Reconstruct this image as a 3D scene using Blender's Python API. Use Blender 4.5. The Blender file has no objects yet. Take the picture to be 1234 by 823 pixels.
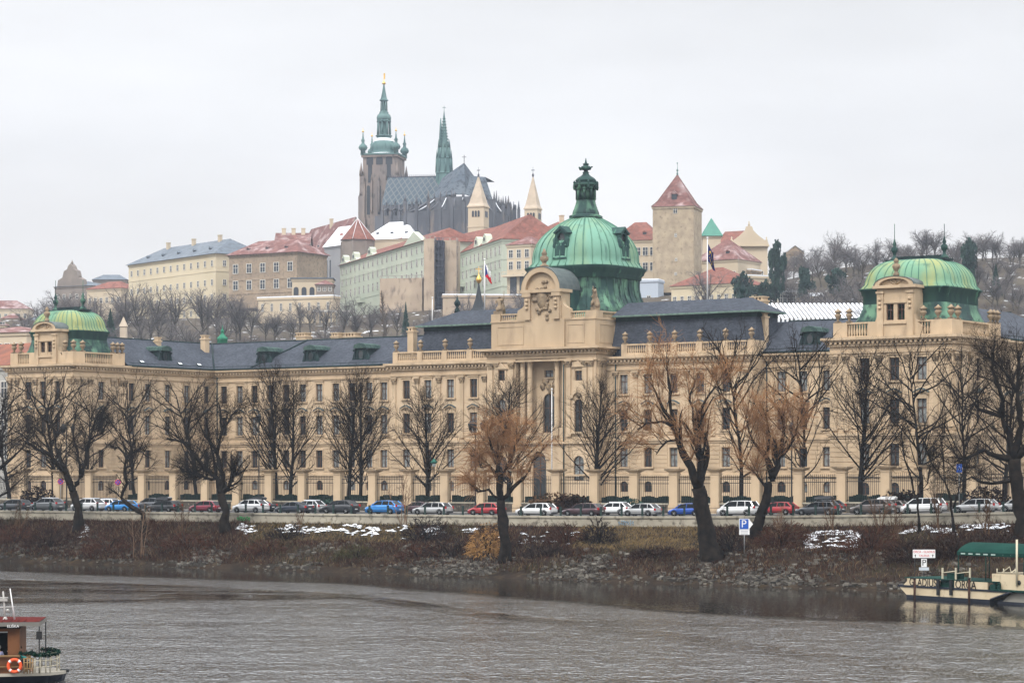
import bpy, math, random
from mathutils import Vector, Matrix, noise
random.seed(11)
R = math.radians; WAVE = .3
F, CX, CY, EYE = 3000.0, 617.0, 570.0, 10.7      # focal length in pixels of a 1234 px wide picture, eye 10.7 m above the river

# ------------------------------------------------------------------ camera, sky, sun, exposure
scene = bpy.context.scene
cam_d = bpy.data.cameras.new('camera'); cam = bpy.data.objects.new('camera', cam_d)
scene.collection.objects.link(cam); scene.camera = cam
cam.location = (0, 0, EYE); cam.rotation_euler = (R(90), 0, 0)
cam_d.sensor_width = 36; cam_d.lens = 36 * F / 1234; cam_d.shift_y = 158.5 / 1234
cam_d.clip_start = 1; cam_d.clip_end = 20000
SUN_EL, SUN_AZ = 50, 205     # azimuth clockwise from +Y
world = bpy.data.worlds.new('World'); scene.world = world; world.use_nodes = True
nt = world.node_tree; nt.nodes.clear()
def wn(t, **k):
    n = nt.nodes.new(t)
    for a, b in k.items(): setattr(n, a, b)
    return n
out = wn('ShaderNodeOutputWorld'); bg = wn('ShaderNodeBackground'); bg.inputs['Strength'].default_value = 0.1
sky = wn('ShaderNodeTexSky', sky_type='NISHITA', sun_disc=False, sun_elevation=R(SUN_EL), sun_rotation=R(SUN_AZ), air_density=1.0, dust_density=3.0)
tc = wn('ShaderNodeTexCoord'); sep = wn('ShaderNodeSeparateXYZ'); nt.links.new(tc.outputs['Generated'], sep.inputs[0])
ramp = wn('ShaderNodeValToRGB')        # overcast sky: brighter overhead than at the horizon
cr = ramp.color_ramp; cr.elements[0].position = 0.0; cr.elements[0].color = (.52, .48, .455, 1)
cr.elements[1].position = 1.0; cr.elements[1].color = (1.35, 1.37, 1.40, 1)
e = cr.elements.new(.045); e.color = (.50, .475, .46, 1)
e = cr.elements.new(.13); e.color = (.465, .465, .475, 1)
e = cr.elements.new(.22); e.color = (.475, .478, .488, 1)
e = cr.elements.new(.33); e.color = (.95, .96, .98, 1)
e = cr.elements.new(.5); e.color = (1.30, 1.31, 1.33, 1)
nt.links.new(sep.outputs['Z'], ramp.inputs[0])
mp = wn('ShaderNodeMapping'); mp.inputs['Scale'].default_value = (1.5, 1.5, 6); nt.links.new(tc.outputs['Generated'], mp.inputs[0])
nz = wn('ShaderNodeTexNoise'); nz.inputs['Scale'].default_value = 2.2; nz.inputs['Detail'].default_value = 5; nz.inputs['Roughness'].default_value = .5
nt.links.new(mp.outputs[0], nz.inputs['Vector'])
mr = wn('ShaderNodeMapRange'); mr.inputs['From Min'].default_value = .3; mr.inputs['From Max'].default_value = .7
mr.inputs['To Min'].default_value = 12.4; mr.inputs['To Max'].default_value = 15.8; nt.links.new(nz.outputs['Fac'], mr.inputs[0])
vm = wn('ShaderNodeVectorMath', operation='SCALE'); nt.links.new(ramp.outputs[0], vm.inputs[0]); nt.links.new(mr.outputs[0], vm.inputs['Scale'])
mx = wn('ShaderNodeMixRGB'); mx.inputs[0].default_value = .96
nt.links.new(sky.outputs[0], mx.inputs[1]); nt.links.new(vm.outputs[0], mx.inputs[2])
nt.links.new(mx.outputs[0], bg.inputs['Color']); nt.links.new(bg.outputs[0], out.inputs['Surface'])
sd = bpy.data.lights.new('sun', 'SUN'); sd.energy = 1.5; sd.angle = R(10); sd.color = (1, .95, .88)
sun = bpy.data.objects.new('sun', sd); scene.collection.objects.link(sun)
az, el = R(SUN_AZ), R(SUN_EL)
to_sun = Vector((math.sin(az) * math.cos(el), math.cos(az) * math.cos(el), math.sin(el)))
sun.rotation_euler = to_sun.to_track_quat('Z', 'Y').to_euler()
scene.view_settings.view_transform = 'Standard'; scene.view_settings.look = 'None'
scene.view_settings.exposure = 0.42; scene.view_settings.gamma = 1.0; scene.view_settings.use_curve_mapping = False
scene.render.engine = 'CYCLES'
cy = scene.cycles
cy.use_denoising = True; cy.max_bounces = 5; cy.diffuse_bounces = 2; cy.glossy_bounces = 3; cy.transmission_bounces = 3
cy.transparent_max_bounces = 6; cy.volume_bounces = 1; cy.caustics_reflective = False; cy.caustics_refractive = False
cy.use_adaptive_sampling = True; cy.adaptive_threshold = 0.02

# ------------------------------------------------------------------ helpers
col = scene.collection
class MB:
    """collects faces; build() links them as one mesh object"""
    def __init__(s, M=None): s.v, s.f, s.m, s.s = [], [], [], []; s.M = M; s.mi = 0; s.sm = False
    def add(s, vs, fs, mi=None, sm=None):
        n = len(s.v)
        s.v += [s.M @ Vector(p) for p in vs] if s.M else [Vector(p) for p in vs]
        mi = s.mi if mi is None else mi; sm = s.sm if sm is None else sm
        for f in fs: s.f.append([n + i for i in f]); s.m.append(mi); s.s.append(sm)
    def poly(s, pts, mi=None): s.add(pts, [list(range(len(pts)))], mi)
    def box(s, x0, x1, y0, y1, z0, z1, mi=None):
        s.add([(x0,y0,z0),(x1,y0,z0),(x1,y1,z0),(x0,y1,z0),(x0,y0,z1),(x1,y0,z1),(x1,y1,z1),(x0,y1,z1)],
              [(0,3,2,1),(4,5,6,7),(0,1,5,4),(1,2,6,5),(2,3,7,6),(3,0,4,7)], mi, False)
    def frus(s, a, b, z0, z1, mi=None):   # a, b = (x0,x1,y0,y1) rectangles
        s.add([(a[0],a[2],z0),(a[1],a[2],z0),(a[1],a[3],z0),(a[0],a[3],z0),(b[0],b[2],z1),(b[1],b[2],z1),(b[1],b[3],z1),(b[0],b[3],z1)],
              [(0,3,2,1),(4,5,6,7),(0,1,5,4),(1,2,6,5),(2,3,7,6),(3,0,4,7)], mi, False)
    def tube(s, p, r, n=6, caps=True, mi=None, sm=True):   # p points, r radii
        p = [Vector(q) for q in p]
        if not isinstance(r, (list, tuple)): r = [r] * len(p)
        vs, fs = [], []
        for i, q in enumerate(p):
            d = (p[min(i+1, len(p)-1)] - p[max(i-1, 0)])
            d = d.normalized() if d.length > 1e-9 else Vector((0,0,1))
            a = d.cross(Vector((0,0,1)) if abs(d.z) < .9 else Vector((1,0,0))).normalized(); b = d.cross(a)
            for k in range(n):
                t = 2*math.pi*k/n; vs.append(q + (a*math.cos(t) + b*math.sin(t)) * r[i])
        for i in range(len(p)-1):
            for k in range(n): fs.append((i*n+k, i*n+(k+1)%n, (i+1)*n+(k+1)%n, (i+1)*n+k))
        if caps: fs.append(tuple(range(n-1,-1,-1))); fs.append(tuple((len(p)-1)*n+k for k in range(n)))
        s.add(vs, fs, mi, sm)
    def lathe(s, c, prof, n=16, sx=1, sy=1, pw=2, mi=None, sm=True, rot=0, cap=True):
        vs, fs = [], []
        for r, z in prof:
            for k in range(n):
                t = 2*math.pi*(k+.5)/n + rot; cc, ss = math.cos(t), math.sin(t)
                q = (abs(cc)**pw + abs(ss)**pw) ** (-1/pw)
                vs.append((c[0] + r*sx*cc*q, c[1] + r*sy*ss*q, c[2] + z))
        for i in range(len(prof)-1):
            for k in range(n): fs.append((i*n+k, i*n+(k+1)%n, (i+1)*n+(k+1)%n, (i+1)*n+k))
        if cap: fs.append(tuple(range(n-1,-1,-1))); fs.append(tuple((len(prof)-1)*n+k for k in range(n)))
        s.add(vs, fs, mi, sm)
    def extr(s, pts, y0, y1, mi=None):   # polygon in x,z extruded along y
        n = len(pts)
        s.add([(x,y0,z) for x,z in pts] + [(x,y1,z) for x,z in pts],
              [tuple(range(n)), tuple(range(2*n-1, n-1, -1))] + [(i, n+i, n+(i+1)%n, (i+1)%n) for i in range(n)], mi, False)
    def build(s, name, mats, parent=None, loc=None, rz=0):
        me = bpy.data.meshes.new(name); me.from_pydata(s.v, [], s.f)
        for m in (mats if isinstance(mats, (list, tuple)) else [mats]): me.materials.append(m)
        me.polygons.foreach_set('material_index', s.m); me.polygons.foreach_set('use_smooth', s.s); me.update()
        o = bpy.data.objects.new(name, me); col.objects.link(o)
        if parent: o.parent = parent
        if loc: o.location = loc
        o.rotation_euler.z = rz
        return o
def put(name, me, parent, loc=(0,0,0), rz=0, sc=None):
    o = bpy.data.objects.new(name, me); col.objects.link(o); o.parent = parent; o.location = loc; o.rotation_euler.z = rz
    if sc: o.scale = sc
    return o
def tag(o, label=None, cat=None, group=None, kind=None):
    if label: o['label'] = label
    if cat: o['category'] = cat
    if group: o['group'] = group
    if kind: o['kind'] = kind
    return o
def empty(name, loc, rz=0, label=None, cat=None, group=None):
    o = bpy.data.objects.new(name, None); col.objects.link(o); o.location = loc; o.rotation_euler = (0,0,rz); o.empty_display_size = .5
    return tag(o, label, cat, group)
def copy_tree(o, parent=None):
    c = o.copy(); col.objects.link(c); c.parent = parent
    for ch in list(o.children): copy_tree(ch, c)
    return c
def W(px, py, Z): return Vector(((px-CX)*Z/F, Z, EYE + (CY-py)*Z/F))
def zat(py, Z): return EYE + (CY-py)*Z/F

# ------------------------------------------------------------------ materials
MT = {}
def mat(name, c1, c2=None, scale=1.0, rough=.85, bump=0, bscale=8, metal=0, stretch=(1,1,1), lo=.35, hi=.65, c3=None, s3=8, l3=.55, h3=.7, spec=None, det=5):
    spec = spec if spec is not None else (.05 if rough > .8 else .3)
    m = bpy.data.materials.new(name); m.use_nodes = True; t = m.node_tree; n = t.nodes; b = n['Principled BSDF']
    b.inputs['Base Color'].default_value = (*c1, 1); b.inputs['Roughness'].default_value = rough
    b.inputs['Metallic'].default_value = metal; b.inputs['Specular IOR Level'].default_value = spec
    tc = n.new('ShaderNodeTexCoord'); mp = n.new('ShaderNodeMapping'); mp.inputs['Scale'].default_value = stretch
    t.links.new(tc.outputs['Object'], mp.inputs[0])
    def ns(sc, a, z, d=det):
        x = n.new('ShaderNodeTexNoise'); x.inputs['Scale'].default_value = sc; x.inputs['Detail'].default_value = d; t.links.new(mp.outputs[0], x.inputs['Vector'])
        r = n.new('ShaderNodeMapRange'); r.inputs['From Min'].default_value = a; r.inputs['From Max'].default_value = z; t.links.new(x.outputs['Fac'], r.inputs[0])
        return r.outputs[0]
    last = None
    if c2:
        mx = n.new('ShaderNodeMixRGB'); mx.inputs[1].default_value = (*c1,1); mx.inputs[2].default_value = (*c2,1)
        t.links.new(ns(scale, lo, hi), mx.inputs[0]); last = mx.outputs[0]
    if c3:
        mx = n.new('ShaderNodeMixRGB'); mx.inputs[2].default_value = (*c3,1)
        if last: t.links.new(last, mx.inputs[1])
        else: mx.inputs[1].default_value = (*c1,1)
        t.links.new(ns(s3, l3, h3), mx.inputs[0]); last = mx.outputs[0]
    if last: t.links.new(last, b.inputs['Base Color'])
    if bump:
        x = n.new('ShaderNodeTexNoise'); x.inputs['Scale'].default_value = bscale; x.inputs['Detail'].default_value = 4; t.links.new(tc.outputs['Object'], x.inputs['Vector'])
        bp = n.new('ShaderNodeBump'); bp.inputs['Strength'].default_value = bump; bp.inputs['Distance'].default_value = .05
        t.links.new(x.outputs['Fac'], bp.inputs['Height']); t.links.new(bp.outputs[0], b.inputs['Normal'])
    MT[name] = m
    return m
def roof_lines(m, scale, axis_stretch, strength, dark=.6):
    """fine courses and seams on a roof material"""
    t = m.node_tree; n = t.nodes; b = n['Principled BSDF']
    tc = n.new('ShaderNodeTexCoord'); mp = n.new('ShaderNodeMapping'); mp.inputs['Scale'].default_value = axis_stretch; t.links.new(tc.outputs['Object'], mp.inputs[0])
    v = n.new('ShaderNodeTexVoronoi'); v.inputs['Scale'].default_value = scale; t.links.new(mp.outputs[0], v.inputs['Vector'])
    sp = n.new('ShaderNodeSeparateColor'); t.links.new(v.outputs['Color'], sp.inputs[0])
    r = n.new('ShaderNodeMapRange'); r.inputs['To Min'].default_value = dark; r.inputs['To Max'].default_value = 1.25; t.links.new(sp.outputs[0], r.inputs[0])
    src = b.inputs['Base Color'].links[0].from_socket
    vm = n.new('ShaderNodeVectorMath'); vm.operation = 'SCALE'; t.links.new(src, vm.inputs[0]); t.links.new(r.outputs[0], vm.inputs['Scale'])
    t.links.new(vm.outputs[0], b.inputs['Base Color'])

stucco = mat('cream_stucco', (.58,.445,.305), (.50,.385,.26), .25, bump=.15, c3=(.33,.25,.17), s3=.5, l3=.54, h3=.9, stretch=(1,1,.5))
stucco2 = mat('cream_stone_trim', (.56,.43,.29), (.44,.335,.225), .5, bump=.3, c3=(.22,.165,.12), s3=.8, l3=.55, h3=.9, stretch=(1,1,.5))
dirty_relief = mat('weathered_relief_sandstone', (.33,.25,.165), (.18,.14,.10), .8, bump=.5, c3=(.10,.085,.065), s3=1.8, l3=.52, h3=.8)  # weathered stone; on the crest its dark tone stands in for relief shade
stone = mat('grey_brown_stone', (.2,.155,.115), (.09,.075,.06), 1.5, bump=.6, c3=(.035,.03,.027), s3=3, l3=.5, h3=.7)
slate = mat('dark_slate', (.040,.046,.06), (.055,.063,.08), .5, rough=.82, spec=.12, bump=.3, bscale=6, c3=(.045,.052,.065), s3=4, l3=.5, h3=.7)
roof_lines(slate, 3, (1,1,2), .3, .75)
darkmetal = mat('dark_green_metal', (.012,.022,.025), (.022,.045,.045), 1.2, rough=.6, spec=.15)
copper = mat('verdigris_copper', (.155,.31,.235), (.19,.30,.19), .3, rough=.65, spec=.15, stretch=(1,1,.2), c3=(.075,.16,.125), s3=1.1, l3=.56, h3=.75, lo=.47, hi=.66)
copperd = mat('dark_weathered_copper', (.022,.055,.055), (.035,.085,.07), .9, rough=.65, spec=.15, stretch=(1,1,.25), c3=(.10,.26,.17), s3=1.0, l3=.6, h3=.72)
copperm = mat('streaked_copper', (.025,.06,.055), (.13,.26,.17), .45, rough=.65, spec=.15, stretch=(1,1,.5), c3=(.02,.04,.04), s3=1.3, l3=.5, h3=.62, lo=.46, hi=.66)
woodbrown = mat('brown_window_wood', (.085,.045,.03), rough=.6)
glass = mat('window_glass', (.02,.026,.03), (.05,.055,.06), .7, rough=.08, spec=.6)
glassl = mat('curtained_window_glass', (.27,.29,.29), (.07,.08,.085), 1.2, rough=.15, spec=.6)
iron = mat('black_iron', (.012,.014,.016), rough=.5)
HAZE = 0.000095; WIOR = 1.8
# ------------------------------------------------------------------ the lie of the land
Q0 = Vector((0, 278)); qd = Vector((.8575, -.5145)); qn = Vector((.5145, .8575)); QROT = math.atan2(qd.y, qd.x)
def QP(t, r): p = Q0 + qd*t + qn*r; return p.x, p.y
def tr(x, y): d = Vector((x, y)) - Q0; return d.dot(qd), d.dot(qn)
def zr(t): return 5.87 + (0 if t < 0 else .00026*t*t if t < 60 else .936 + .02*(min(t, 90)-60))
def rw(t): return -min(33, max(7, 10.9 + (t+66.3)*.1354))          # where the water meets the bank
def tpx(px, r):                                                     # place along the quay seen in a picture column
    xi = (px-CX)/F; return (xi*(278+.8575*r) - .5145*r) / (.8575 + .5145*xi)
def sstep(x): x = max(0, min(1, x)); return x*x*(3-2*x)
PL = [(-300,388),(0,388),(80,386),(150,393),(400,386),(520,386),(640,370),(760,360),(860,354),(930,345),(1000,330),(1100,320),(1234,314),(1500,312)]
def groundh(x, y):
    t, r = tr(x, y)
    if y < 1: return 6
    px = CX + F*x/y; px = max(-300, min(1500, px)); py = 388
    for (a, ya), (b, yb) in zip(PL, PL[1:]):
        if a <= px <= b: py = ya + (yb-ya)*(px-a)/(b-a)
    zp = zat(py, 950)
    h = zr(t) + (zp - zr(t)) * sstep((y-490)/460)
    if y > 600: h += 2.2*noise.noise(Vector((x*.02, y*.02, 0)))
    return h
def bankh(t, r):
    w = rw(t); f = r/w; top = zr(t) - 1.15
    if f > 1: return -(f-1)*6
    n = noise.noise(Vector((t*.25, r*.25, 3)))*.45 + noise.noise(Vector((t*.9, r*.9, 7)))*.18
    return top*(1-f)**.85 + n*min(1, f*5)*min(1, (1-f)*6) + .1*(1-f)
def bankpt(px, py):
    best = None
    for i in range(100):
        f = i/100; t = 0
        for _ in range(4): r = f*rw(t); t = tpx(px, r)
        x, y = QP(t, r); z = bankh(t, r); e_ = abs(CY - (z-EYE)*F/y - py)
        if best is None or e_ < best[0]: best = (e_, x, y, z, t, r)
    return best[1:]

soil = mat('bank_soil', (.013,.009,.006), (.028,.018,.011), .5, bump=.8, bscale=3, c3=(.05,.035,.02), s3=.9, l3=.52, h3=.7)
asphalt = mat('asphalt', (.05,.05,.052), (.07,.07,.07), 1.5, bump=.3, bscale=20)
concrete = mat('quay_concrete', (.42,.385,.31), (.30,.275,.22), .5, bump=.4, bscale=5, c3=(.14,.125,.10), s3=1.6, l3=.52, h3=.7)
hillmat = mat('winter_hillside', (.06,.045,.033), (.085,.07,.05), .05, c3=(.6,.62,.65), s3=.25, l3=.63, h3=.67)

# one sheet of ground from the quay to the horizon
def sheet():
    ts = [-1500,-1000,-700,-500,-380,-300] + [-250+12*i for i in range(50)] + [380,460,560,700,1000,1500]
    rs = [0.25,14,22,60,120,170,200] + [230+22*i for i in range(36)] + [1100,1300,1600,2100,3000,5000]
    mb = MB(); n = len(ts)
    for r in rs:
        for t in ts:
            x, y = QP(t, r); mb.v.append(Vector((x, y, groundh(x, y) - (.0 if r > 22 else .02))))
    for j in range(len(rs)-1):
        for i in range(n-1): mb.f.append((j*n+i, j*n+i+1, (j+1)*n+i+1, (j+1)*n+i)); mb.m.append(0); mb.s.append(True)
    return mb.build('ground', hillmat)
tag(sheet(), kind='structure')
def strip(name, r0, r1, dz, m, ts=None):
    mb = MB(); ts = ts or [-400,-200] + [-120+6*i for i in range(45)] + [200,400]
    for t in ts:
        for r in (r0, r1): x, y = QP(t, r); mb.v.append(Vector((x, y, zr(t)+dz)))
    for i in range(len(ts)-1): mb.f.append((2*i, 2*i+2, 2*i+3, 2*i+1)); mb.m.append(0); mb.s.append(True)
    return mb.build(name, m)
tag(strip('road', .5, 14, .02, asphalt), kind='structure')
def kerbed():
    mb = MB(); ts = [-400,-200] + [-120+6*i for i in range(45)] + [200,400]
    for a, b in zip(ts, ts[1:]):
        for (r, z, r2, z2) in ((14,.02,14,.14),(14,.14,18.4,.14)):
            P = [(*QP(a,r), zr(a)+z), (*QP(b,r), zr(b)+z), (*QP(b,r2), zr(b)+z2), (*QP(a,r2), zr(a)+z2)]
            mb.poly(P)
    return mb.build('pavement', mat('pavement_stone', (.16,.15,.14), (.22,.21,.2), 1.2, bump=.3))
tag(kerbed(), kind='structure')
white = mat('white_road_paint', (.75,.75,.73))
def lane():
    mb = MB()
    for i in range(40):
        t = -110+5*i
        P = [(*QP(t+a, 7.4+b), zr(t+a)+.026) for a, b in ((0,0),(2.2,0),(2.2,.15),(0,.15))]; mb.poly(P)
    return mb.build('road_markings', white)
tag(lane(), kind='structure')
def bank():
    mb = MB(); n = 34; ts = [-400,-250,-150] + [-110+.9*i for i in range(220)] + [120,200,400]
    for t in ts:
        for j in range(n+1):
            f = j/n*1.25; r = f*rw(t); x, y = QP(t, r)
            mb.v.append(Vector((x, y, bankh(t, r))))
    for i in range(len(ts)-1):
        for j in range(n): a = i*(n+1)+j; mb.f.append((a, a+1, a+n+2, a+n+1)); mb.m.append(0); mb.s.append(True)
    return mb.build('river_bank', soil)
tag(bank(), kind='structure')

# the river
def water():
    mb = MB(); X = [-700,-300,300,700]; Y = [-80,60,420]
    mb.poly([(-900,-80,0),(900,-80,0),(900,700,-.0),(-900,700,0)])
    m = bpy.data.materials.new('river_water'); m.use_nodes = True; t = m.node_tree; n = t.nodes; b = n['Principled BSDF']; L = t.links.new
    b.inputs['Base Color'].default_value = (.012,.011,.009,1); b.inputs['IOR'].default_value = WIOR; b.inputs['Roughness'].default_value = .06
    tc = n.new('ShaderNodeTexCoord')
    def noi(sc, rot, st, det=3, rough=.5):
        mp = n.new('ShaderNodeMapping'); mp.inputs['Rotation'].default_value = (0,0,rot); mp.inputs['Scale'].default_value = st; L(tc.outputs['Object'], mp.inputs[0])
        x = n.new('ShaderNodeTexNoise'); x.inputs['Scale'].default_value = sc; x.inputs['Detail'].default_value = det; x.inputs['Roughness'].default_value = rough; L(mp.outputs[0], x.inputs['Vector']); return x.outputs['Fac']
    def mrg(s, a, z, c, d):
        r = n.new('ShaderNodeMapRange'); r.inputs[1].default_value = a; r.inputs[2].default_value = z; r.inputs[3].default_value = c; r.inputs[4].default_value = d
        r.interpolation_type = 'SMOOTHSTEP'; L(s, r.inputs[0]); return r.outputs[0]
    def mth(op, a, bb):
        x = n.new('ShaderNodeMath'); x.operation = op
        for i, v in enumerate((a, bb)):
            if isinstance(v, (int, float)): x.inputs[i].default_value = v
            else: L(v, x.inputs[i])
        return x.outputs[0]
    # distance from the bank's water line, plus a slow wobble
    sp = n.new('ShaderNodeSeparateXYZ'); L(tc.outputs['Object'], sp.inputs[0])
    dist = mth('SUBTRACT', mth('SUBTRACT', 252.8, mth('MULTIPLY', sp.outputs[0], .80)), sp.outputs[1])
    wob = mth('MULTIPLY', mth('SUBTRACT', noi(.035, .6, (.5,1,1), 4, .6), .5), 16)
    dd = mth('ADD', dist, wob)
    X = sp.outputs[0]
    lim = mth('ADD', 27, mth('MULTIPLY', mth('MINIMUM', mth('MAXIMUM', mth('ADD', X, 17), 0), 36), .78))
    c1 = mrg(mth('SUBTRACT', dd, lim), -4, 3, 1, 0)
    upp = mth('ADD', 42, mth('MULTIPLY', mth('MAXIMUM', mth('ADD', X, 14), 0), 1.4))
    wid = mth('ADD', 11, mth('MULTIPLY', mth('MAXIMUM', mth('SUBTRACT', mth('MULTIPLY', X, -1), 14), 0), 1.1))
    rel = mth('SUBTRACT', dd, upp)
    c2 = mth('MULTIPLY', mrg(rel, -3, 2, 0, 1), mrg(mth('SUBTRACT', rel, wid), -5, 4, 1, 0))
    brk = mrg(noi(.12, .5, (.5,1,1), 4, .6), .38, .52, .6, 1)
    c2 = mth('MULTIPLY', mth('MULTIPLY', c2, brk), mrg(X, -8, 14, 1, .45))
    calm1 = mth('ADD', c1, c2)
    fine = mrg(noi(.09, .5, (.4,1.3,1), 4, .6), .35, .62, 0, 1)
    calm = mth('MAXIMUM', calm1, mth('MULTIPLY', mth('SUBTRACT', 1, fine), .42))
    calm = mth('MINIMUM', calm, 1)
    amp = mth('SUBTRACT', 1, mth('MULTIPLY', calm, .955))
    h = mth('ADD', mth('ADD', mth('MULTIPLY', noi(1.0, .1, (4.5,.95,1), 1, .5), .34), mth('MULTIPLY', noi(.35, .4, (1.2,.6,1), 2), .5)), mth('MULTIPLY', noi(1.0, -.25, (9,2.0,1), 1), .14))
    fl = mth('MAXIMUM', mth('SUBTRACT', noi(1.0, .12, (5.5,1.1,1), 2, .6), .53), 0)
    fl2 = mth('MAXIMUM', mth('SUBTRACT', noi(.5, .3, (1.6,1.0,1), 2, .6), .52), 0)
    h = mth('ADD', h, mth('ADD', mth('MULTIPLY', fl, 2.2), mth('MULTIPLY', fl2, 2.0)))
    h = mth('MULTIPLY', h, amp)
    bp = n.new('ShaderNodeBump'); bp.inputs['Strength'].default_value = 1; bp.inputs['Distance'].default_value = WAVE; L(h, bp.inputs['Height']); L(bp.outputs[0], b.inputs['Normal'])
    L(mrg(calm, .1, .9, 2.5, 1.24), b.inputs['IOR']); r = mrg(calm, 0, 1, .16, .05); L(r, b.inputs['Roughness'])  # refractive index carries painted reflection: extra sheen on ripples, dimmed on calm bands
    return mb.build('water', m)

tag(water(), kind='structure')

# quay wall with its coping
def quay():
    mb = MB(); ts = [-300,-180] + [-110+4*i for i in range(60)] + [180,300]
    for a, b in zip(ts, ts[1:]):
        def P(t, r, z): return (*QP(t, r), zr(t)+z)
        for (r, z, r2, z2) in ((.0,-.12,.0,-1.6),(-.12,.1,-.12,-.12),(-.12,-.12,0,-.12),(.55,.1,-.12,.1),(.55,-.3,.55,.1)):
            mb.poly([P(a,r,z), P(b,r,z), P(b,r2,z2), P(a,r2,z2)])
    w = mb.build('quay_wall', concrete)
    tag(w, 'pale concrete quay wall with flat coping along the road above the bank', 'wall')
    for px, c, lab in ((294, (.03,.4,.1), 'green'), (755, (.25,.38,.5), 'blue')):
        g = MB(); t0 = tpx(px, 0)
        for k in range(7):
            p = [(*QP(t0-.9+.28*k+.12*math.sin(q*1.7+k), -.03), zr(t0)-.85+.09*q+.04*math.sin(k*2+q)) for q in range(6)]
            g.tube(p, .045 if px > 700 else .07, 4)
        g.build('graffiti', mat('graffiti_'+lab, c), w)
quay()
# ------------------------------------------------------------------ the long academy building
C0 = Vector((-46.9, 394.4)); U = Vector((.821, -.571)); V = Vector((.571, .821)); GZ = 5.9
def sof(px, d):
    xi = (px-CX)/F; return (xi*(C0.y - V.y*d) - C0.x + V.x*d) / (U.x - xi*U.y)
def dof(px, s):
    xi = (px-CX)/F; return (C0.x + U.x*s - xi*(C0.y + U.y*s)) / (V.x - xi*V.y)
def Zsd(s, d): return C0.y + U.y*s - V.y*d
def hz(py, s, d): return zat(py, Zsd(s, d)) - GZ        # height above the building's ground
ac = empty('academy_building', (C0.x, C0.y, GZ), math.atan2(U.y, U.x),
           'long cream neo-baroque building with green copper domes and slate roofs behind the parked cars', 'building')
# local frame: x = s along the river, y = -d to the back, z up from the ground
LF = hz(443, 0, 31.7)
SL, SR = 0.0, 139.9; DL = dof(88, 0); DR = 28.7
S0 = sof(9, DL); PR0 = sof(1000, DR)
DF, DC = 3.4, 6.1
F0, F1 = sof(471, DF), sof(906, DF); K0, K1 = sof(587, DC), sof(718, DC); SC = (K0+K1)/2
TOP = 20.6        # wall top under the cornice (27.3 abs - .8)
R1, R2, R3, RB = (15.8, 18.5), (10.7, 13.6), (5.65, 8.3), (2.2, 3.7)   # window rows: sill, head
WW = 1.3
def frame_to(px0, py0, ang): return Matrix.Translation((px0, py0, 0)) @ Matrix.Rotation(ang, 4, 'Z')
def arch_pts(w, zb, zt, n=8):
    r = w/2; return [(-r, zb), (r, zb)] + [(r*math.cos(math.pi*k/n), zt-r+r*math.sin(math.pi*k/n)) for k in range(n+1)]
def wall(mb, x0, x1, z0, z1, ops, dep=.38, y=0):
    """wall facing -y with real openings; ops = (xc, w, zb, zt, arched)"""
    xs = sorted({x0, x1} | {o[0]-o[1]/2 for o in ops} | {o[0]+o[1]/2 for o in ops})
    zs = sorted({z0, z1} | {o[2] for o in ops} | {o[3] for o in ops})
    for a, b in zip(xs, xs[1:]):
        run = None
        for c, d in zip(zs, zs[1:]):
            xm, zm = (a+b)/2, (c+d)/2
            hole = any(abs(xm-o[0]) < o[1]/2 and o[2] < zm < o[3] for o in ops)
            if hole:
                if run: mb.poly([(a,y,run[0]),(b,y,run[0]),(b,y,run[1]),(a,y,run[1])]); run = None
            else: run = (run[0], d) if run else (c, d)
        if run: mb.poly([(a,y,run[0]),(b,y,run[0]),(b,y,run[1]),(a,y,run[1])])
    for xc, w, zb, zt, ar in ops:
        a, b = xc-w/2, xc+w/2
        if ar:
            n = 10; r = w/2; arc = [(xc + r*math.cos(math.pi*k/n), zt-r+r*math.sin(math.pi*k/n)) for k in range(n+1)]
            for k in range(n):
                (p, q), (p2, q2) = arc[k], arc[k+1]
                mb.poly([(p,y,q),(p,y,zt),(p2,y,zt),(p2,y,q2)])
                mb.poly([(p,y,q),(p2,y,q2),(p2,y+dep,q2),(p,y+dep,q)])
            zt = zt - r
        mb.poly([(a,y,zb),(a,y+dep,zb),(a,y+dep,zt),(a,y,zt)]); mb.poly([(b,y,zb),(b,y,zt),(b,y+dep,zt),(b,y+dep,zb)])
        mb.poly([(a,y,zb),(b,y,zb),(b,y+dep,zb),(a,y+dep,zb)])
        if not ar: mb.poly([(a,y,zt),(a,y+dep,zt),(b,y+dep,zt),(b,y,zt)])
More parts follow.
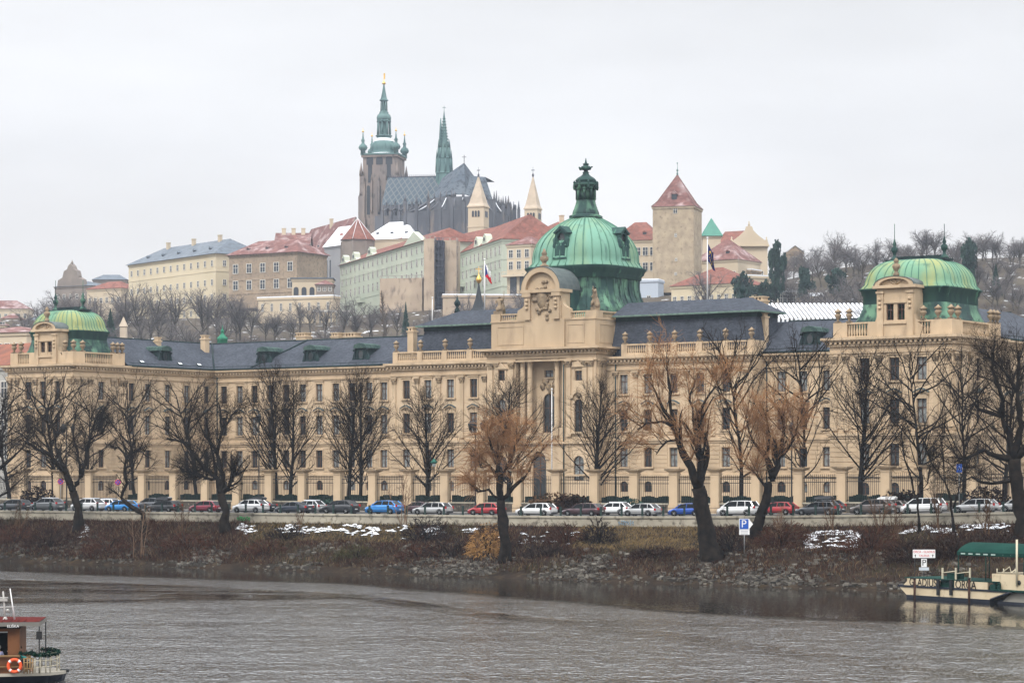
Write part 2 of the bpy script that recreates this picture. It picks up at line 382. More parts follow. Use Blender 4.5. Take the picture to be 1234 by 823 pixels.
# window meshes, origin at the sill centre on the wall plane, facing -y
def win_mesh(w, h, ar=False, tr_=.62):
    f = MB(); t = .085; y0, y1 = .24, .33
    f.box(-w/2, -w/2+t, y0, y1, 0, h if not ar else h-w/2); f.box(w/2-t, w/2, y0, y1, 0, h if not ar else h-w/2)
    f.box(-w/2+t, w/2-t, y0, y1, 0, t); f.box(-.05, .05, y0-.02, y1, t, h-t)
    f.box(-w/2+t, -.05, y0-.02, y1, h*tr_, h*tr_+.11); f.box(.05, w/2-t, y0-.02, y1, h*tr_, h*tr_+.11)
    if not ar: f.box(-w/2+t, w/2-t, y0, y1, h-t, h)
    else:
        p = [(w/2*math.cos(math.pi*k/8), .28, h-w/2+w/2*math.sin(math.pi*k/8)) for k in range(9)]; f.tube(p, .07, 4)
    a = f.build('window', woodbrown); me = a.data; bpy.data.objects.remove(a)
    g = MB()
    pts = arch_pts(w-.06, .02, h-.02) if ar else [(-w/2+.03,.02),(w/2-.03,.02),(w/2-.03,h-.02),(-w/2+.03,h-.02)]
    g.poly([(x, .3, z) for x, z in pts]); a = g.build('pane', glass); pm = a.data; bpy.data.objects.remove(a)
    pl = pm.copy(); pl.materials[0] = glassl
    return me, (pm, pl)
WM = {}
def add_win(parent, M, x, zb, w, h, ar=False, name='window'):
    k = (round(w,2), round(h,2), ar)
    if k not in WM: WM[k] = win_mesh(w, h, ar)
    me, pm = WM[k]; p = M @ Vector((x, 0, zb)); rz = M.to_euler().z
    o = put(name, me, parent, p, rz); put('pane', pm[random.random() < .45], o)
def surround(mb, x, zb, zt, w, kind):
    t = .2
    mb.box(x-w/2-t, x-w/2, -.09, 0, zb, zt); mb.box(x+w/2, x+w/2+t, -.09, 0, zb, zt); mb.box(x-w/2-t, x+w/2+t, -.11, 0, zt, zt+t)
    mb.box(x-w/2-t-.12, x+w/2+t+.12, -.24, 0, zb-.22, zb)
    if kind == 'row1': mb.box(x-w/2-t-.1, x+w/2+t+.1, -.2, 0, zt+t+.12, zt+t+.24)
    if kind == 'row2':    # scrolled pediment under a slate-coloured cap
        zz = zt+.55
        mb.box(x-w/2-.28, x+w/2+.28, -.12, 0, zt+t, zz)
        n = 8; up = [(-.98+1.96*k/n) for k in range(n+1)]
        cv = [(x+q, zz+.12+.46*(1-abs(q/.98)**1.3)) for q in up]
        mb.extr([(p, q-.22) for p, q in cv] + [(p, q) for p, q in reversed(cv)], -.34, 0)
        mb.extr([(x-.8, zz), (x+.8, zz)] + [(p, q-.23) for p, q in reversed(cv[1:-1])], -.16, 0)
        mb.lathe((x, -.12, zz+.05), [(.26,0),(.3,.15),(.18,.36),(.02,.42)], 8, 1, .6, mi=2)
        mb.extr([(p, q+.012) for p, q in cv] + [(p, q+.15) for p, q in reversed(cv)], -.42, 0, 1)
def baluster_run(mb, x0, x1, z0, z1, y0=-.15, y1=.15):
    """rail, plinth and turned balusters between two pedestals"""
    mb.box(x0, x1, y0-.05, y1+.05, z0, z0+.22); mb.box(x0, x1, y0-.06, y1+.06, z1-.2, z1)
    n = max(2, round((x1-x0)/.36)); h = z1-z0-.42
    for k in range(n):
        mb.lathe((x0+(k+.5)*(x1-x0)/n, 0, z0+.22), [(.09,0),(.15,h*.35),(.07,h*.75),(.11,h)], 6, cap=False)
def urn_mesh():
    u = MB(); u.box(-.3,.3,-.3,.3,0,.18)
    u.lathe((0,0,.18), [(.2,0),(.13,.15),(.2,.3),(.4,.62),(.42,.8),(.25,.95),(.3,1.02),(.44,1.1),(.46,1.22),(.2,1.38),(.1,1.5),(.02,1.56)], 10)
    a = u.build('urn', dirty_relief); m = a.data; bpy.data.objects.remove(a); return m
URN = urn_mesh()
I4 = Matrix.Identity(4)
def cornice(mb, x0, x1, z, y=0, out=.85, e0=0, e1=0):
    """stepped cornice with dentils; e0/e1 extend the ends round a corner"""
    mb.box(x0-e0*.2, x1+e1*.2, y-.2, y+.05, z-1.5, z-1.25)
    mb.box(x0-e0*.3, x1+e1*.3, y-.3, y+.05, z-.62, z-.35)
    mb.box(x0-e0*.62, x1+e1*.62, y-.62, y+.05, z-.07, z+.12)
    mb.box(x0-e0*out, x1+e1*out, y-out, y+.05, z+.12, z+.42)
    n = int((x1-x0+(e0+e1)*.5)/.62)
    for k in range(n):
        xx = x0-e0*.5+(k+.5)*.62; mb.box(xx-.15, xx+.15, y-.58, y-.001, z-.347, z-.073)
def pilaster(mb, x, z0, z1, w=.62, y=0, out=.16):
    mb.box(x-w/2-.08, x+w/2+.08, y-out-.06, y, z0, z0+.5); mb.box(x-w/2, x+w/2, y-out, y, z0+.5, z1-1.1)
    mb.frus((x-w/2, x+w/2, y-out-.02, y), (x-w/2-.16, x+w/2+.16, y-out-.2, y), z1-1.1, z1-.22, 2)
    mb.box(x-w/2-.22, x+w/2+.22, y-out-.24, y, z1-.22, z1)
    for q in (-1,1): mb.lathe((x+q*(w/2+.02), y-out-.12, z1-.62), [(.02,0),(.16,.1),(.16,.24),(.02,.34)], 6, mi=2)
walls, trim = MB(), MB()
def facade(M, x0, x1, cols, z1=TOP, rows=(1,2,3), pil=(), base_rows=True, e0=0, e1=0, wide=WW, band=True):
    """one straight stretch of the front in frame M"""
    walls.M = trim.M = M
    ops = []; rr = {1:R1, 2:R2, 3:R3}
    for x in cols:
        for k in rows: ops.append((x, wide, *rr[k], False))
        if base_rows: ops.append((x, 1.25, *RB, True))
    wall(walls, x0, x1, -1.5, z1, ops)
    for x in cols:
        for k in rows:
            surround(trim, x, *rr[k], wide, 'row%d' % k)
            add_win(ac, M, x, rr[k][0], wide, rr[k][1]-rr[k][0])
        if base_rows: add_win(ac, M, x, RB[0], 1.25, RB[1]-RB[0], True, 'basement_window')
    if band:
        trim.box(x0-e0*.3, x1+e1*.3, -.3, 0, 9.25, 9.6); trim.box(x0-e0*.15, x1+e1*.15, -.15, 0, 8.95, 9.25)
        trim.box(x0-e0*.22, x1+e1*.22, -.22, 0, 4.35, 4.65); trim.box(x0-e0*.2, x1+e1*.2, -.2, 0, -1.5, 1.2)
        trim.box(x0, x1, -.1, 0, 10.15, 10.35)
        # rusticated courses of the ground floor, broken at the windows
        for k in range(7):
            z = 5.0+.58*k; xs = [x0] + [v for x in cols for v in (x-wide/2-.32, x+wide/2+.32)] + [x1]
            for a, b in zip(xs[::2], xs[1::2]):
                if b-a > .3: trim.box(a+.02, b-.02, -.06, 0, z, z+.46, 0)
    for p in pil: pilaster(trim, p, 9.9, z1-1.6)
    cornice(trim, x0, x1, z1, e0=e0, e1=e1)
Mf = lambda d: frame_to(0, -d, 0)                 # facing the river, x = s
def Mside(s): return frame_to(s, 0, R(90))        # facing right, x = y local (d = -x)
# left corner block
lc = [sof(p, DL) for p in (34, 52, 70)]
facade(Mf(DL), S0, 0, lc, e0=1, e1=1, pil=[S0+.6, (lc[0]+lc[1])/2, (lc[1]+lc[2])/2, -.6, S0+2.1, -2.2])
yL = -dof(154, 0)
ysd = lambda px, s: -dof(px, s)
c1 = ysd(122, 0)
facade(Mside(0), -DL, yL, [c1], pil=[-DL+.6, -DL+2, c1+2.4, c1-2.4, yL-1.7, yL-.7], e0=0, e1=0)
facade(Mside(-.5), yL, 0, [ysd(p, -.5) for p in (158.5, 178, 202, 225, 249)], pil=[])
# main wing left of the middle
facade(Mf(0), -.5, F0, [sof(p, 0) for p in (270, 289, 307, 326, 345, 365, 385, 405, 424, 445, 463)])
walls.M = trim.M = Mside(F0); 
fl = [sof(p, DF) for p in (490, 516, 543, 571)]
facade(Mf(DF), F0, K0, fl, pil=[F0+.7] + [(a+b)/2 for a, b in zip(fl, fl[1:])] + [fl[-1]+2.0], e0=1)
walls.M = frame_to(F0, 0, R(-90)); wall(walls, 0, DF, -1.5, TOP, [])
fr = [sof(p, DF) for p in (752, 781, 812, 844, 875)]
facade(Mf(DF), K1, F1, fr, pil=[K1+1.6] + [(a+b)/2 for a, b in zip(fr, fr[1:])] + [F1-.8], e1=1)
walls.M = Mside(F1); wall(walls, -DF, 0, -1.5, TOP, [])
facade(Mf(0), F1, 139, [sof(p, 0) for p in (915, 941.5, 968, 997)] + [121, 124.3, 127.6], pil=[])
# right corner block
rc = [sof(p, DR) for p in (1042, 1078, 1111)]
facade(Mf(DR), PR0, SR, rc, e0=1, e1=1, pil=[PR0+.7, PR0+2.2, (rc[0]+rc[1])/2, (rc[1]+rc[2])/2, SR-.7, SR-2.2])
walls.M = frame_to(PR0, 0, R(-90)); wall(walls, 0, DR, -1.5, TOP, [])
yR = -DR + (DL - dof(154,0))*1.25
c2 = ysd(1179, SR)
facade(Mside(SR), -DR, yR, [c2], pil=[-DR+.6, -DR+2, c2+2.5, c2-2.5, yR-1.7, yR-.7])
facade(Mside(SR-.5), yR, 6, [yR+2.2+3.9*k for k in range(6)], pil=[])
# backs and unseen returns
walls.M = I4
for (x0, x1, y0, y1) in ((S0, 0, 14, 14.2), (0, SR, 14, 14.2)): walls.box(x0, x1, y0, y1, -1.5, TOP+.3)
walls.box(S0, S0+.2, -DL, 14, -1.5, TOP+.3); walls.box(SR-.7, SR-.51, 6, 14, -1.5, TOP+.3)

# ---- middle block with its recessed portico
zc = hz(421, SC, DC) ; TC = zc - .2          # top of the middle block's wall
walls.M = trim.M = Mf(DC)
xa, xb = sof(621, DC), sof(682, DC)           # portico recess
pcx = (xa+xb)/2; bays = [(K0+xa)/2+.1, (xb+K1)/2-.35]
ops = []
for x in bays: ops += [(x, 1.5, hz(521, x, DC), hz(481, x, DC), True), (x, 1.2, hz(458.5, x, DC), hz(446.5, x, DC), False), (x, 1.7, hz(579, x, DC), hz(549, x, DC), True)]
wall(walls, K0, xa, -1.5, TC, [o for o in ops if o[0] < xa]); wall(walls, xb, K1, -1.5, TC, [o for o in ops if o[0] > xb])
zpl, zpt = 9.2, TC-1.1                         # portico floor and ceiling
door = (sof(650, DC), 2.3, 1.2, hz(544, pcx, DC), True)
wall(walls, xa, xb, -1.5, zpl, [door]); walls.box(xa, xb, 0, .3, zpt, TC)
cw = (pcx+.0, 2.0, hz(521, pcx, DC-2), hz(474, pcx, DC-2), True); cs = (pcx, 1.5, hz(454.5, pcx, DC-2), hz(446, pcx, DC-2), False)
for o in ops + [door]: add_win(ac, Mf(DC), o[0], o[2], o[1], o[3]-o[2], o[4], 'arched_window' if o[4] else 'window')
walls.M = Mf(DC-2.2); wall(walls, xa, xb, zpl, zpt, [cw, cs])
for o in (cw, cs): add_win(ac, Mf(DC-2.2), o[0], o[2], o[1], o[3]-o[2], o[4], 'arched_window' if o[4] else 'window')
walls.M = Mf(DC); walls.box(xa-.01, xa+.02, .01, 2.2, zpl, zpt); walls.box(xb-.02, xb+.01, .01, 2.2, zpl, zpt)
walls.box(xa, xb, .0, 2.2, zpl-.3, zpl-.003); walls.box(xa, xb, .3, 2.2, zpt+.003, zpt+.3)
trim.M = Mf(DC-2.2)
surround(trim, pcx, cs[2], cs[3], 1.5, 'row1')
for k in range(7): trim.lathe((pcx+.35*(k-3), -.15, cw[3]+.5+.75*math.sin(k*1.1)), [(.1,0),(.45,.35),(.4,.8),(.08,1.2)], 7, 1, .4, mi=2)
trim.box(pcx-1.5, pcx-1.0, -.15, 0, zpl, cw[3]-1); trim.box(pcx+1.0, pcx+1.5, -.15, 0, zpl, cw[3]-1)
trim.M = Mf(DC)
baluster_run(trim, xa+1.4, xb-1.4, zpl, zpl+1.05, .0, .2)
for x in bays:
    trim.box(x-.85, x-.6, -.12, 0, ops[1][2], ops[1][3]); trim.box(x+.6, x+.85, -.12, 0, ops[1][2], ops[1][3])
    trim.extr([(x-1.15, ops[1][3]+.2), (x+1.15, ops[1][3]+.2), (x, ops[1][3]+1.1)], -.3, 0)
    n = 10; z0 = ops[0][3]-.1
    o1 = [(x+1.25*math.cos(math.pi*k/n), z0+1.2*math.sin(math.pi*k/n)) for k in range(n+1)]
    i1 = [(x+.85*math.cos(math.pi*k/n), z0+.8*math.sin(math.pi*k/n)) for k in range(n+1)]
    for k in range(n): trim.extr([o1[k], o1[k+1], i1[k+1], i1[k]], -.3, 0)
    trim.lathe((x, -.1, z0+.05), [(.1,0),(.5,.3),(.35,.7),(.05,.9)], 8, 1, .4, mi=2)
    trim.box(x-1.1, x+1.1, -.35, 0, ops[0][2]-.3, ops[0][2])
n = 12; dz0 = door[3]-door[1]/2
for k in range(n):
    a, b = math.pi*k/n, math.pi*(k+1)/n; x = door[0]
    trim.extr([(x+1.75*math.cos(a), dz0+1.75*math.sin(a)), (x+1.75*math.cos(b), dz0+1.75*math.sin(b)), (x+1.17*math.cos(b), dz0+1.17*math.sin(b)), (x+1.17*math.cos(a), dz0+1.17*math.sin(a))], -.2, 0)
for (a, b) in ((K0, xa), (xb, K1)):
    trim.box(a, b, -.3, 0, 8.9, 9.35); trim.box(a, b, -.22, 0, 4.35, 4.65)
    for k in range(7):
        xm = (a+b)/2
        trim.box(a+.02, bays[0 if a == K0 else 1]-1.3, -.06, 0, 5+.58*k, 5.46+.58*k); trim.box(bays[0 if a == K0 else 1]+1.3, b-.02, -.06, 0, 5+.58*k, 5.46+.58*k)
trim.box(xa, xb, -.35, .0, 8.9, 9.19)
for x in (K0+.75, K0+1.75, xa-.55, xb+.55, K1-.75, K1-1.75): pilaster(trim, x, 9.9, TC-1.4, .7, out=.22)
cornice(trim, K0, K1, TC, out=1.1, e0=1, e1=1)
cols_ = MB(Mf(DC))
for x in (xa+.75, xa+2.0, xb-2.0, xb-.75):
    cols_.box(x-.55, x+.55, .25, 1.35, zpl, zpl+2.0)
    h = zpt-zpl-2.0
    cols_.lathe((x, .8, zpl+2), [(.5,0),(.5,.15),(.42,.3),(.42,h*.4),(.36,h-1.15),(.36,h-1.1),(.52,h-.3),(.52,h-.2)], 14)
    cols_.box(x-.55, x+.55, .25, 1.35, zpt-.2, zpt)
cols_.build('portico_column', stucco2, ac)
# right and left returns of the middle block
Mr = frame_to(K1, 0, R(90)); DB = -22
walls.M = trim.M = Mr; wall(walls, -DC, -DF, -1.5, TC, []); wall(walls, -DF, -DB, TOP-.5, TC, [])
pilaster(trim, -DC+.75, 9.9, TC-1.4, .7, out=.22); pilaster(trim, -DC+1.8, 9.9, TC-1.4, .7, out=.22)
cornice(trim, -DC, -DC+9, TC, out=1.1)
walls.M = frame_to(K0, 0, R(-90)); wall(walls, DB, DC, TOP-.5, TC, [])
walls.M = I4; walls.box(K0, K1, -DC+.4, -DB, TC+.2, TC+.5)
walls.build('wall', stucco, ac)
trim.build('moulding', [stucco2, mat('pediment_slate', (.07,.085,.09), (.12,.15,.15), 2), mat('darkened_carving', (.36,.27,.175), (.20,.15,.10), 1.5, c3=(.08,.065,.05), s3=3, l3=.5, h3=.7)], ac)  # weathered carving, darkened further in colour to strengthen the facade's relief

# ---- attic over the middle block
at = MB(I4); za = TC+.45; zb_ = hz(376, SC, DC); zm = zb_-1.25; ys = -DC+.5; ye = ys+13
gx = sof(653, DC); g0, g1 = sof(633, DC), sof(677, DC)
at.box(K0+.4, K1-.4, ys, ye, za, zm)
at.box(K0+.3, K1-.3, ys-.12, ye+.1, zm, zm+.15)
for (a, b) in ((K0+1.4, g0-.6), (g1+.6, K1-2.2)):
    if b-a > 1:
        at.box(a, b, ys-.06, ys, za+.55, za+.7); at.box(a, b, ys-.06, ys, zm-.7, zm-.55); at.box(a, a+.15, ys-.06, ys, za+.7, zm-.7); at.box(b-.15, b, ys-.06, ys, za+.7, zm-.7)
at.box(g0-.3, g1+.3, ys-.35, ys, za, zm+.2)
at.M = frame_to(0, ys+.45, 0)
for (a, b, solid) in ((K0+.3, K0+1.9, 1), (K0+1.9, g0-.9, 0), (g0-.9, g0, 1), (g1, g1+.9, 1), (g1+.9, K1-2.1, 0), (K1-2.1, K1-.3, 1)):
    if solid: at.box(a, b, -.4, .4, zm+.15, zb_)
    else: baluster_run(at, a, b, zm+.15, zb_)
at.M = Mside(K1-.75)
yy = ys+.9
for (a, b, solid) in ((yy, yy+1, 1), (yy+1, yy+4.4, 0), (yy+4.4, yy+6.4, 1), (yy+6.4, yy+10.2, 0), (yy+10.2, ye, 1)):
    if solid: at.box(a, b, -.4, .4, zm+.15, zb_)
    else: baluster_run(at, a, b, zm+.15, zb_)
at.M = Mside(K1-.4)
for (a, b) in ((ys+1, ys+5), (ys+6.5, ys+10.5)):
    at.box(a, b, -.06, 0, za+.55, za+.7); at.box(a, b, -.06, 0, zm-.7, zm-.55); at.box(a, a+.15, -.06, 0, za+.7, zm-.7); at.box(b-.15, b, -.06, 0, za+.7, zm-.7)
at.build('attic', mat('attic_sandstone', (.50,.385,.26), (.40,.305,.205), .3, bump=.4, c3=(.26,.195,.14), s3=.55, l3=.54, h3=.85, stretch=(1,1,.35)), ac)
# arched gable with the crest
gb = MB(I4); zs = hz(345, gx, DC); gt = hz(322, gx, DC); y0 = ys-.3; hw = (g1-g0)/2
gb.box(gx-hw, gx+hw, y0, y0+2.4, zm+.2, zs-.9)
for q in (-1, 1):
    gb.box(gx+q*(hw-.65)-.5, gx+q*(hw-.65)+.5, y0-.35, y0, zm+.2, zs-1.0)
    gb.box(gx+q*(hw-.6)-.72, gx+q*(hw-.6)+.72, y0-.55, y0, zs-1.45, zs-.9)
    for k in range(3): gb.lathe((gx+q*(hw-.65), y0-.45, zs-2.2-.55*k), [(.05,0),(.28,.15),(.22,.4),(.05,.5)], 6)
    # side scrolls
    gb.extr([(gx+q*hw, zm+.2), (gx+q*(hw+1.5), zm+.2), (gx+q*(hw+1.3), zm+1.6), (gx+q*(hw+.5), zm+2.0), (gx+q*(hw+.25), zs-2.6), (gx+q*hw, zs-1.8)][::q], y0+.2, y0+1.0)
gb.box(gx-hw-.35, gx+hw+.35, y0-.6, y0+2.4, zs-.9, zs-.45)
n = 16; ro, ri = hw+.2, hw-.55
arc = lambda r, a: (gx+r*math.cos(a), zs-.45 + r*math.sin(a)*(gt-zs+.45)/ro)
for k in range(n):
    a, b = math.pi*k/n, math.pi*(k+1)/n
    gb.extr([arc(ro, a), arc(ro, b), arc(ri, b), arc(ri, a)], y0-.6, y0+2.2)
gb.extr([arc(ri, math.pi*k/n) for k in range(n+1)], y0-.02, y0+.6)
# crest: shield with garlands
keep = gb; gb = MB(I4)
for k in range(26):
    a = random.uniform(0, 6.28); rr = random.uniform(.6, 1.6); zz = zs-2.0
    gb.lathe((gx+rr*math.cos(a), y0-.1, zz+2.6*rr/1.25*math.sin(a)*.95), [(.05,-.25),(.3,-.1),(.26,.15),(.05,.3)], 6, 1, .8)
gb.lathe((gx, y0-.1, zs-3.4), [(.1,0),(.75,.8),(.95,1.8),(.8,2.5),(.1,2.8)], 12, 1, .45)
gb.build('crest', dirty_relief, ac); gb = keep  # dark tone put on the crest to deepen its relief
gb.build('gable', MT['attic_sandstone'], ac)
fn = MB(I4); fn.lathe((gx, y0+.4, gt-.05), [(.6,0),(.7,.3),(.3,.5),(.35,.8),(.65,1.15),(.6,1.5),(.3,1.75),(.45,1.95),(.25,2.3),(.1,2.7)], 10); fn.build('urn', dirty_relief, ac)
# lead covered back of the arched gable
gr = MB(I4)
for k in range(n):
    a, b = math.pi*k/n, math.pi*(k+1)/n
    gr.extr([arc(ro+.12, a), arc(ro+.12, b), arc(ro, b), arc(ro, a)], y0-.66, y0+4.5, 0)
gr.extr([arc(ro-.02, math.pi*k/n) for k in range(n+1)] , y0+2.3, y0+4.5, 1)
gr.box(gx-ro+.05, gx+ro-.05, y0+2.3, y0+4.5, zm, zs-.47, 2)
gr.build('gable_roof', [mat('lead_sheet', (.11,.13,.13), (.07,.09,.09), 1, rough=.7), copperm, copperd], ac)

# green lean-to roofs at the foot of the drum
kk = MB(I4)
kk.frus((K0+.6,K1-.6,ys+1.4,ye+2), (SC-6.5,SC+6.5,ys+3.5,ye), zm-.2, zm+1.2)
kk.build('drum_skirt_roof', copper, ac)
# ---- the great dome
copperrib = mat('seam_copper', (.07,.17,.13), (.13,.26,.19), .6, rough=.7, spec=.1)
copperp = mat('olive_verdigris', (.155,.30,.20), (.27,.30,.13), .3, rough=.65, spec=.12, stretch=(1,1,.35), c3=(.07,.13,.09), s3=.9, l3=.58, h3=.78, lo=.42, hi=.62)
DD = dof(706, SC); Zd = Zsd(SC, DD)
zd = lambda py: zat(py, Zd) - GZ
cD = (SC, -DD, 0)
dr = MB(I4)
zb0, ze = zd(376), zd(324)
dr.lathe(cD, [(7.9,zb0-1.5),(7.8,zb0),(7.15,zb0+.9),(6.65,zb0+2.2),(6.45,zb0+3.3),(6.45,ze-1.6),(6.55,ze-1.5),(6.55,ze-1.1),(6.75,ze-1.0),(6.95,ze-.5),(7.15,ze-.3),(7.15,ze-.1)], 48, pw=5)
for k in range(32):     # flat seams on the drum
    t = 2*math.pi*k/32; c_, s_ = math.cos(t), math.sin(t); q = (abs(c_)**5+abs(s_)**5)**(-.2)
    dr.tube([(cD[0]+r*c_*q, cD[1]+r*s_*q, z) for r, z in ((7.85,zb0),(7.2,zb0+.9),(6.7,zb0+2.2),(6.5,zb0+3.3),(6.5,ze-1.6))], .05, 4)
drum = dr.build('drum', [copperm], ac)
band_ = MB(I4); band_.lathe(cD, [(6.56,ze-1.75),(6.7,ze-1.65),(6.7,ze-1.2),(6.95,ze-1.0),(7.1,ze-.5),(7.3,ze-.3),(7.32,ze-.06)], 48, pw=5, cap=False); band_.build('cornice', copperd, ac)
dm = MB(I4); zt_ = zd(262); H = zt_-ze
prof = [(7.35,ze-.12),(7.3,ze+.1),(6.85,ze+.7)]
for k in range(1, 13):
    a = k/12.6; a = a*(1.35-.35*a); prof.append((1.6+5.25*(1-a**2.5), ze+.7+(H-.7)*a))
prof.append((1.6, zt_+.05))
dm.lathe(cD, prof, 64, pw=3.2)
for k in range(36):
    t = 2*math.pi*k/36; c_, s_ = math.cos(t), math.sin(t); q = (abs(c_)**3.2+abs(s_)**3.2)**(-1/3.2)
    dm.tube([(cD[0]+(r+.02)*c_*q, cD[1]+(r+.02)*s_*q, z) for r, z in prof[:-1]], .07 if k % 3 else .12, 4, mi=1)
dome = dm.build('dome', [copper, copperrib], ac)
for ang in (0, -90, 90, 180):        # round dormers on each side of the dome
    lm = MB(); z = zd(291); r0 = 6.08
    n = 12
    for k in range(n):
        a, b = 2*math.pi*k/n, 2*math.pi*(k+1)/n
        f = lambda r, q: (r*math.cos(q), z+r*1.15*math.sin(q))
        lm.extr([f(1.1,a), f(1.1,b), f(.66,b), f(.66,a)], -r0-.45, -r0+1.6)
    lm.extr([(-.66,z-.8),(.66,z-.8),(.66,z+.8),(-.66,z+.8)], -r0-.1, -r0+.1, 1)
    lm.box(-.85, .85, -r0-.75, -r0+.8, z-2.8, z-1.1); lm.box(-1.1, 1.1, -r0-.9, -r0+.4, z-3.0, z-2.8)
    for q in (-1, 1): lm.lathe((q*1.1, -r0-.4, z-1.6), [(.1,0),(.34,.4),(.22,.9),(.32,1.4),(.1,1.7)], 7)
    lm.extr([(-1.25,z+.75),(0,z+1.75),(1.25,z+.75),(1.0,z+.6),(0,z+1.3),(-1.0,z+.6)], -r0-.7, -r0+1.9)
    lm.build('dormer', [copperd, glass], dome, (cD[0], cD[1], 0), R(ang))
la = MB(I4); L_ = [(262,2.35),(260.6,2.3),(259,1.9),(256.5,1.75),(254,2.0),(253.5,1.5),(247,1.35),(240,1.25),(236,1.2)]
la.lathe(cD, [(r, zd(p)) for p, r in [(263,2.5),(260.5,2.45),(259,2.0),(256,1.95),(251,1.7),(246,1.5),(242,1.4),(241,1.5)]], 8, rot=R(22.5), sm=False, mi=1)
la.lathe(cD, [(1.05, zd(241)), (1.05, zd(226))], 8, mi=1)
for k in range(8):
    t = math.pi/4*k+R(22.5); x, y = cD[0]+1.3*math.cos(t), cD[1]+1.3*math.sin(t)
    la.tube([(x,y,zd(241)),(x,y,zd(227))], .2, 6, mi=1); la.lathe((x*1.0, y, zd(230)), [(.15,0),(.34,.25),(.2,.5)], 6, mi=1)
la.lathe(cD, [(r, zd(p)) for p, r in [(228,1.4),(226.5,1.55),(225,1.55),(224,1.85),(222.5,1.9),(221.5,1.45),(219.5,1.35),(218.5,1.55),(217,1.5),(215,1.25),(213,.85),(211.5,.6),(209.5,.42),(208,.5),(207,.3),(205.5,.32),(204.8,.75),(203,.82),(201,.66),(199.5,.3),(198.8,.45),(197.6,.45),(197,.2),(194.5,.12),(191,.05)]], 12)
for k in range(8):
    t = math.pi/4*k; la.lathe((cD[0]+1.7*math.cos(t), cD[1]+1.7*math.sin(t), zd(222)), [(.12,-.9),(.22,-.5),(.12,0),(.2,.15),(.05,.45)], 6, mi=0)
    la.tube([(cD[0]+.85*math.cos(t), cD[1]+.85*math.sin(t), zd(203)+.3*math.sin(k)), (cD[0]+1.0*math.cos(t), cD[1]+1.0*math.sin(t), zd(201.5))], .1, 5)
la.build('lantern', [copperm, copperm], ac)

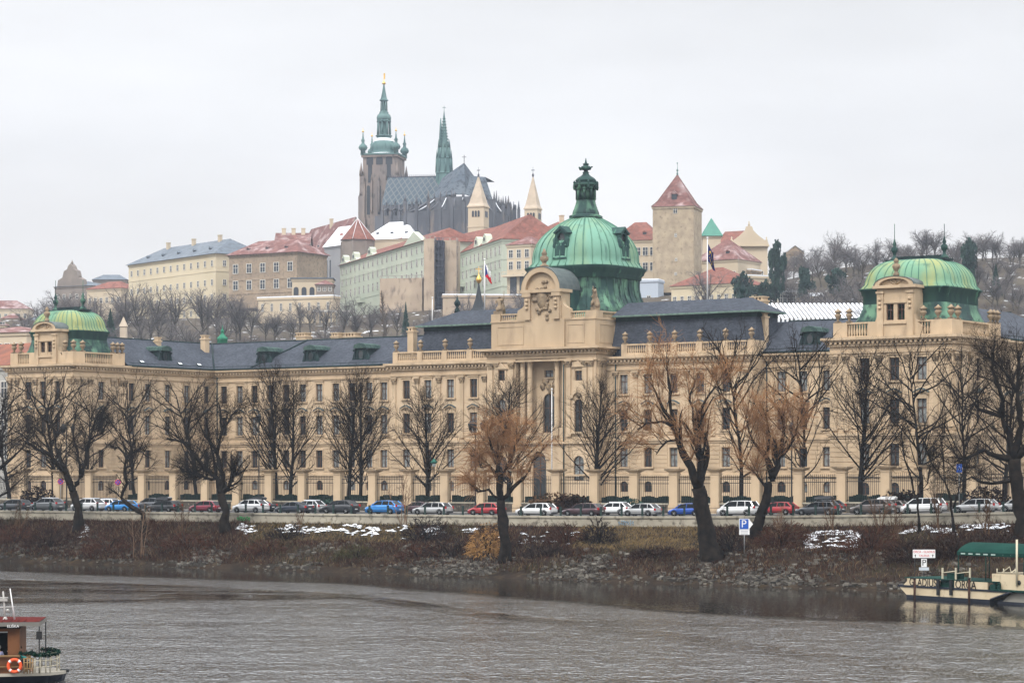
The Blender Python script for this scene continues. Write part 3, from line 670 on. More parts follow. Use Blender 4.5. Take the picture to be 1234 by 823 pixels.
# ---- corner pavilions' roofs
def pavilion(s0, s1, d, yback, px_roof, eave_py, top_py, gpx, arch_py, wins_py, gw_px, rods, rod_top):
    T = TOP+.42
    pa = MB(I4); zp = T+1.85; y0 = -d
    pa.box(s0+.3, s1-.3, y0+.3, yback-.3, T-.3, T+.1)
    def run(M, a, b, kinds):
        pa.M = M
        tot = sum(w for w, _ in kinds); x = a
        for w, k in kinds:
            ww = (b-a)*w/tot
            if k: pa.box(x, x+ww, -.28, .28, T, zp)
            else: baluster_run(pa, x, x+ww, T, zp)
            x += ww
    run(frame_to(0, y0+.6, 0), s0+.3, s1-.3, ((1.5,1),(2.3,0),(4.4,1),(2.3,0),(2.2,1)))
    run(Mside(s1-.6), y0+.9, yback-.3, ((1.6,1),(5,0),(2.2,1)))
    pa.M = frame_to(s0+.6, 0, R(-90)); pa.box(-yback+.3, d-.9, -.28, .28, T, zp)
    pa.M = I4; pa.box(s0+.3, s1-.3, yback-.88, yback-.32, T, zp)
    pa.build('parapet', stucco2, ac)
    for (x, y) in ((s0+.8, y0+.6), (s0+2.3, y0+.6), (s1-4.1, y0+.6), (s1-2.2, y0+.6), (s1-.6, y0+.7), (s1-.6, y0+2.6), (s1-.6, yback-2.6), (s1-.6, yback-1.6), (s1-.6, yback-.6), (s0+.6, yback-.6)):
        put('urn', URN, ac, (x, y, zp))
    # roof
    a0, a1 = sof(px_roof[0], d-2.4), sof(px_roof[1], d-2.4); b0 = y0+2.4; b1 = -dof(px_roof[2], a1); mx_, my_ = (a0+a1)/2, (b0+b1)/2
    ze = zat(eave_py, Zsd(a1, d-2.4))-GZ; zt = zat(top_py, Zsd(a1-3, -my_))-GZ
    hx, hy = (a1-a0)/2, (b1-b0)/2
    lo = MB(I4)
    lo.lathe((mx_, my_, 0), [(1.13,T),(1.10,T+1.9),(1.03,T+2.6),(.97,T+3.6),(.955,ze-.95)], 64, hx, hy, pw=11, mi=0)
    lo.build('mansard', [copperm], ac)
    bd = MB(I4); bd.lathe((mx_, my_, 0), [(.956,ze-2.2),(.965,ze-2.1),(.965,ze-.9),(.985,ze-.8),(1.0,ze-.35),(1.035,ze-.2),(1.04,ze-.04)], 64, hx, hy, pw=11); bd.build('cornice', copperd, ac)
    up = MB(I4); H = zt-ze
    prof = [(1.045,ze-.08),(1.04,ze+.05),(.98,ze+.45)] + [(.34+.63*math.cos(math.pi/2*k/9.5)**.85, ze+.45+(H-.5)*math.sin(math.pi/2*k/9.5)) for k in range(1,10)] + [(.36,zt),(.05,zt+.05)]
    up.lathe((mx_, my_, 0), prof, 64, hx, hy, pw=6)
    N = 40
    for k in range(N):
        t = 2*math.pi*(k+.5)/N; c_, s_ = math.cos(t), math.sin(t); q = (abs(c_)**6+abs(s_)**6)**(-1/6)
        up.tube([(mx_+(r+.003)*hx*c_*q, my_+(r+.003)*hy*s_*q, z) for r, z in prof[:-2]], .055, 4, mi=1)
    up.build('dome', [copperp, copperrib], ac)
    rg = MB(I4); ra, rb = sof(rods[0], -my_), sof(rods[1], -my_)
    rg.box(ra-.6, rb+.6, my_-1.2, my_+1.2, zt-.15, zt+.12); rg.box(ra, rb, my_-.12, my_+.12, zt+.12, zt+.55)
    rg.build('roof_ridge', darkmetal, ac)
    for x in (ra, rb):
        fi = MB(I4); fi.lathe((x, my_, zt+.1), [(.65,0),(.4,.3),(.16,.6),(.2,.9),(.4,1.15),(.42,1.5),(.16,1.75),(.26,1.95),(.14,2.3),(.07,2.6),(.03,2.7)], 10)
        fi.tube([(x, my_, zt+2.6), (x, my_, zat(rod_top, Zsd(x, -my_))-GZ)], .045, 5); fi.build('finial', copperm, ac)
    # arched dormer on the front
    g = MB(frame_to(gpx[0], y0+.25, 0)); hw = gpx[1]; zg = zat(arch_py[1], Zsd(gpx[0], d))-GZ; zgt = zat(arch_py[0], Zsd(gpx[0], d))-GZ
    w0, w1 = zat(wins_py[1], Zsd(gpx[0], d))-GZ, zat(wins_py[0], Zsd(gpx[0], d))-GZ
    wall(g, -hw, hw, T, zg, [(-.72,.95,w0,w1,False), (.72,.95,w0,w1,False)])
    g.box(-hw, -hw+.2, .01, 3.2, T, zg); g.box(hw-.2, hw, .01, 3.2, T, zg)
    for q in (-1, 1):
        g.box(q*(hw-.5)-.4, q*(hw-.5)+.4, -.2, 0, T, zg-.6); g.box(q*(hw-.5)-.5, q*(hw-.5)+.5, -.32, 0, zg-.6, zg-.35)
        g.extr([(q*hw, T), (q*(hw+1.1), T), (q*(hw+.9), T+1.2), (q*(hw+.3), T+1.7), (q*hw, T+2.6)][::q], .1, .8)
        for k in range(3): g.lathe((q*(hw-.5), -.25, zg-1.5-.5*k), [(.04,0),(.22,.12),(.18,.34),(.04,.42)], 6)
    g.box(-1.5, 1.5, -.18, 0, w0-.45, w0-.2); g.box(-1.5, 1.5, -.15, 0, w1+.1, w1+.3)
    g.box(-hw-.35, hw+.35, -.5, 3.0, zg, zg+.35)
    n = 14; Rz = zgt-zg-.35
    ar = lambda r, a: (r*math.cos(a), zg+.35+(r/(hw+.1))*Rz*math.sin(a))
    for k in range(n):
        a, b = math.pi*k/n, math.pi*(k+1)/n
        g.extr([ar(hw+.1,a), ar(hw+.1,b), ar(hw-.5,b), ar(hw-.5,a)], -.45, 2.6)
        g.extr([ar(hw+.22,a), ar(hw+.22,b), ar(hw+.11,b), ar(hw+.11,a)], -.52, 4.6, 1)
    g.extr([ar(hw-.5, math.pi*k/n) for k in range(n+1)], .05, .5)
    for a in (60, 90, 120): g.tube([(0, 0, zg+.4), (ar(hw-.6, R(a))[0], 0, ar(hw-.6, R(a))[1])], .1, 4)
    g.lathe((0, .2, zgt), [(.35,0),(.4,.3),(.2,.5),(.25,.7),(.5,1.1),(.45,1.4),(.2,1.6),(.35,1.8),(.1,2.2)], 9, mi=2)
    dd_ = g.build('arched_dormer', [stucco2, MT['lead_sheet'], dirty_relief], ac)
    for q in (-.72, .72):
        k = (.95, round(w1-w0,2), False)
        if k not in WM: WM[k] = win_mesh(.95, w1-w0)
        o = put('window', WM[k][0], dd_, (gpx[0]+q, y0+.25, w0)); o.name = 'dormer_window'
gl = sof(54, DL); pavilion(S0, 0, DL, yL, (33, 91.5, 134), 397, 374, (gl, 2.35), (387.5, 399.5), (412, 427), 0, (67, 100), 338)
gr_ = sof(1078, DR); pavilion(PR0, SR, DR, yR, (1033, 1138, 1185.5), 343.5, 312.5, (gr_, 2.45), (333, 347), (366, 385.5), 0, (1078, 1138), 270)

# ---- slate roofs
rf = MB(I4); ze, zr_ = TOP+.5, TOP+5.1
def gable_roof(x0, x1, y0, y1, z0, z1, along='x', mi=0):
    if along == 'x': ym = (y0+y1)/2; rf.poly([(x0,y0,z0),(x1,y0,z0),(x1,ym,z1),(x0,ym,z1)], mi); rf.poly([(x1,y1,z0),(x0,y1,z0),(x0,ym,z1),(x1,ym,z1)], mi)
    else: xm = (x0+x1)/2; rf.poly([(x1,y0,z0),(x1,y1,z0),(xm,y1,z1),(xm,y0,z1)], mi); rf.poly([(x0,y1,z0),(x0,y0,z0),(xm,y0,z1),(xm,y1,z1)], mi)
ylim = 14.6
ym = (-.75+ylim)/2; xl = S0-.5; xm = (xl+.25)/2
# left wing (ridge runs back) meets the front wing in a valley
rf.poly([(.25,yL,ze),(.25,-.75,ze),(xm,ym,zr_),(xm,yL,zr_)]); rf.poly([(xl,ylim,ze),(xl,yL,ze),(xm,yL,zr_),(xm,ym,zr_)])
rf.poly([(.25,-.75,ze),(F0+2,-.75,ze),(F0+2,ym,zr_),(xm,ym,zr_)]); rf.poly([(F0+2,ylim,ze),(xl,ylim,ze),(xm,ym,zr_),(F0+2,ym,zr_)])
xr = SR-.5+.75; xq = (xr+PR0-.5)/2
rf.build('slate_roof', slate, ac); rf = MB(I4)
rf.poly([(F1-2,-.75,ze),(PR0-.5,-.75,ze),(xq,ym,zr_),(F1-2,ym,zr_)]); rf.poly([(xr,ylim,ze),(F1-2,ylim,ze),(F1-2,ym,zr_),(xq,ym,zr_)])
rf.poly([(xr,yR,ze),(xr,ylim,ze),(xq,ym,zr_),(xq,yR,zr_)]); rf.poly([(PR0-.5,-.75,ze),(PR0-.5,yR,ze),(xq,yR,zr_),(xq,ym,zr_)])
rf.build('slate_roof', slate, ac)
gu = MB(I4)
def gutter(x0, y0, x1, y1, z=ze): gu.tube([(x0,y0,z), (x1,y1,z)], .16, 6)
for qi, (a, b, c, d) in enumerate(((.3,yL,.3,-.8), (.3,-.8,F0,-.8), (F1,-.8,PR0-.5,-.8), (xr,yR,xr,ylim))):
    if qi == 2: gu.build('gutter', darkmetal, ac); gu = MB(I4)
    gutter(a,b,c,d); gu.tube([(a,b,ze+.45),(c,d,ze+.45)], .04, 4)
    nn = int(math.hypot(c-a,d-b)/1.5)
    for k in range(nn): q = (k+.5)/nn; x, y = a+(c-a)*q, b+(d-b)*q; gu.tube([(x,y,ze),(x,y,ze+.5)], .03, 4)
gu.build('gutter', darkmetal, ac); gu = MB(I4)
gu.tube([(.25,-.75,ze+.08),(xm,ym,zr_+.08)], .14, 4); gu.tube([(xm,yL,zr_+.05),(xm,ym,zr_+.05),(F0,ym,zr_+.05)], .1, 4)
ge = MB(I4); ge.tube([(F1,ym,zr_+.05),(xq,ym,zr_+.05)], .1, 4)
sx = sof(340, -3); gu.tube([(sx-3.4,-.75,ze+.1),(sx+2,ym,zr_+.1)], .13, 4)
gu.build('ridge_flashing', darkmetal, ac); ge.build('ridge_flashing', darkmetal, ac)
# dark dormers on the slates
dmb = MB()
dmb.box(-1.0,1.0,0,3.0,-.6,1.75,0); dmb.extr([(-1.3,1.5),(1.3,1.5),(1.05,2.05),(0,2.3),(-1.05,2.05)], -.35, 3.4, 1)
for q in (-1,1): dmb.extr([(q*1.1,-.6),(q*1.75,-.6),(q*1.5,.2),(q*1.25,.9),(q*1.1,1.5)][::q], -.1, .25, 0); dmb.lathe((q*1.25,-.15,1.0), [(.05,0),(.25,.15),(.05,.4)], 6)
dmb.extr([(.5*math.cos(2*math.pi*k/12), .55+.68*math.sin(2*math.pi*k/12)) for k in range(12)], -.06, .02, 2)
for k in range(12):
    a, b = 2*math.pi*k/12, 2*math.pi*(k+1)/12; f = lambda r, q: (r*math.cos(q), .55+r*1.3*math.sin(q))
    dmb.extr([f(.66,a), f(.66,b), f(.5,b), f(.5,a)], -.16, 0, 0)
t_ = dmb.build('dormer', [darkmetal, mat('green_dormer_cap', (.03,.055,.055), (.07,.11,.095), 2), glass]); DM = t_.data; bpy.data.objects.remove(t_)
yd = .9
for px in (315, 371.5, 432): put('dormer', DM, ac, (sof(px+3, -yd), yd, ze+1.2))
put('dormer', DM, ac, (sof(976, -yd), yd, ze+1.2))
put('dormer', DM, ac, (-1.7, ysd(199, -1.7), ze+1.2), R(90))
sk = MB(); sk.box(-.45,.45,-.05,.05,-.3,.3,0); sk.box(-.36,.36,-.08,-.05,-.22,.22,1)
t_ = sk.build('skylight', [darkmetal, mat('frosted_skylight', (.6,.62,.65), rough=.3)]); SK = t_.data; bpy.data.objects.remove(t_)
for px in (171, 217, 240):
    o = put('skylight', SK, ac, (-.7, ysd(px, -.7), ze+.75), R(90)); o.rotation_euler = (R(-55), 0, R(90))

# ---- mansards either side of the middle
def mansard(x0, x1, hips, name):
    y0 = -DF+1.6; m1 = zat(397.5 if x0 < SC-5 else 384.5, Zsd((x0+x1)/2, -y0-1))-GZ; m0 = TOP+.4
    r_ = MB(I4); i0 = .9 if hips[0] else 0; i1 = .9 if hips[1] else 0
    yb = y0+8.2; r_.frus((x0,x1,y0,yb), (x0+i0,x1-i1,y0+1.4,yb-.8), m0, m1, 0)
    r_.box(x0+i0-.1*bool(i0), x1-i1+.1*bool(i1), y0+1.3, yb-.7, m1, m1+.6, 1)
    e0, e1 = (x0-.1 if i0 else x0), (x1+.1 if i1 else x1)
    z1 = m1+.6; z2 = zat(374 if x0 < SC-5 else 361.5, Zsd((x0+x1)/2, -3))-GZ
    r_.box(e0, e1, y0+.4, yb, z1, z1+.22, 2)
    yq = (y0+yb)/2+.6; r_.frus((e0,e1,y0+.42,yb-.02), (x0+5.2 if i0 else x0, x1-3.4 if i1 else x1, yq-.2, yq+.2), z1+.22, z2, 0)
    r_.build('mansard_roof', [slate, darkmetal, mat('zinc_edge_'+name, (.16,.24,.2), (.1,.15,.13), 2)], ac)
    return z2
z2l = mansard(sof(503, 1), K0+.3, (1,0), 'a'); z2r = mansard(K1-.3, sof(913, 1.5), (0,1), 'b')
bl = MB(Mf(DF-.75)); T = TOP+.42
def pedbal(xs0, xs1, n):
    w = (xs1-xs0)/n; bl.box(xs0, xs1, -.3, .3, T, T+.3)
    for k in range(n):
        a = xs0+k*w; bl.box(a, a+.9, -.3, .3, T+.3, T+1.75); baluster_run(bl, a+.9, a+w, T+.3, T+1.75)
        put('urn', URN, ac, (a+.45, -DF+.75, T+1.75))
    bl.box(xs1, xs1+.9, -.3, .3, T, T+1.75); put('urn', URN, ac, (xs1+.45, -DF+.75, T+1.75))
pedbal(F0, K0-1.4, 4); bl.M = frame_to(F0+.3, 0, R(-90)); bl.box(-1, DF-1.05, -.3, .3, T, T+1.75); bl.build('balustrade', stucco2, ac)
bl = MB(Mf(DF-.75)); pedbal(K1+2.2, F1-.9, 5)
bl.M = Mside(F1-.3); bl.box(-DF+1.05, -DF+4, -.3, .3, T, T+1.75); bl.build('balustrade', stucco2, ac)
# chimneys
def chimney(s, y, z0, z1, w=1.2, l=1.5, side=False):
    c = MB(); c.box(-w/2, w/2, -l/2, l/2, z0, z1-.75); c.box(-w/2-.12, w/2+.12, -l/2-.12, l/2+.12, z1-.75, z1-.55)
    k = max(2, int(w/.5))
    for q in range(k): x = -w/2+(q+.5)*w/k; c.box(x-.13, x+.13, -l/2, l/2, z1-.55, z1-.15)
    c.box(-w/2-.06, w/2+.06, -l/2-.06, l/2+.06, z1-.15, z1)
    c.build('chimney', stucco2, ac, (s, y, 0))
chimney(sof(494,-1), 1.6, TOP+.5, hz(394, sof(496,-1), -1), 1.1, 1.0)
chimney(sof(917,-1), 1.6, TOP+.5, hz(376, sof(922,-1), -1), 1.2, 1.0)
chimney(-5, ysd(247, -5), TOP+2, hz(405, -5, -6), 1.0, 1.0); chimney(-6, ysd(190, -6), TOP+2, hz(406, -6, 8), .8, .8)
for px, w in ((366, 2), (407, 1.6), (425, 2.4)): chimney(sof(px, -17), 17, TOP-2, hz(401, sof(px,-17), -17), w, 1.6)
chimney(sof(915,-16), 16, TOP-2, hz(357.5, sof(915,-16), -16), 2.2, 1.6)
for px, zz in ((551, z2l), (895, z2r)):
    s_ = sof(px, -3); q = MB(I4); q.lathe((s_, 3.0, zz-.2), [(.5,0),(.35,.5),(.15,.8),(.45,1.2),(.5,1.5),(.2,1.9),(.1,2.2),(.03,2.6)], 10); q.build('finial', darkmetal, ac)
# courtyard turret with a green onion cap behind the left wing
s_ = sof(268, -17); q = MB(I4); z0 = hz(409, s_, -17)
q.lathe((s_, 17, z0), [(.85,-5),(.85,-.1),(.95,0),(.85,.3),(.5,.6),(.28,.9),(.22,1.2),(.34,1.35),(.22,1.55),(.08,1.8),(.03,2.4)], 12); q.build('roof_turret', mat('bright_green_copper', (.03,.16,.10), (.06,.22,.14), 2), ac)
q = MB(I4); q.box(0, SR, 16, 18, -1, TOP-1.5); q.box(0, SR, 15.5, 18.5, TOP-1.5, TOP+.2, 1); q.build('rear_range', [stucco, slate], ac)
# downpipes
for px, d in ((679.5, DC), (742, DF)): dp = MB(I4); s_ = sof(px, d)+.1; dp.tube([(s_, -d-.2, 0), (s_, -d-.2, TOP-.6)], .09, 6); dp.build('downpipe', darkmetal, ac)
for s_, d in ((.9, 0), (F0-.4, 0), (F1+.5, 0)): dp = MB(I4); dp.tube([(s_-.5 if s_ < 1 else s_, -d-.2, 0), (s_-.5 if s_ < 1 else s_, -d-.2, TOP-.6)], .09, 6); dp.build('downpipe', darkmetal, ac)
# ------------------------------------------------------------------ the castle and the houses on the hill
yel = mat('pale_yellow_plaster', (.60,.52,.37), (.53,.455,.32), .05, bump=.1)  # castle colours muted paler and greyer, standing in for some distance haze
crm = mat('cream_plaster', (.56,.47,.35), (.48,.40,.29), .07, bump=.1)
tan = mat('tan_sgraffito_wall', (.36,.28,.20), (.27,.21,.155), .2, c3=(.2,.16,.12), s3=1, l3=.5, h3=.7)
grn = mat('pale_green_plaster', (.47,.50,.41), (.41,.45,.37), .06)
gry = mat('grey_plaster', (.30,.30,.31), (.25,.25,.26), .1)
brg = mat('brown_grey_plaster', (.26,.22,.19), (.2,.17,.15), .2)
oldst = mat('old_tower_masonry', (.42,.34,.24), (.31,.25,.18), .35, bump=.3, c3=(.2,.16,.12), s3=.8, l3=.55, h3=.75)
redr = mat('red_tile_roof', (.20,.09,.07), (.155,.07,.055), .15, c3=(.22,.08,.06), s3=.6, l3=.5, h3=.7)
redp = mat('snow_dusted_tile_roof', (.18,.09,.08), (.14,.07,.062), .2, c3=(.5,.42,.42), s3=.22, l3=.5, h3=.85)
snow = mat('snow', (.80,.83,.87), (.74,.77,.82), 1, rough=.7, bump=.3)
snowr = mat('snow_covered_roof', (.78,.80,.84), (.7,.72,.76), .2, c3=(.25,.12,.1), s3=.3, l3=.62, h3=.7)
gslate = mat('grey_blue_roof', (.085,.105,.13), (.11,.13,.155), .08, rough=.7)
for m_, s_ in ((redr, .9), (redp, .9), (gslate, .8)): roof_lines(m_, s_, (1,1,1.6), .2, .8)
scafm = mat('scaffold_net', (.46,.37,.28), (.36,.285,.215), .12, stretch=(1,1,.4), c3=(.2,.16,.13), s3=.5, l3=.55, h3=.7)
sdark = mat('scaffold_steel', (.05,.055,.075), (.09,.09,.11), .5)
goth = mat('gothic_sandstone', (.13,.135,.15), (.085,.09,.105), .12, stretch=(1,1,.4), c3=(.2,.17,.15), s3=.25, l3=.55, h3=.72)  # stone paled grey-blue, with distance haze put into its colour
gothl = mat('tower_brown_sandstone', (.27,.22,.19), (.16,.145,.145), .15, stretch=(1,1,.4), c3=(.09,.08,.078), s3=.4, l3=.55, h3=.7)
gcop = mat('old_spire_copper', (.115,.20,.19), (.07,.135,.135), .25, rough=.7, stretch=(1,1,.3), c3=(.03,.075,.08), s3=.5, l3=.55, h3=.7)
gold = mat('gilding', (.7,.42,.1), metal=.9, rough=.3)
fw_dark = mat('far_window', (.045,.05,.06), rough=.2); fw_frame = mat('far_window_frame', (.62,.6,.55))

FW = {}
def far_win(w, h, fr=.16, arch=False):
    k = (w, h, fr, arch)
    if k not in FW:
        b = MB()
        if arch:
            n = 6; pts = [(-w/2,0),(w/2,0)] + [(w/2*math.cos(math.pi*q/n), h-w/2+w/2*math.sin(math.pi*q/n)) for q in range(n+1)]
            b.extr(pts, -.12, .0, 1)
        else:
            b.box(-w/2-fr, -w/2, -.18, 0, -fr, h+fr, 0); b.box(w/2, w/2+fr, -.18, 0, -fr, h+fr, 0)
            b.box(-w/2, w/2, -.18, 0, h, h+fr, 0); b.box(-w/2, w/2, -.22, 0, -fr, 0, 0)
            b.box(-w/2, w/2, -.06, 0, 0, h, 1); b.box(-.07, .07, -.12, -.06, 0, h, 0); b.box(-w/2, w/2, -.12, -.061, h*.6, h*.6+.12, 0)
        o = b.build('window', [fw_frame, fw_dark]); FW[k] = o.data; bpy.data.objects.remove(o)
    return FW[k]
def house(name, label, cat, A, B, D, ztop, zbase, wm, roof, rm, ridge=None, rows=(), n=0, ns=0, win=(1.3, 2.2), eave=.7, band=None, over_x=None, group=None, chim=0, dorm=0, inset=None):
    """A, B = (picture column, distance) of the two front corners; heights above the river"""
    a = W(A[0], CY, A[1]).xy; b = W(B[0], CY, B[1]).xy; L = (b-a).length; ang = math.atan2((b-a).y, (b-a).x)
    root = empty(name, (a.x, a.y, zbase), ang, label, cat, group); h = ztop-zbase
    w = MB(); w.box(0, L, 0, D, 0, h)
    if band:
        for z in band: w.box(-.15, L+.15, -.15, D+.15, h*z-.18, h*z+.18)
    w.box(-.3, L+.3, -.3, D+.3, h-.8, h-.02)
    wall_ = w.build('wall', wm, root)
    if roof:
        H = (ridge-ztop) if ridge else D*.5; r = MB(); e = eave; m_ = H*.0
        if roof == 'hip':
            i = inset if inset is not None else min(D/2, L/2)
            r.add([(-e,-e,h),(L+e,-e,h),(L+e,D+e,h),(-e,D+e,h),(i,D/2,h+H),(L-i,D/2,h+H)], [(0,1,5,4),(1,2,5),(2,3,4,5),(3,0,4),(3,2,1,0)])
        elif roof == 'gable':
            r.add([(-e,-e,h),(L+e,-e,h),(L+e,D+e,h),(-e,D+e,h),(-e,D/2,h+H),(L+e,D/2,h+H)], [(0,1,5,4),(2,3,4,5),(3,2,1,0)]); 
            r.add([(0,0,h),(0,D,h),(0,D/2,h+H*.97),(L,0,h),(L,D,h),(L,D/2,h+H*.97)], [(0,1,2),(3,5,4)], 1)
        elif roof == 'gabley':
            r.add([(-e,-e,h),(L+e,-e,h),(L+e,D+e,h),(-e,D+e,h),(L/2,-e,h+H),(L/2,D+e,h+H)], [(0,4,5,3),(1,2,5,4),(3,2,1,0)])
            r.add([(0,-.02,h),(L,-.02,h),(L/2,-.02,h+H*.97),(0,D,h),(L,D,h),(L/2,D,h+H*.97)], [(0,1,2),(3,5,4)], 1)
        elif roof == 'pyr':
            r.add([(-e,-e,h),(L+e,-e,h),(L+e,D+e,h),(-e,D+e,h),(L/2,D/2,h+H)], [(0,1,4),(1,2,4),(2,3,4),(3,0,4),(3,2,1,0)])
        elif roof == 'flat': r.box(-e,L+e,-e,D+e,h,h+.4)
        ro = r.build('roof', [rm, wm], root)
        for k in range(chim):
            c = MB(); x = L*(k+.7)/(chim+.4); zt = h+H
            c.box(x-.8, x+.8, D*.45-.6, D*.45+.6, h+H*.4, zt+1.6); c.box(x-.95, x+.95, D*.45-.75, D*.45+.75, zt+1.6, zt+1.9); c.build('chimney', crm, ro)
        for k in range(dorm):
            c = MB(); x = L*(k+.8)/(dorm+.6); y = D*.16; z = h+H*.32
            c.box(x-.6, x+.6, y-.6, y+1.6, z-.5, z+.7, 1); c.extr([(x-.85,z+.65),(x+.85,z+.65),(x,z+1.35)], y-.8, y+2.4, 0); c.build('dormer', [rm, fw_dark], ro)
    m = far_win(*win)
    for z in rows:
        hh = h*z if z < 1 else z
        for k in range(n): put('window', m, root, (L*(k+.5)/n, -.02, hh))
        for k in range(ns): put('window', m, root, (L+.02, D*(k+.5)/ns, hh), R(90))
    root['L'] = L
    return root, L, h
def Z_(py, Z): return zat(py, Z)
house('palace', 'long pale yellow palace under a grey hipped roof, above bare trees', 'palace', (155,1058), (260,1000), 24, Z_(305.5,1000), Z_(410,1000), yel, 'hip', gslate, Z_(286.5,1010), rows=(.30,.47,.64,.86), n=13, ns=3, band=(.8,.4), chim=3, dorm=5, inset=9, eave=1.1)
house('palace', 'tan palace with a snow dusted pink roof and dark cross windows', 'palace', (276,982), (358,965), 20, Z_(305,970), Z_(370,970), tan, 'hip', redp, Z_(287.5,975), rows=(.35,.66), n=5, win=(2.2,3.4,.2), band=(.53,.27), dorm=3, chim=0, inset=7, eave=1.2)
house('house', 'house with a dull red roof and three chimneys behind the tan palace', 'house', (332,1040), (372,1040), 16, Z_(295,1040), Z_(330,1040), brg, 'gable', redp, Z_(280,1045), chim=3)
house('church', 'brown grey church with a curved baroque gable at the far left of the castle hill', 'church', (66,1160), (112,1150), 22, Z_(344,1150), Z_(375,1150), brg, 'hip', gslate, Z_(336,1150), rows=(.5,), n=6)
ch = [o for o in bpy.data.objects if o.name == 'church'][0]
g = MB(); H0 = Z_(344,1150)-Z_(375,1150)
g.extr([(1.5,H0),(16.5,H0),(16,H0+3),(13.5,H0+4.2),(12.6,H0+7.2),(10.8,H0+8.0),(10.2,H0+9.5),(9,H0+10.6),(7.8,H0+9.5),(7.2,H0+8.0),(5.4,H0+7.2),(4.5,H0+4.2),(2,H0+3)], -.2, 3)
for x in (4.5, 13.5, 9): g.lathe((x, 1.3, H0+(4.2 if x != 9 else 10.4)), [(.5,0),(.7,.6),(.3,1.2),(.05,2)], 6)
g.build('gable', brg, ch)
house('annex', 'low building with a blue grey roof behind the church gable', 'building', (112,1170), (152,1170), 12, Z_(337,1170), Z_(370,1170), brg, 'hip', gslate, Z_(330,1170), inset=4)
house('house', 'low red roofed house left of the long yellow palace', 'house', (105,1100), (146,1090), 14, Z_(347,1090), Z_(385,1090), crm, 'hip', redr, Z_(337,1090), rows=(.55,), n=6, inset=6)
# old royal palace, chapel and halls
house('palace_hall', 'cream hall with a steep red roof full of small dormers', 'palace', (357,1150), (409,1095), 15, Z_(303,1095), Z_(372,1095), crm, 'gable', redp, Z_(262,1100), rows=(.3,.55,.75), n=5, ns=2, dorm=6, band=(.66,.4), win=(1.6,2.6), chim=1)
cb, cL, chh = house('chapel', 'grey gothic chapel with a tent roof of red tiles', 'chapel', (391,1080), (412,1070), 12, Z_(297,1075), Z_(360,1075), gry, 'hip', snowr, Z_(272,1075), inset=2)
for x in (1.8, 4.4): put('window', far_win(.8, 9, .16, True), cb, (x, -.02, chh*.35))
ap = empty('chapel_apse', (W(431,CY,1066).x, 1066, Z_(360,1066)), 0, 'gothic apse with a pointed red tent roof edged in snow', 'apse')
b = MB(); hh = Z_(290,1066)-Z_(360,1066); b.lathe((0,0,0), [(7.2,0),(7.2,hh)], 8, sm=False, rot=R(10)); 
for k in range(8):
    t = math.pi/4*k+R(32); b.box(7.2*math.cos(t)-.4, 7.2*math.cos(t)+.4, 7.2*math.sin(t)-.4, 7.2*math.sin(t)+.4, 0, hh-.5)
b.build('wall', brg, ap)
b = MB(); b.lathe((0,0,hh), [(8.0,0),(7.4,.6),(.1,Z_(263,1066)-Z_(290,1066))], 8, sm=False, rot=R(10)); 
for k in range(8):
    t = math.pi/4*(k+.5)+R(10); b.tube([(7.95*math.cos(t),7.95*math.sin(t),hh+.1),(0,0,hh+Z_(263,1066)-Z_(290,1066))], .12, 4, mi=1)
b.build('roof', [redr, snow], ap)
house('hall', 'long snow covered white roof below the cathedral', 'hall', (438,1110), (500,1100), 20, Z_(287,1100), Z_(320,1100), crm, 'hip', snowr, Z_(265,1105), inset=8, dorm=3)
t_, tL, th = house('terrace_building', 'cream loggia building with dark arched openings below the red hall', 'building', (352,905), (400,905), 10, Z_(336,905), Z_(372,905), crm, 'flat', gslate, Z_(334,905), rows=(.45,), n=5, win=(1.8,3,.1,True))
house('pavilion', 'small cream pavilion with a snowy pyramid roof', 'pavilion', (381,895), (401,895), 7, Z_(343,895), Z_(356,895), brg, 'pyr', redp, Z_(336.5,895), rows=(.4,), n=3, win=(.9,1.5))
house('retaining_wall', 'long cream garden wall with slit windows stepping down the hill', 'wall', (311,880), (401,868), 5, Z_(357,870), Z_(400,870), crm, 'flat', snow, Z_(356,870), rows=(.62,), n=8, win=(.8,2.6,.1), eave=.3)
cw_ = empty('colonnade', (W(379,CY,850).x, 850, Z_(392,850)), 0, 'white garden colonnade of slender pillars on the slope', 'colonnade')
for k in range(8):
    b = MB(); b.lathe((k*1.9,0,0), [(.35,0),(.3,4.2),(.45,4.3),(.45,4.6)], 8); b.build('pillar', fw_frame, cw_)
b = MB(); b.box(-.6,14,-.7,.7,4.6,5.1); b.build('beam', fw_frame, cw_)
# the green palace, in two stretches round the scaffolding
za = Z_(290, 938)
gp, gL, gh = house('palace', 'long pale green palace with green trimmed attic and red roof, left of the scaffolding', 'palace', (410,1052), (512,938), 22, za, Z_(372,960), grn, 'hip', redr, Z_(276,950), rows=(.42,.63,.83), n=18, win=(1.7,3.0,.02), band=(.74,.94,.34), inset=4, eave=1.0)
for k, x in enumerate((6, 22, 46)):
    b = MB(); b.extr([(x-5,gh),(x+5,gh),(x+4.4,gh+.8),(x+2.3,gh+1.6),(x+1.9,gh+3.2),(x,gh+4.0),(x-1.9,gh+3.2),(x-2.3,gh+1.6),(x-4.4,gh+.8)], -.4, 2, 0)
    b.extr([(x+.9*math.cos(q*math.pi/5), gh+2.0+.8*math.sin(q*math.pi/5)) for q in range(10)], -.6, 0, 1); b.build('attic_gable', [grn, fw_dark], gp)
b = MB(); b.extr([(gL-26,gh+.1),(gL-1,gh+.1),(gL-13,gh+4.5)], -.7, 1.5); b.build('pediment', grn, gp)
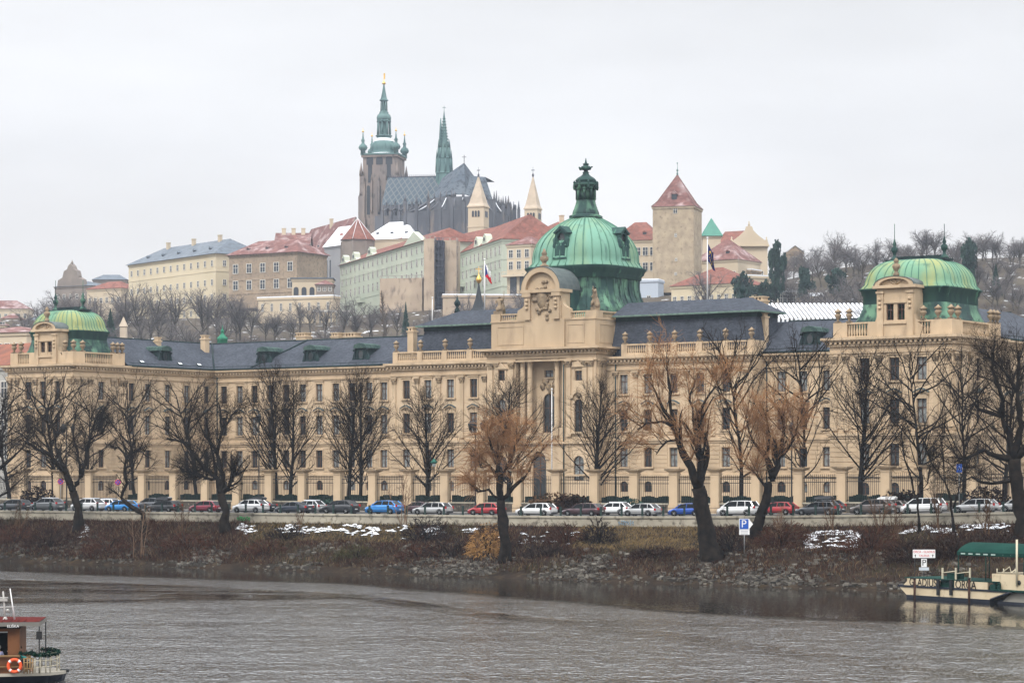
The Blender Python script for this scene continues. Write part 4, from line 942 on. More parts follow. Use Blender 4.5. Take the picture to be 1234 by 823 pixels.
for x in (14, 34):
    b = MB(); b.box(x-4, x+4, -2, 0, gh*.26, gh*.30); b.box(x-4, x+4, -2, -1.8, gh*.30, gh*.36); b.box(x-3.6, x+3.6, -.9, 0, gh*-.0, gh*.26); b.build('balcony', grn, gp)
gp2, gL2, gh2 = house('palace', 'shorter pale green palace wing, between scaffolding and the terraced house', 'palace', (551,948), (605,885), 24, Z_(288,885), Z_(372,900), grn, 'hip', redr, Z_(262,905), rows=(.38,.58,.78), n=11, ns=3, win=(1.7,3.0,.02), band=(.7,.94,.3), inset=6)
for x in (30, 42):
    b = MB(); b.extr([(x-4,gh2),(x+4,gh2),(x+3,gh2+1.2),(x+1.9,gh2+3.2),(x,gh2+4),(x-1.9,gh2+3.2),(x-3,gh2+1.2)], -.4, 2, 0); b.extr([(x+.9*math.cos(q*math.pi/5), gh2+2.0+.8*math.sin(q*math.pi/5)) for q in range(10)], -.6, 0, 1); b.build('attic_gable', [grn, fw_dark], gp2)
b = MB(); b.box(2, 12, -2.5, 0, gh2*.45, gh2*.5); b.box(28, 36, -2.5, 0, gh2*.55, gh2*.6); b.build('balcony', grn, gp2)
house('palace_range', 'long red roofed range running behind the green palace up to the domes', 'palace', (425,1080), (628,925), 20, Z_(290,925), Z_(320,925), crm, 'hip', redr, Z_(262.5,935), inset=9, chim=0)
house('palace_range', 'red roofed cream house with chimney stacks just left of the great dome', 'palace', (628,925), (668,900), 22, Z_(281,900), Z_(375,900), crm, 'hip', redr, Z_(263.5,910), rows=(.5,.7,.85), n=5, chim=1, inset=8)
ho, hL, hh = house('house', 'cream house with corner tower and two arched garden doorways', 'house', (611,855), (640,850), 14, Z_(294,850), Z_(372,850), crm, 'hip', redp, Z_(283,852), rows=(.62,.8), n=3, win=(1.5,2.6), inset=4)
for x in (2.6, 6.4): put('arched_doorway', far_win(2.6, 8.5, .2, True), ho, (x, -.03, hh*.16))
b = MB(); b.box(-1, hL+.5, -2.4, 0, hh*.5, hh*.53); 
for k in range(12): b.box(-.9+k*.9, -.8+k*.9, -2.3, -2.2, hh*.53, hh*.57)
b.box(-1, hL+.5, -2.3, -2.2, hh*.57, hh*.58); b.build('balcony', crm, ho)
house('garden_wall', 'tan retaining wall under the terraced house', 'wall', (534,838), (640,840), 4, Z_(356,840), Z_(395,840), scafm, 'flat', snow, Z_(355.5,840), eave=.2)
# scaffolding wrapped in netting
def scaffold(x0, x1, y0, y1, Z, lab, open_=False):
    a = W(x0, CY, Z); L = (x1-x0)*Z/F; z0, z1 = Z_(y1, Z), Z_(y0, Z)
    r_ = empty('scaffolding', (a.x, Z, z0), R(-14), lab, 'scaffolding'); h = z1-z0; n = max(2, int(L/2.6)); b = MB()
    for k in range(n+1):
        for y in (0, 1.6): b.tube([(L*k/n,y,0),(L*k/n,y,h+1)], .11, 4)
    m = int(h/2.2)
    for j in range(m+1):
        b.box(-.2, L+.2, 0, 1.6, h*j/m-.06, h*j/m+.06)
        for y in (0,): b.tube([(0,y,h*j/m+1),(L,y,h*j/m+1)], .07, 4)
    b.build('frame', sdark if open_ else mat('scaffold_tubes', (.25,.22,.2)), r_)
    if open_:
        w = MB(); w.box(.1, L-.1, 1.9, 6, 0, h); w.build('netting', sdark, r_)
    else:
        w = MB(); nx, nz = int(L/1.2)+2, int(h/1.5)+2
        for j in range(nz):
            for i in range(nx): w.v.append(Vector((L*i/(nx-1), -.15-.35*abs(math.sin(i*1.3+j*.2))*abs(math.sin(j*.9)), h*j/(nz-1))))
        for j in range(nz-1):
            for i in range(nx-1): w.f.append((j*nx+i, j*nx+i+1, (j+1)*nx+i+1, (j+1)*nx+i)); w.m.append(0); w.s.append(True)
        w.box(.05, L-.05, .1, 5, 0, h-.1); w.build('netting', scafm, r_)
scaffold(458, 511, 336, 396, 905, 'low scaffolding under tan netting against the green palace')
scaffold(511, 524, 288, 396, 900, 'narrow tall scaffolding tower in tan netting beside the open stair')
scaffold(524, 533, 290, 396, 898, 'open dark scaffolding stair tower between two netted towers', True)
scaffold(533, 551, 290, 396, 902, 'tall scaffolding tower in tan netting right of the open stair')
scaffold(537, 551, 355, 380, 870, 'small netted scaffold block low on the slope')

# Black tower with its flared red roof
bt, bL, bh = house('castle_tower', 'square pale stone tower with a flared red pyramid roof', 'tower', (786.5,884), (836,880), 14.5, Z_(248,880), Z_(352,880), oldst, None, None)
H = Z_(207,880)-Z_(248,880); r_ = MB(); r_.lathe((bL/2,7.25,bh), [(1.08,0),(.93,.9),(.80,2.1),(.02,H)], 4, bL*.70, 7.25*1.41, rot=0, sm=False, pw=2)
for k in range(4):
    sx, sy = ((-1,-1),(1,-1),(1,1),(-1,1))[k]; r_.tube([(bL/2+sx*bL*.53,7.25+sy*7.7,bh+.05),(bL/2+sx*bL*.40,7.25+sy*5.9,bh+2.1),(bL/2,7.25,bh+H)], .14, 4)
ro = r_.build('roof', redp, bt)
d_ = MB(); d_.box(bL/2-.9,bL/2+.9,1.6,4,bh+2.6,bh+4.6,1); d_.extr([(bL/2-1.2,bh+4.5),(bL/2+1.2,bh+4.5),(bL/2,bh+6)],1.2,5,0); d_.build('dormer', [redp, fw_dark], ro)
f_ = MB(); f_.lathe((bL/2,7.25,bh+H-.4), [(.3,0),(.35,.8),(.1,1.4),(.45,1.9),(.1,2.4),(.06,4.2),(.3,4.5),(.05,4.8)], 8); f_.build('finial', gcop, ro)
for px, py, w, h_ in ((814.5,256.5,1.3,2.1),(815,285,.7,1.1),(815.5,314,.6,.9),(815,331,.7,.8)): put('window', far_win(w,h_,.1), bt, ((px-786.5)*880/F, -.02, Z_(py,880)-Z_(352,880)))
house('palace_wing', 'cream wing with red hipped roof between the great dome and the square stone tower', 'palace', (738,905), (791,900), 18, Z_(289,900), Z_(340,900), crm, 'hip', redr, Z_(266,905), rows=(.28,.64), n=6, win=(1.8,2.8), inset=6, dorm=2)
house('shed', 'pale blue grey flat roofed block beside the foot of the stone tower', 'building', (771,870), (793,868), 8, Z_(337,868), Z_(372,868), mat('pale_blue_render', (.42,.47,.54)), 'flat', snow, Z_(336,868), rows=(.25,), n=1, win=(1.2,2), eave=.2)
house('garden_tower', 'cream tower with a green copper pyramid roof', 'tower', (847.5,960), (868.5,960), 7, Z_(284.5,960), Z_(330,960), crm, 'pyr', mat('bright_verdigris', (.10,.26,.2), (.08,.21,.17), .3), Z_(261.5,960), eave=.9)
house('house', 'white house with a wide snow dusted red roof below the green pyramid', 'house', (837,930), (889,920), 18, Z_(313,922), Z_(345,922), crm, 'hip', redp, Z_(287,925), rows=(.35,), n=6, dorm=2, inset=8, win=(1.2,2))
gh_, gL_, ghh = house('gabled_house', 'cream house with a stepped baroque gable on the ridge', 'house', (880,955), (925,955), 20, Z_(296,955), Z_(345,955), crm, 'gabley', redr, Z_(277,955), rows=(.2,), n=3, win=(1.3,2.6))
w = ghh; g = MB(); L = gL_
g.extr([(-.5,w),(L+.5,w),(L,w+1.6),(L-1.2,w+2.0),(L-3.6,w+3.8),(L-5,w+5.2),(L/2+1.6,w+5.8),(L/2+1.2,w+7.1),(L/2,w+7.6),(L/2-1.2,w+7.1),(L/2-1.6,w+5.8),(5,w+5.2),(3.6,w+3.8),(1.2,w+2.0),(0,w+1.6)], -.9, -.1)
g.box(-.5,L+.5,-1.3,-.1,w-.4,w+.1)
for x in (.5, L/2, L-.5): g.lathe((x,-.5,w+(1.4 if x != L/2 else 7.4)), [(.35,0),(.55,.6),(.2,1.1),(.3,1.5),(.05,2)], 6)
g.build('gable', crm, gh_)
house('side_range', 'red roofed range behind the stepped gable', 'house', (866,990), (892,985), 14, Z_(292,985), Z_(330,985), crm, 'gable', redr, Z_(276,985))
tw, tL, thh = house('bastion', 'low round tan bastion wall below the stepped gable', 'bastion', (878,930), (906,925), 8, Z_(325,925), Z_(345,925), tan, 'flat', snow, Z_(324,925), eave=.2)
house('house', 'yellow house with a red hipped roof in front of the stone tower', 'house', (809,815), (889,800), 18, Z_(342.5,805), Z_(385,805), yel, 'hip', redr, Z_(321,810), rows=(.5,), n=9, win=(1.1,2.2), inset=11, chim=0)
house('summer_house', 'small white garden pavilion with snow on its low roof', 'pavilion', (938,800), (959,800), 7, Z_(352,800), Z_(368,800), fw_frame, 'pyr', snow, Z_(346,800), rows=(.2,), n=4, win=(1,2.4,.1))
house('house', 'small tan gabled house on the wooded ridge', 'house', (948,985), (968,985), 9, Z_(304,985), Z_(325,985), tan, 'gabley', gslate, Z_(296,985), rows=(.2,), n=1, win=(1.8,3.5,.2), eave=.5)
house('garden_wall', 'pale snow topped garden wall on the slope below the stepped gable', 'wall', (896,880), (930,885), 3, Z_(332,880), Z_(345,880), crm, 'flat', snow, Z_(331,880), eave=.3)
house('cottage', 'white walled cottage half hidden by evergreens below the ridge', 'cottage', (965,790), (990,790), 7, Z_(357,790), Z_(368,790), crm, 'gable', snow, Z_(352,790))
# snowy terraces: rows of low frames under snow
vy = empty('vineyard', (W(927,CY,720).x, 720, groundh(W(927,CY,720).x, 720)), 0, 'terraced vineyard rows under snow behind the right slate roof', 'vineyard')
for k in range(26):
    b = MB(); x = k*1.25; zz0 = Z_(383,720)-vy.location.z; zz1 = Z_(365,735)-vy.location.z
    b.add([(x,0,zz0-3),(x+.6,0,zz0-3),(x+.6,0,zz0),(x,0,zz0),(x-1.6,16,zz1),(x-1.0,16,zz1),(x-1.0,16,zz1-4),(x-1.6,16,zz1-4)], [(0,1,2,3),(3,2,5,4),(4,5,6,7),(0,3,4,7),(1,6,5,2)])
    b.build('vine_row', snow, vy)
b = MB(); b.add([(-2,0,zz0-.5),(34,0,zz0-.5),(32,16,zz1-.5),(-4,16,zz1-.5)], [(0,1,2,3)]); b.build('terrace', hillmat, vy)
# left of the left pavilion, near
lh, lL, lhh = house('townhouse', 'grey white townhouse under a long rusty red roof left of the left green dome', 'townhouse', (-60,452), (13,440), 18, Z_(440,440), 6, mat('grey_white_render', (.42,.41,.38), (.33,.32,.3), .3), 'gable', mat('rusty_red_roof', (.25,.10,.065), (.17,.08,.06), .4, stretch=(1,1,.3)), Z_(411,445), rows=(.3,.52,.76), n=5, win=(1.6,2.8))
house('townhouse', 'townhouse with a dull red hipped roof behind the rusty one at the left edge', 'townhouse', (-50,600), (32,590), 20, Z_(400,590), 20, crm, 'hip', redp, Z_(391,595), rows=(.8,), n=9)
for i, (x0, x1, Z, ye, yr, m) in enumerate(((-20,34,1250,372,361,redp), (2,22,900,384,376,crm), (24,52,950,388,380,gslate), (-30,6,850,392,382,redp))):
    house('townhouse', ('pink roofed palace on the far left skyline', 'pale villa among the trees at the far left', 'grey roofed villa among the trees at the far left', 'red roofed villa low at the left edge of the hill')[i], 'townhouse', (x0,Z), (x1,Z), 14, Z_(ye,Z), Z_(400,Z), crm, 'hip', m if m != crm else redp, Z_(yr,Z), rows=(.6,), n=7, win=(1.3,2))

# ---- cathedral
cz = 1130.0; pxm = cz/F
cx0 = W(459, CY, cz).x
ca = empty('cathedral', (cx0, cz, Z_(400, cz)), R(-12), 'dark gothic cathedral with a green baroque tower cap and a slender green spire', 'cathedral')
cb_ = -ca.location.z
zc_ = lambda py: Z_(py, cz) + cb_
def X(px): return (px-459)*pxm
t = MB(); wv = 9.4
# great south tower, three stages with corner buttresses
t.box(-8.6,8.6,-8.6,8.6,0,zc_(262),0); t.box(-8.2,8.2,-8.2,8.2,zc_(262),zc_(222),0); t.box(-7.9,7.9,-7.9,7.9,zc_(222),zc_(190),0); t.box(-8.6,8.6,-8.6,8.6,zc_(190),zc_(186.5),0)
for sx in (-1,1):
    for sy in (-1,1):
        for z0, z1, o in ((0,262,2.0),(262,236,1.5),(236,212,1.0)):
            t.box(sx*8.2-o, sx*8.2+o, sy*8.2-o, sy*8.2+o, zc_(z0) if z0 else 0, zc_(z1), 0)
        for z1 in (236, 212): t.lathe((sx*8.6, sy*8.6, zc_(z1)), [(1.1,0),(.9,2),(.05,6)], 4)
for k in range(5): x = -7+3.5*k; t.box(x-.35,x+.35,-9.2,-8.1,zc_(255),zc_(218),0); t.lathe((x,-8.9,zc_(218)), [(.5,0),(.05,3)], 4)
tow = t.build('tower', gothl, ca, (-6.6, 30, 0)); tow.scale.z = 1.04
for k in range(3): put('bell_window', far_win(3.2,3.9,.2,True), tow, (-4.6+4.6*k,-7.93,zc_(199)))
for x in (-5.2,0,5.2): put('lancet_window', far_win(1.5,13,.2,True), tow, (x,-8.25,zc_(258)))
for x in (-4.5,4.5): put('lancet_window', far_win(1.9,10,.2,True), tow, (x,-7.95,zc_(220)))
c = MB()
pr = [(186.5,8.6),(185.6,8.6),(184.6,7),(184,5.9),(181,6.1),(178,6.5),(174.5,6.3),(171,5.2),(168,4.0),(165.5,3.5),(163.8,3.3),(163,3.9),(162.3,3.9),(161.5,3.0)]
c.lathe((0,0,0), [(r, zc_(p)) for p, r in pr], 16)
c.box(-8.9,8.9,-8.9,8.9,zc_(186.5)-.3,zc_(186.5)+.4)
c.lathe((0,0,0), [(r, zc_(p)) for p, r in [(161.5,2.3),(155,2.2),(147,2.2),(146.2,3.4),(145,3.6),(144,3.2),(141,3.0),(139,2.6),(137.5,2.2),(136.8,2.0),(136,2.1)]], 8, rot=R(22), sm=False)
for k in range(8):
    q = math.pi/4*k; c.tube([(3.1*math.cos(q),3.1*math.sin(q),zc_(161.5)),(2.9*math.cos(q),2.9*math.sin(q),zc_(146))], .4, 5)
c.lathe((0,0,0), [(r, zc_(p)) for p, r in [(144.5,3.2),(141,3.4),(138,3.0),(135.5,2.0),(134.5,2.2),(133,1.5),(131,1.0),(122,.9),(121,2.0),(120,2.1),(119,1.6),(116,1.25),(110,.8),(104,.4),(101,.3)]], 10)
for k in range(8):
    q = math.pi/4*k; c.tube([(1.5*math.cos(q),1.5*math.sin(q),zc_(133)),(1.4*math.cos(q),1.4*math.sin(q),zc_(122))], .25, 5)
cap = c.build('tower_cap', gcop, ca, (-6.6, 30, 0)); cap.scale.z = 1.04
c = MB(); c.lathe((0,0,0), [(r, zc_(p)) for p, r in [(101.5,.3),(101,.8),(99.5,.9),(98,.3),(95,.12),(88,.06)]], 8); c.box(-.15,.6,-.06,.06,zc_(95),zc_(88)); c.build('weather_cock', gold, cap)
sn = MB(); sn.lathe((0,0,0), [(r+.05, zc_(p)+.1) for p, r in [(184,5.95),(184.6,7.05),(185.5,8.5)]], 16, cap=False); sn.lathe((0,0,0), [(r+.06, zc_(p)+.1) for p, r in [(166,3.6),(168,4.0),(169.5,4.6)]], 16, cap=False); sn.build('snow_cover', snow, cap)
for sx in (-1,1):
    for sy in (-1,1):
        c = MB(); x, y = sx*7.9, sy*7.9
        c.lathe((x,y,0), [(r, zc_(p)) for p, r in [(186.5,1.2),(182,1.1),(181,1.7),(178.5,2.1),(176,1.7),(174,.8),(172,.6),(170,.9),(168,.45),(162,.2),(160,.12)]], 10); c.build('corner_turret', gcop, cap)
        c = MB(); c.lathe((x,y,0), [(r, zc_(p)) for p, r in [(160.5,.12),(160,.5),(159,.5),(158,.1),(155,.06)]], 6); c.build('gilded_ball', gold, cap)
# nave, transept, choir
nave_roof = mat('patterned_nave_roof', (.06,.08,.10), (.08,.10,.12), .1)
def lattice(m):
    t = m.node_tree; n = t.nodes; b = n['Principled BSDF']; L = t.links.new
    tc = n.new('ShaderNodeTexCoord'); sp = n.new('ShaderNodeSeparateXYZ'); L(tc.outputs['Object'], sp.inputs[0])
    def M2(op, a, c=None):
        x = n.new('ShaderNodeMath'); x.operation = op
        for i, v in enumerate((a, c)):
            if v is None: continue
            if isinstance(v, (int, float)): x.inputs[i].default_value = v
            else: L(v, x.inputs[i])
        return x.outputs[0]
    a = M2('MULTIPLY', sp.outputs[0], .36); c = M2('MULTIPLY', sp.outputs[2], .26)
    u = M2('PINGPONG', M2('ADD', a, c), .5); v = M2('PINGPONG', M2('SUBTRACT', a, c), .5)
    d = M2('MINIMUM', u, v); r = n.new('ShaderNodeMapRange'); r.inputs[1].default_value = .07; r.inputs[2].default_value = .13; r.inputs[3].default_value = 1; r.inputs[4].default_value = 0; L(d, r.inputs[0])
    mx = n.new('ShaderNodeMixRGB'); L(r.outputs[0], mx.inputs[0]); L(b.inputs['Base Color'].links[0].from_socket, mx.inputs[1]); mx.inputs[2].default_value = (.13,.145,.15,1); L(mx.outputs[0], b.inputs['Base Color'])
lattice(nave_roof)
nx0, nx1 = X(461), X(524); zr1, ze1 = zc_(210.5), zc_(247)
n_ = MB(); n_.poly([(nx0-1,2,ze1),(nx1+6,2,ze1),(nx1+6,13,zr1),(nx0-1,13,zr1)]); n_.poly([(nx1+6,24,ze1),(nx0-1,24,ze1),(nx0-1,13,zr1),(nx1+6,13,zr1)]); n_.poly([(nx0+5,2,ze1),(nx0-1,13,zr1),(nx0-1,24,ze1)])
nr = n_.build('nave_roof', nave_roof, ca)
cr_ = MB()
for k in range(26): x = nx0+(nx1-nx0)*k/25; cr_.tube([(x,13,zr1-.2),(x,13,zr1+1.1)], .14, 4)
cr_.box(nx0,nx1,12.9,13.1,zr1,zr1+.35); cr_.build('ridge_crest', sdark, nr)
b = MB(); b.box(nx0,nx1+8,2.5,24,0,ze1-1); b.box(nx0,nx1+8,1.5,2.4,ze1-1.6,ze1-.6); b.box(nx0-2,nx1+4,-6,2.5,0,zc_(262))
for k in range(7):
    x = nx0+1.5+(nx1-nx0)*k/6; b.box(x-.6,x+.6,-7,-5.2,0,zc_(257)); b.lathe((x,-6.1,zc_(257)), [(.9,0),(.6,1.2),(.05,4)], 4); b.box(x-.4,x+.4,1.4,2.6,0,ze1+.3); b.lathe((x,1.9,ze1+.2), [(.5,0),(.05,2.2)], 4)
    b.add([(x-.35,-5.4,zc_(256)),(x+.35,-5.4,zc_(256)),(x+.35,2.4,zc_(250)),(x-.35,2.4,zc_(250)),(x-.35,-5.4,zc_(260)),(x+.35,-5.4,zc_(260)),(x+.35,2.4,zc_(253)),(x-.35,2.4,zc_(253))], [(0,1,2,3),(4,7,6,5),(0,4,5,1),(2,6,7,3)])
for k in range(20): x = nx0+(nx1-nx0)*(k+.5)/20; b.box(x-.18,x+.18,1.3,1.5,ze1-2.2,ze1-.2)
b.build('nave_wall', goth, ca)
# choir: lower walls and the steep roof that runs towards the river, ending in an apse
pk = (X(562), 4, zc_(199)); q0 = (X(527), 30, zc_(208))
c_ = MB()
e1_, e2, e3, e4 = (X(524),-6,zc_(246)), (X(551),-14,zc_(241)), (X(571),-12,zc_(241)), (X(598),2,zc_(250))
tp = (X(562), 0, zc_(199)); tb = (X(530), 8, zc_(214))
c_.poly([e1_, e2, tp, tb]); c_.poly([e2, e3, tp]); tq = (X(567),4,zc_(213.5)); tr2 = (X(582),10,zc_(213.5)); c_.poly([e3, e4, tr2, tq]); c_.poly([tp, tq, e3]); c_.poly([tq, tr2, (X(582),30,zc_(213.5)), (X(562),30,zc_(213.5))]); c_.poly([tp, tq, (X(562),30,zc_(213.5)), tb])
c_.build('choir_roof', mat('dark_choir_slate', (.085,.105,.13), (.115,.135,.155), .12, rough=.85, c3=(.045,.05,.06), s3=.6, l3=.5, h3=.65), ca)
b = MB()
pts = [(X(522),-6),(X(549),-14),(X(578),-12),(X(598),2),(X(598),30),(X(522),30)]
zt1 = zc_(243); n = len(pts)
b.add([(x,y,0) for x,y in pts]+[(x,y,zt1) for x,y in pts], [(i,(i+1)%n,n+(i+1)%n,n+i) for i in range(n)]+[tuple(range(n,2*n))])
pts2 = [(X(500),-16),(X(549),-26),(X(590),-22),(X(612),-4),(X(612),30),(X(500),30)]; zt2 = zc_(262)
b.add([(x,y,0) for x,y in pts2]+[(x,y,zt2) for x,y in pts2], [(i,(i+1)%n,n+(i+1)%n,n+i) for i in range(n)]+[tuple(range(n,2*n))])
b.build('choir_wall', goth, ca)
for k in range(13):
    f_ = k/12; i = min(3, int(f_*3.999)); g_ = f_*3.999-i
    if i > 3: break
    P = Vector(pts2[i])*(1-g_)+Vector(pts2[i+1])*g_; Q = Vector(pts[i])*(1-g_)+Vector(pts[i+1])*g_
    b = MB(); zz = zc_(252 if k % 2 else 248)
    b.box(P.x-.6,P.x+.6,P.y-.7,P.y+.7,0,zz); b.lathe((P.x,P.y,zz), [(.8,0),(.5,1.5),(.05,4.2)], 4); b.lathe((Q.x,Q.y,zt1), [(.5,0),(.35,1.0),(.05,2.8)], 4)
    b.tube([(P.x,P.y,zc_(263)),((P.x+Q.x)/2,(P.y+Q.y)/2,zc_(256)),(Q.x,Q.y,zc_(246))], .5, 4)
    bo = b.build('flying_buttress', goth, ca)
    s_ = MB(); s_.tube([(P.x,P.y,zc_(263)+.55),((P.x+Q.x)/2,(P.y+Q.y)/2,zc_(256)+.6),(Q.x,Q.y,zc_(246)+.55)], .22, 4)
    if k % 2: s_.build('snow_cover', snow, bo)
for k, (px, top) in enumerate(((600,232),(604,240),(608,237),(612,243),(616,246),(597,238))):
    b = MB(); x = X(px); b.box(x-.6,x+.6,2+3*k,3.2+3*k,0,zc_(252)); b.lathe((x,2.6+3*k,zc_(252)), [(.9,0),(.7,2),(.06,zc_(top)-zc_(252))], 4); b.build('pinnacle', goth, ca)
# crossing spire
b = MB(); x = X(529); y = 13
b.lathe((x,y,0), [(r, zc_(p)) for p, r in [(222,4.0),(208,3.7),(207,4.0),(205,3.7),(190,3.3),(188,3.5),(187,2.9),(165,1.5),(150,.85),(135,.3),(131,.1)]], 8, sm=False)
for k in range(8):
    q = math.pi/4*(k+.5)
    for rr, p0, p1 in ((3.6,206,189),(2.7,189,176)): b.tube([(x+rr*math.cos(q),y+rr*math.sin(q),zc_(p0)),(x+rr*.93*math.cos(q),y+rr*.93*math.sin(q),zc_(p1))], .5, 4); b.lathe((x+rr*.93*math.cos(q),y+rr*.93*math.sin(q),zc_(p1)), [(.55,0),(.05,4)], 4)
    for j in range(14):
        f_ = j/14; r_ = 2.9*(1-f_)+.25*f_; zz = zc_(187)+(zc_(137)-zc_(187))*f_; b.lathe((x+r_*math.cos(q), y+r_*math.sin(q), zz), [(.05,-.3),(.42,0),(.05,.45)], 4)
b.tube([(x,y,zc_(131)),(x,y,zc_(125))], .1, 4); b.box(x-.8,x+.8,y-.08,y+.08,zc_(127.5),zc_(127)); b.build('crossing_spire', gcop, ca)
b = MB(); x2 = X(524.8); b.lathe((x2,y,0), [(r, zc_(p)) for p, r in [(190,1.6),(186,1.3),(165,.8),(150,.5),(140,.2)]], 6)
for j in range(12): b.lathe((x2-.9*(1-j/12), y, zc_(184)+(zc_(142)-zc_(184))*j/12), [(.05,-.4),(.5,0),(.05,.5)], 4)
b.build('stair_turret', gcop, ca)
b = MB(); b.tube([(X(562),0,zc_(199)),(X(562),0,zc_(190))], .14, 4); b.box(X(562)-1,X(562)+1,-.1,.1,zc_(192.5),zc_(192)); b.build('cross', sdark, ca)
# two white stone towers of the basilica
bp_, bL_, bh_ = None, None, None
for px0, px1, ye, ya, lab in ((564,589.5,248.5,211.5,'pale stone tower with a pointed spire in front of the cathedral choir'), (632,653,251,211.5,'pale stone tower with a pointed spire standing alone on the skyline')):
    Z = 1040; L = (px1-px0)*Z/F*.78; a = W(px0, CY, Z)
    t_ = empty('basilica_tower', (a.x, Z, Z_(300,Z)), R(-18), lab, 'tower', 'twin pale basilica towers'); h = Z_(ye,Z)-Z_(300,Z); H = Z_(ya,Z)-Z_(ye,Z)
    b = MB(); b.box(0,L,0,L,0,h); b.box(-.35,L+.35,-.35,L+.35,h-.5,h); b.box(-.2,L+.2,-.2,L+.2,h*.5,h*.5+.35); b.build('wall', crm, t_)
    b = MB(); b.lathe((L/2,L/2,h), [(1.06,0),(.88,1.2),(.03,H)], 4, L*.72, L*.72, sm=False); rr = b.build('spire', mat('pale_spire_stone', (.5,.42,.33), (.42,.35,.27), .4) if 'pale_spire_stone' not in MT else MT['pale_spire_stone'], t_)
    b = MB(); b.lathe((L/2,L/2,h+H-.6), [(.25,0),(.5,.9),(.2,1.5),(.08,2),(.06,4.3)], 6); b.box(L/2-.7,L/2+.7,L/2-.08,L/2+.08,h+H+2.2,h+H+2.5); b.build('cross', sdark, rr)
    for q in (-1, 0, 1):
        for z in (h-4.6, h*.5-4.4): put('arched_window', far_win(.9,2.6,.1,True), t_, (L/2+q*1.25,-.02,z)); put('arched_window', far_win(.9,2.6,.1,True), t_, (L+.02,L/2+q*1.25,z), R(90))
# little dark spire with a gold ball in the old town below the castle
sp = empty('church_spire', (W(577,CY,620).x, 620, groundh(0,620)), 0, 'slim dark church spire topped by a gilded ball beside the red and white flag', 'spire')
zb = -sp.location.z
b = MB(); b.lathe((0,0,0), [(r, Z_(p,620)+zb) for p, r in [(400,2.0),(375,2.0),(374.5,2.3),(371,1.7),(360,.9),(346,.3),(341,.12)]], 8, sm=False); b.build('spire', mat('dark_shingle', (.045,.05,.055)), sp)
b = MB(); b.lathe((0,0,0), [(r, Z_(p,620)+zb) for p, r in [(341.5,.2),(340,.55),(337.5,.8),(335,.6),(332,.2),(330,.08),(321,.05)]], 10); b.box(-.8,.8,-.06,.06,Z_(325,620)+zb,Z_(324,620)+zb); b.build('gilded_ball', gold, sp)
sp2 = empty('church_spire', (W(149,CY,700).x, 700, groundh(W(149,CY,700).x,700)), 0, 'small pale pointed turret among trees right of the left green dome', 'spire')
zb = -sp2.location.z; b = MB(); b.lathe((0,0,0), [(r, Z_(p,700)+zb) for p, r in [(410,1.3),(394,1.3),(393.5,1.6),(382,.1)]], 4, sm=False); b.build('spire', MT['pale_spire_stone'], sp2)
# ------------------------------------------------------------------ trees
barkd = mat('dark_bark', (.007,.0055,.005), (.022,.017,.013), 1.5, bump=.8, bscale=6)
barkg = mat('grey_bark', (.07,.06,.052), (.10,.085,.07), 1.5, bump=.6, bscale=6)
twigd = mat('dark_twigs', (.015,.010,.008), (.028,.019,.014), .6)
twigb = mat('brown_twigs', (.085,.05,.03), (.12,.07,.04), .6)
twigo = mat('orange_willow_twigs', (.34,.175,.08), (.23,.115,.055), .5, c3=(.40,.23,.11), s3=1.4, l3=.5, h3=.7)
twigg = mat('far_grey_twigs', (.13,.12,.125), (.17,.155,.155), .2)  # lightened grey: distance haze put into the twig colour
def rv(rng, s=1): return Vector((rng.gauss(0,s), rng.gauss(0,s), rng.gauss(0,s)))
def branch(rng, p, d, r, L, n, wig, up, rend=.35):
    pts, rs = [p.copy()], [r]; d = d.normalized()
    for i in range(n):
        d = (d + rv(rng, wig) + Vector((0,0,up))).normalized(); p = p + d*(L/n); pts.append(p.copy()); rs.append(r*(1-(1-rend)*(i+1)/n))
    return pts, rs
def at_(pts, f):
    x = f*(len(pts)-1); i = min(int(x), len(pts)-2); q = x-i; return pts[i]*(1-q)+pts[i+1]*q, (pts[i+1]-pts[i]).normalized()
def side(rng, d, ang):
    a = d.cross(Vector((0,0,1)) if abs(d.z) < .95 else Vector((1,0,0))).normalized(); b = d.cross(a); t = rng.uniform(0, 6.283)
    return (d*math.cos(ang) + (a*math.cos(t)+b*math.sin(t))*math.sin(ang)).normalized()
def sprout(rng, cr, lims, levels, tw=None):
    """levels: list of (children per parent, angle, length ratio, radius, wiggle, up, sides, segments, start, envelope)"""
    cur = lims
    for li, (nc, ang, lr, rad, wig, up, sd_, sg, st) in enumerate(levels):
        nxt = []
        for pts, rs, L in cur:
            k = max(1, int(nc*rng.uniform(.8,1.2)))
            for j in range(k):
                f = st+(1-st)*(j+rng.random())/k; p, d = at_(pts, min(f,.999)); l = L*lr*rng.uniform(.65,1.2)*(1.15-.55*f)
                r0 = min(rad*rng.uniform(.8,1.2), rs[min(len(rs)-1, int(f*len(rs)))]*.85)
                q, r_ = branch(rng, p, side(rng, d, R(ang)*rng.uniform(.65,1.3)), r0, l, sg, wig, up)
                cr.tube(q, r_, sd_, caps=False, mi=1 if li >= len(levels)-2 else 0); nxt.append((q, r_, l))
        cur = nxt
    return cur
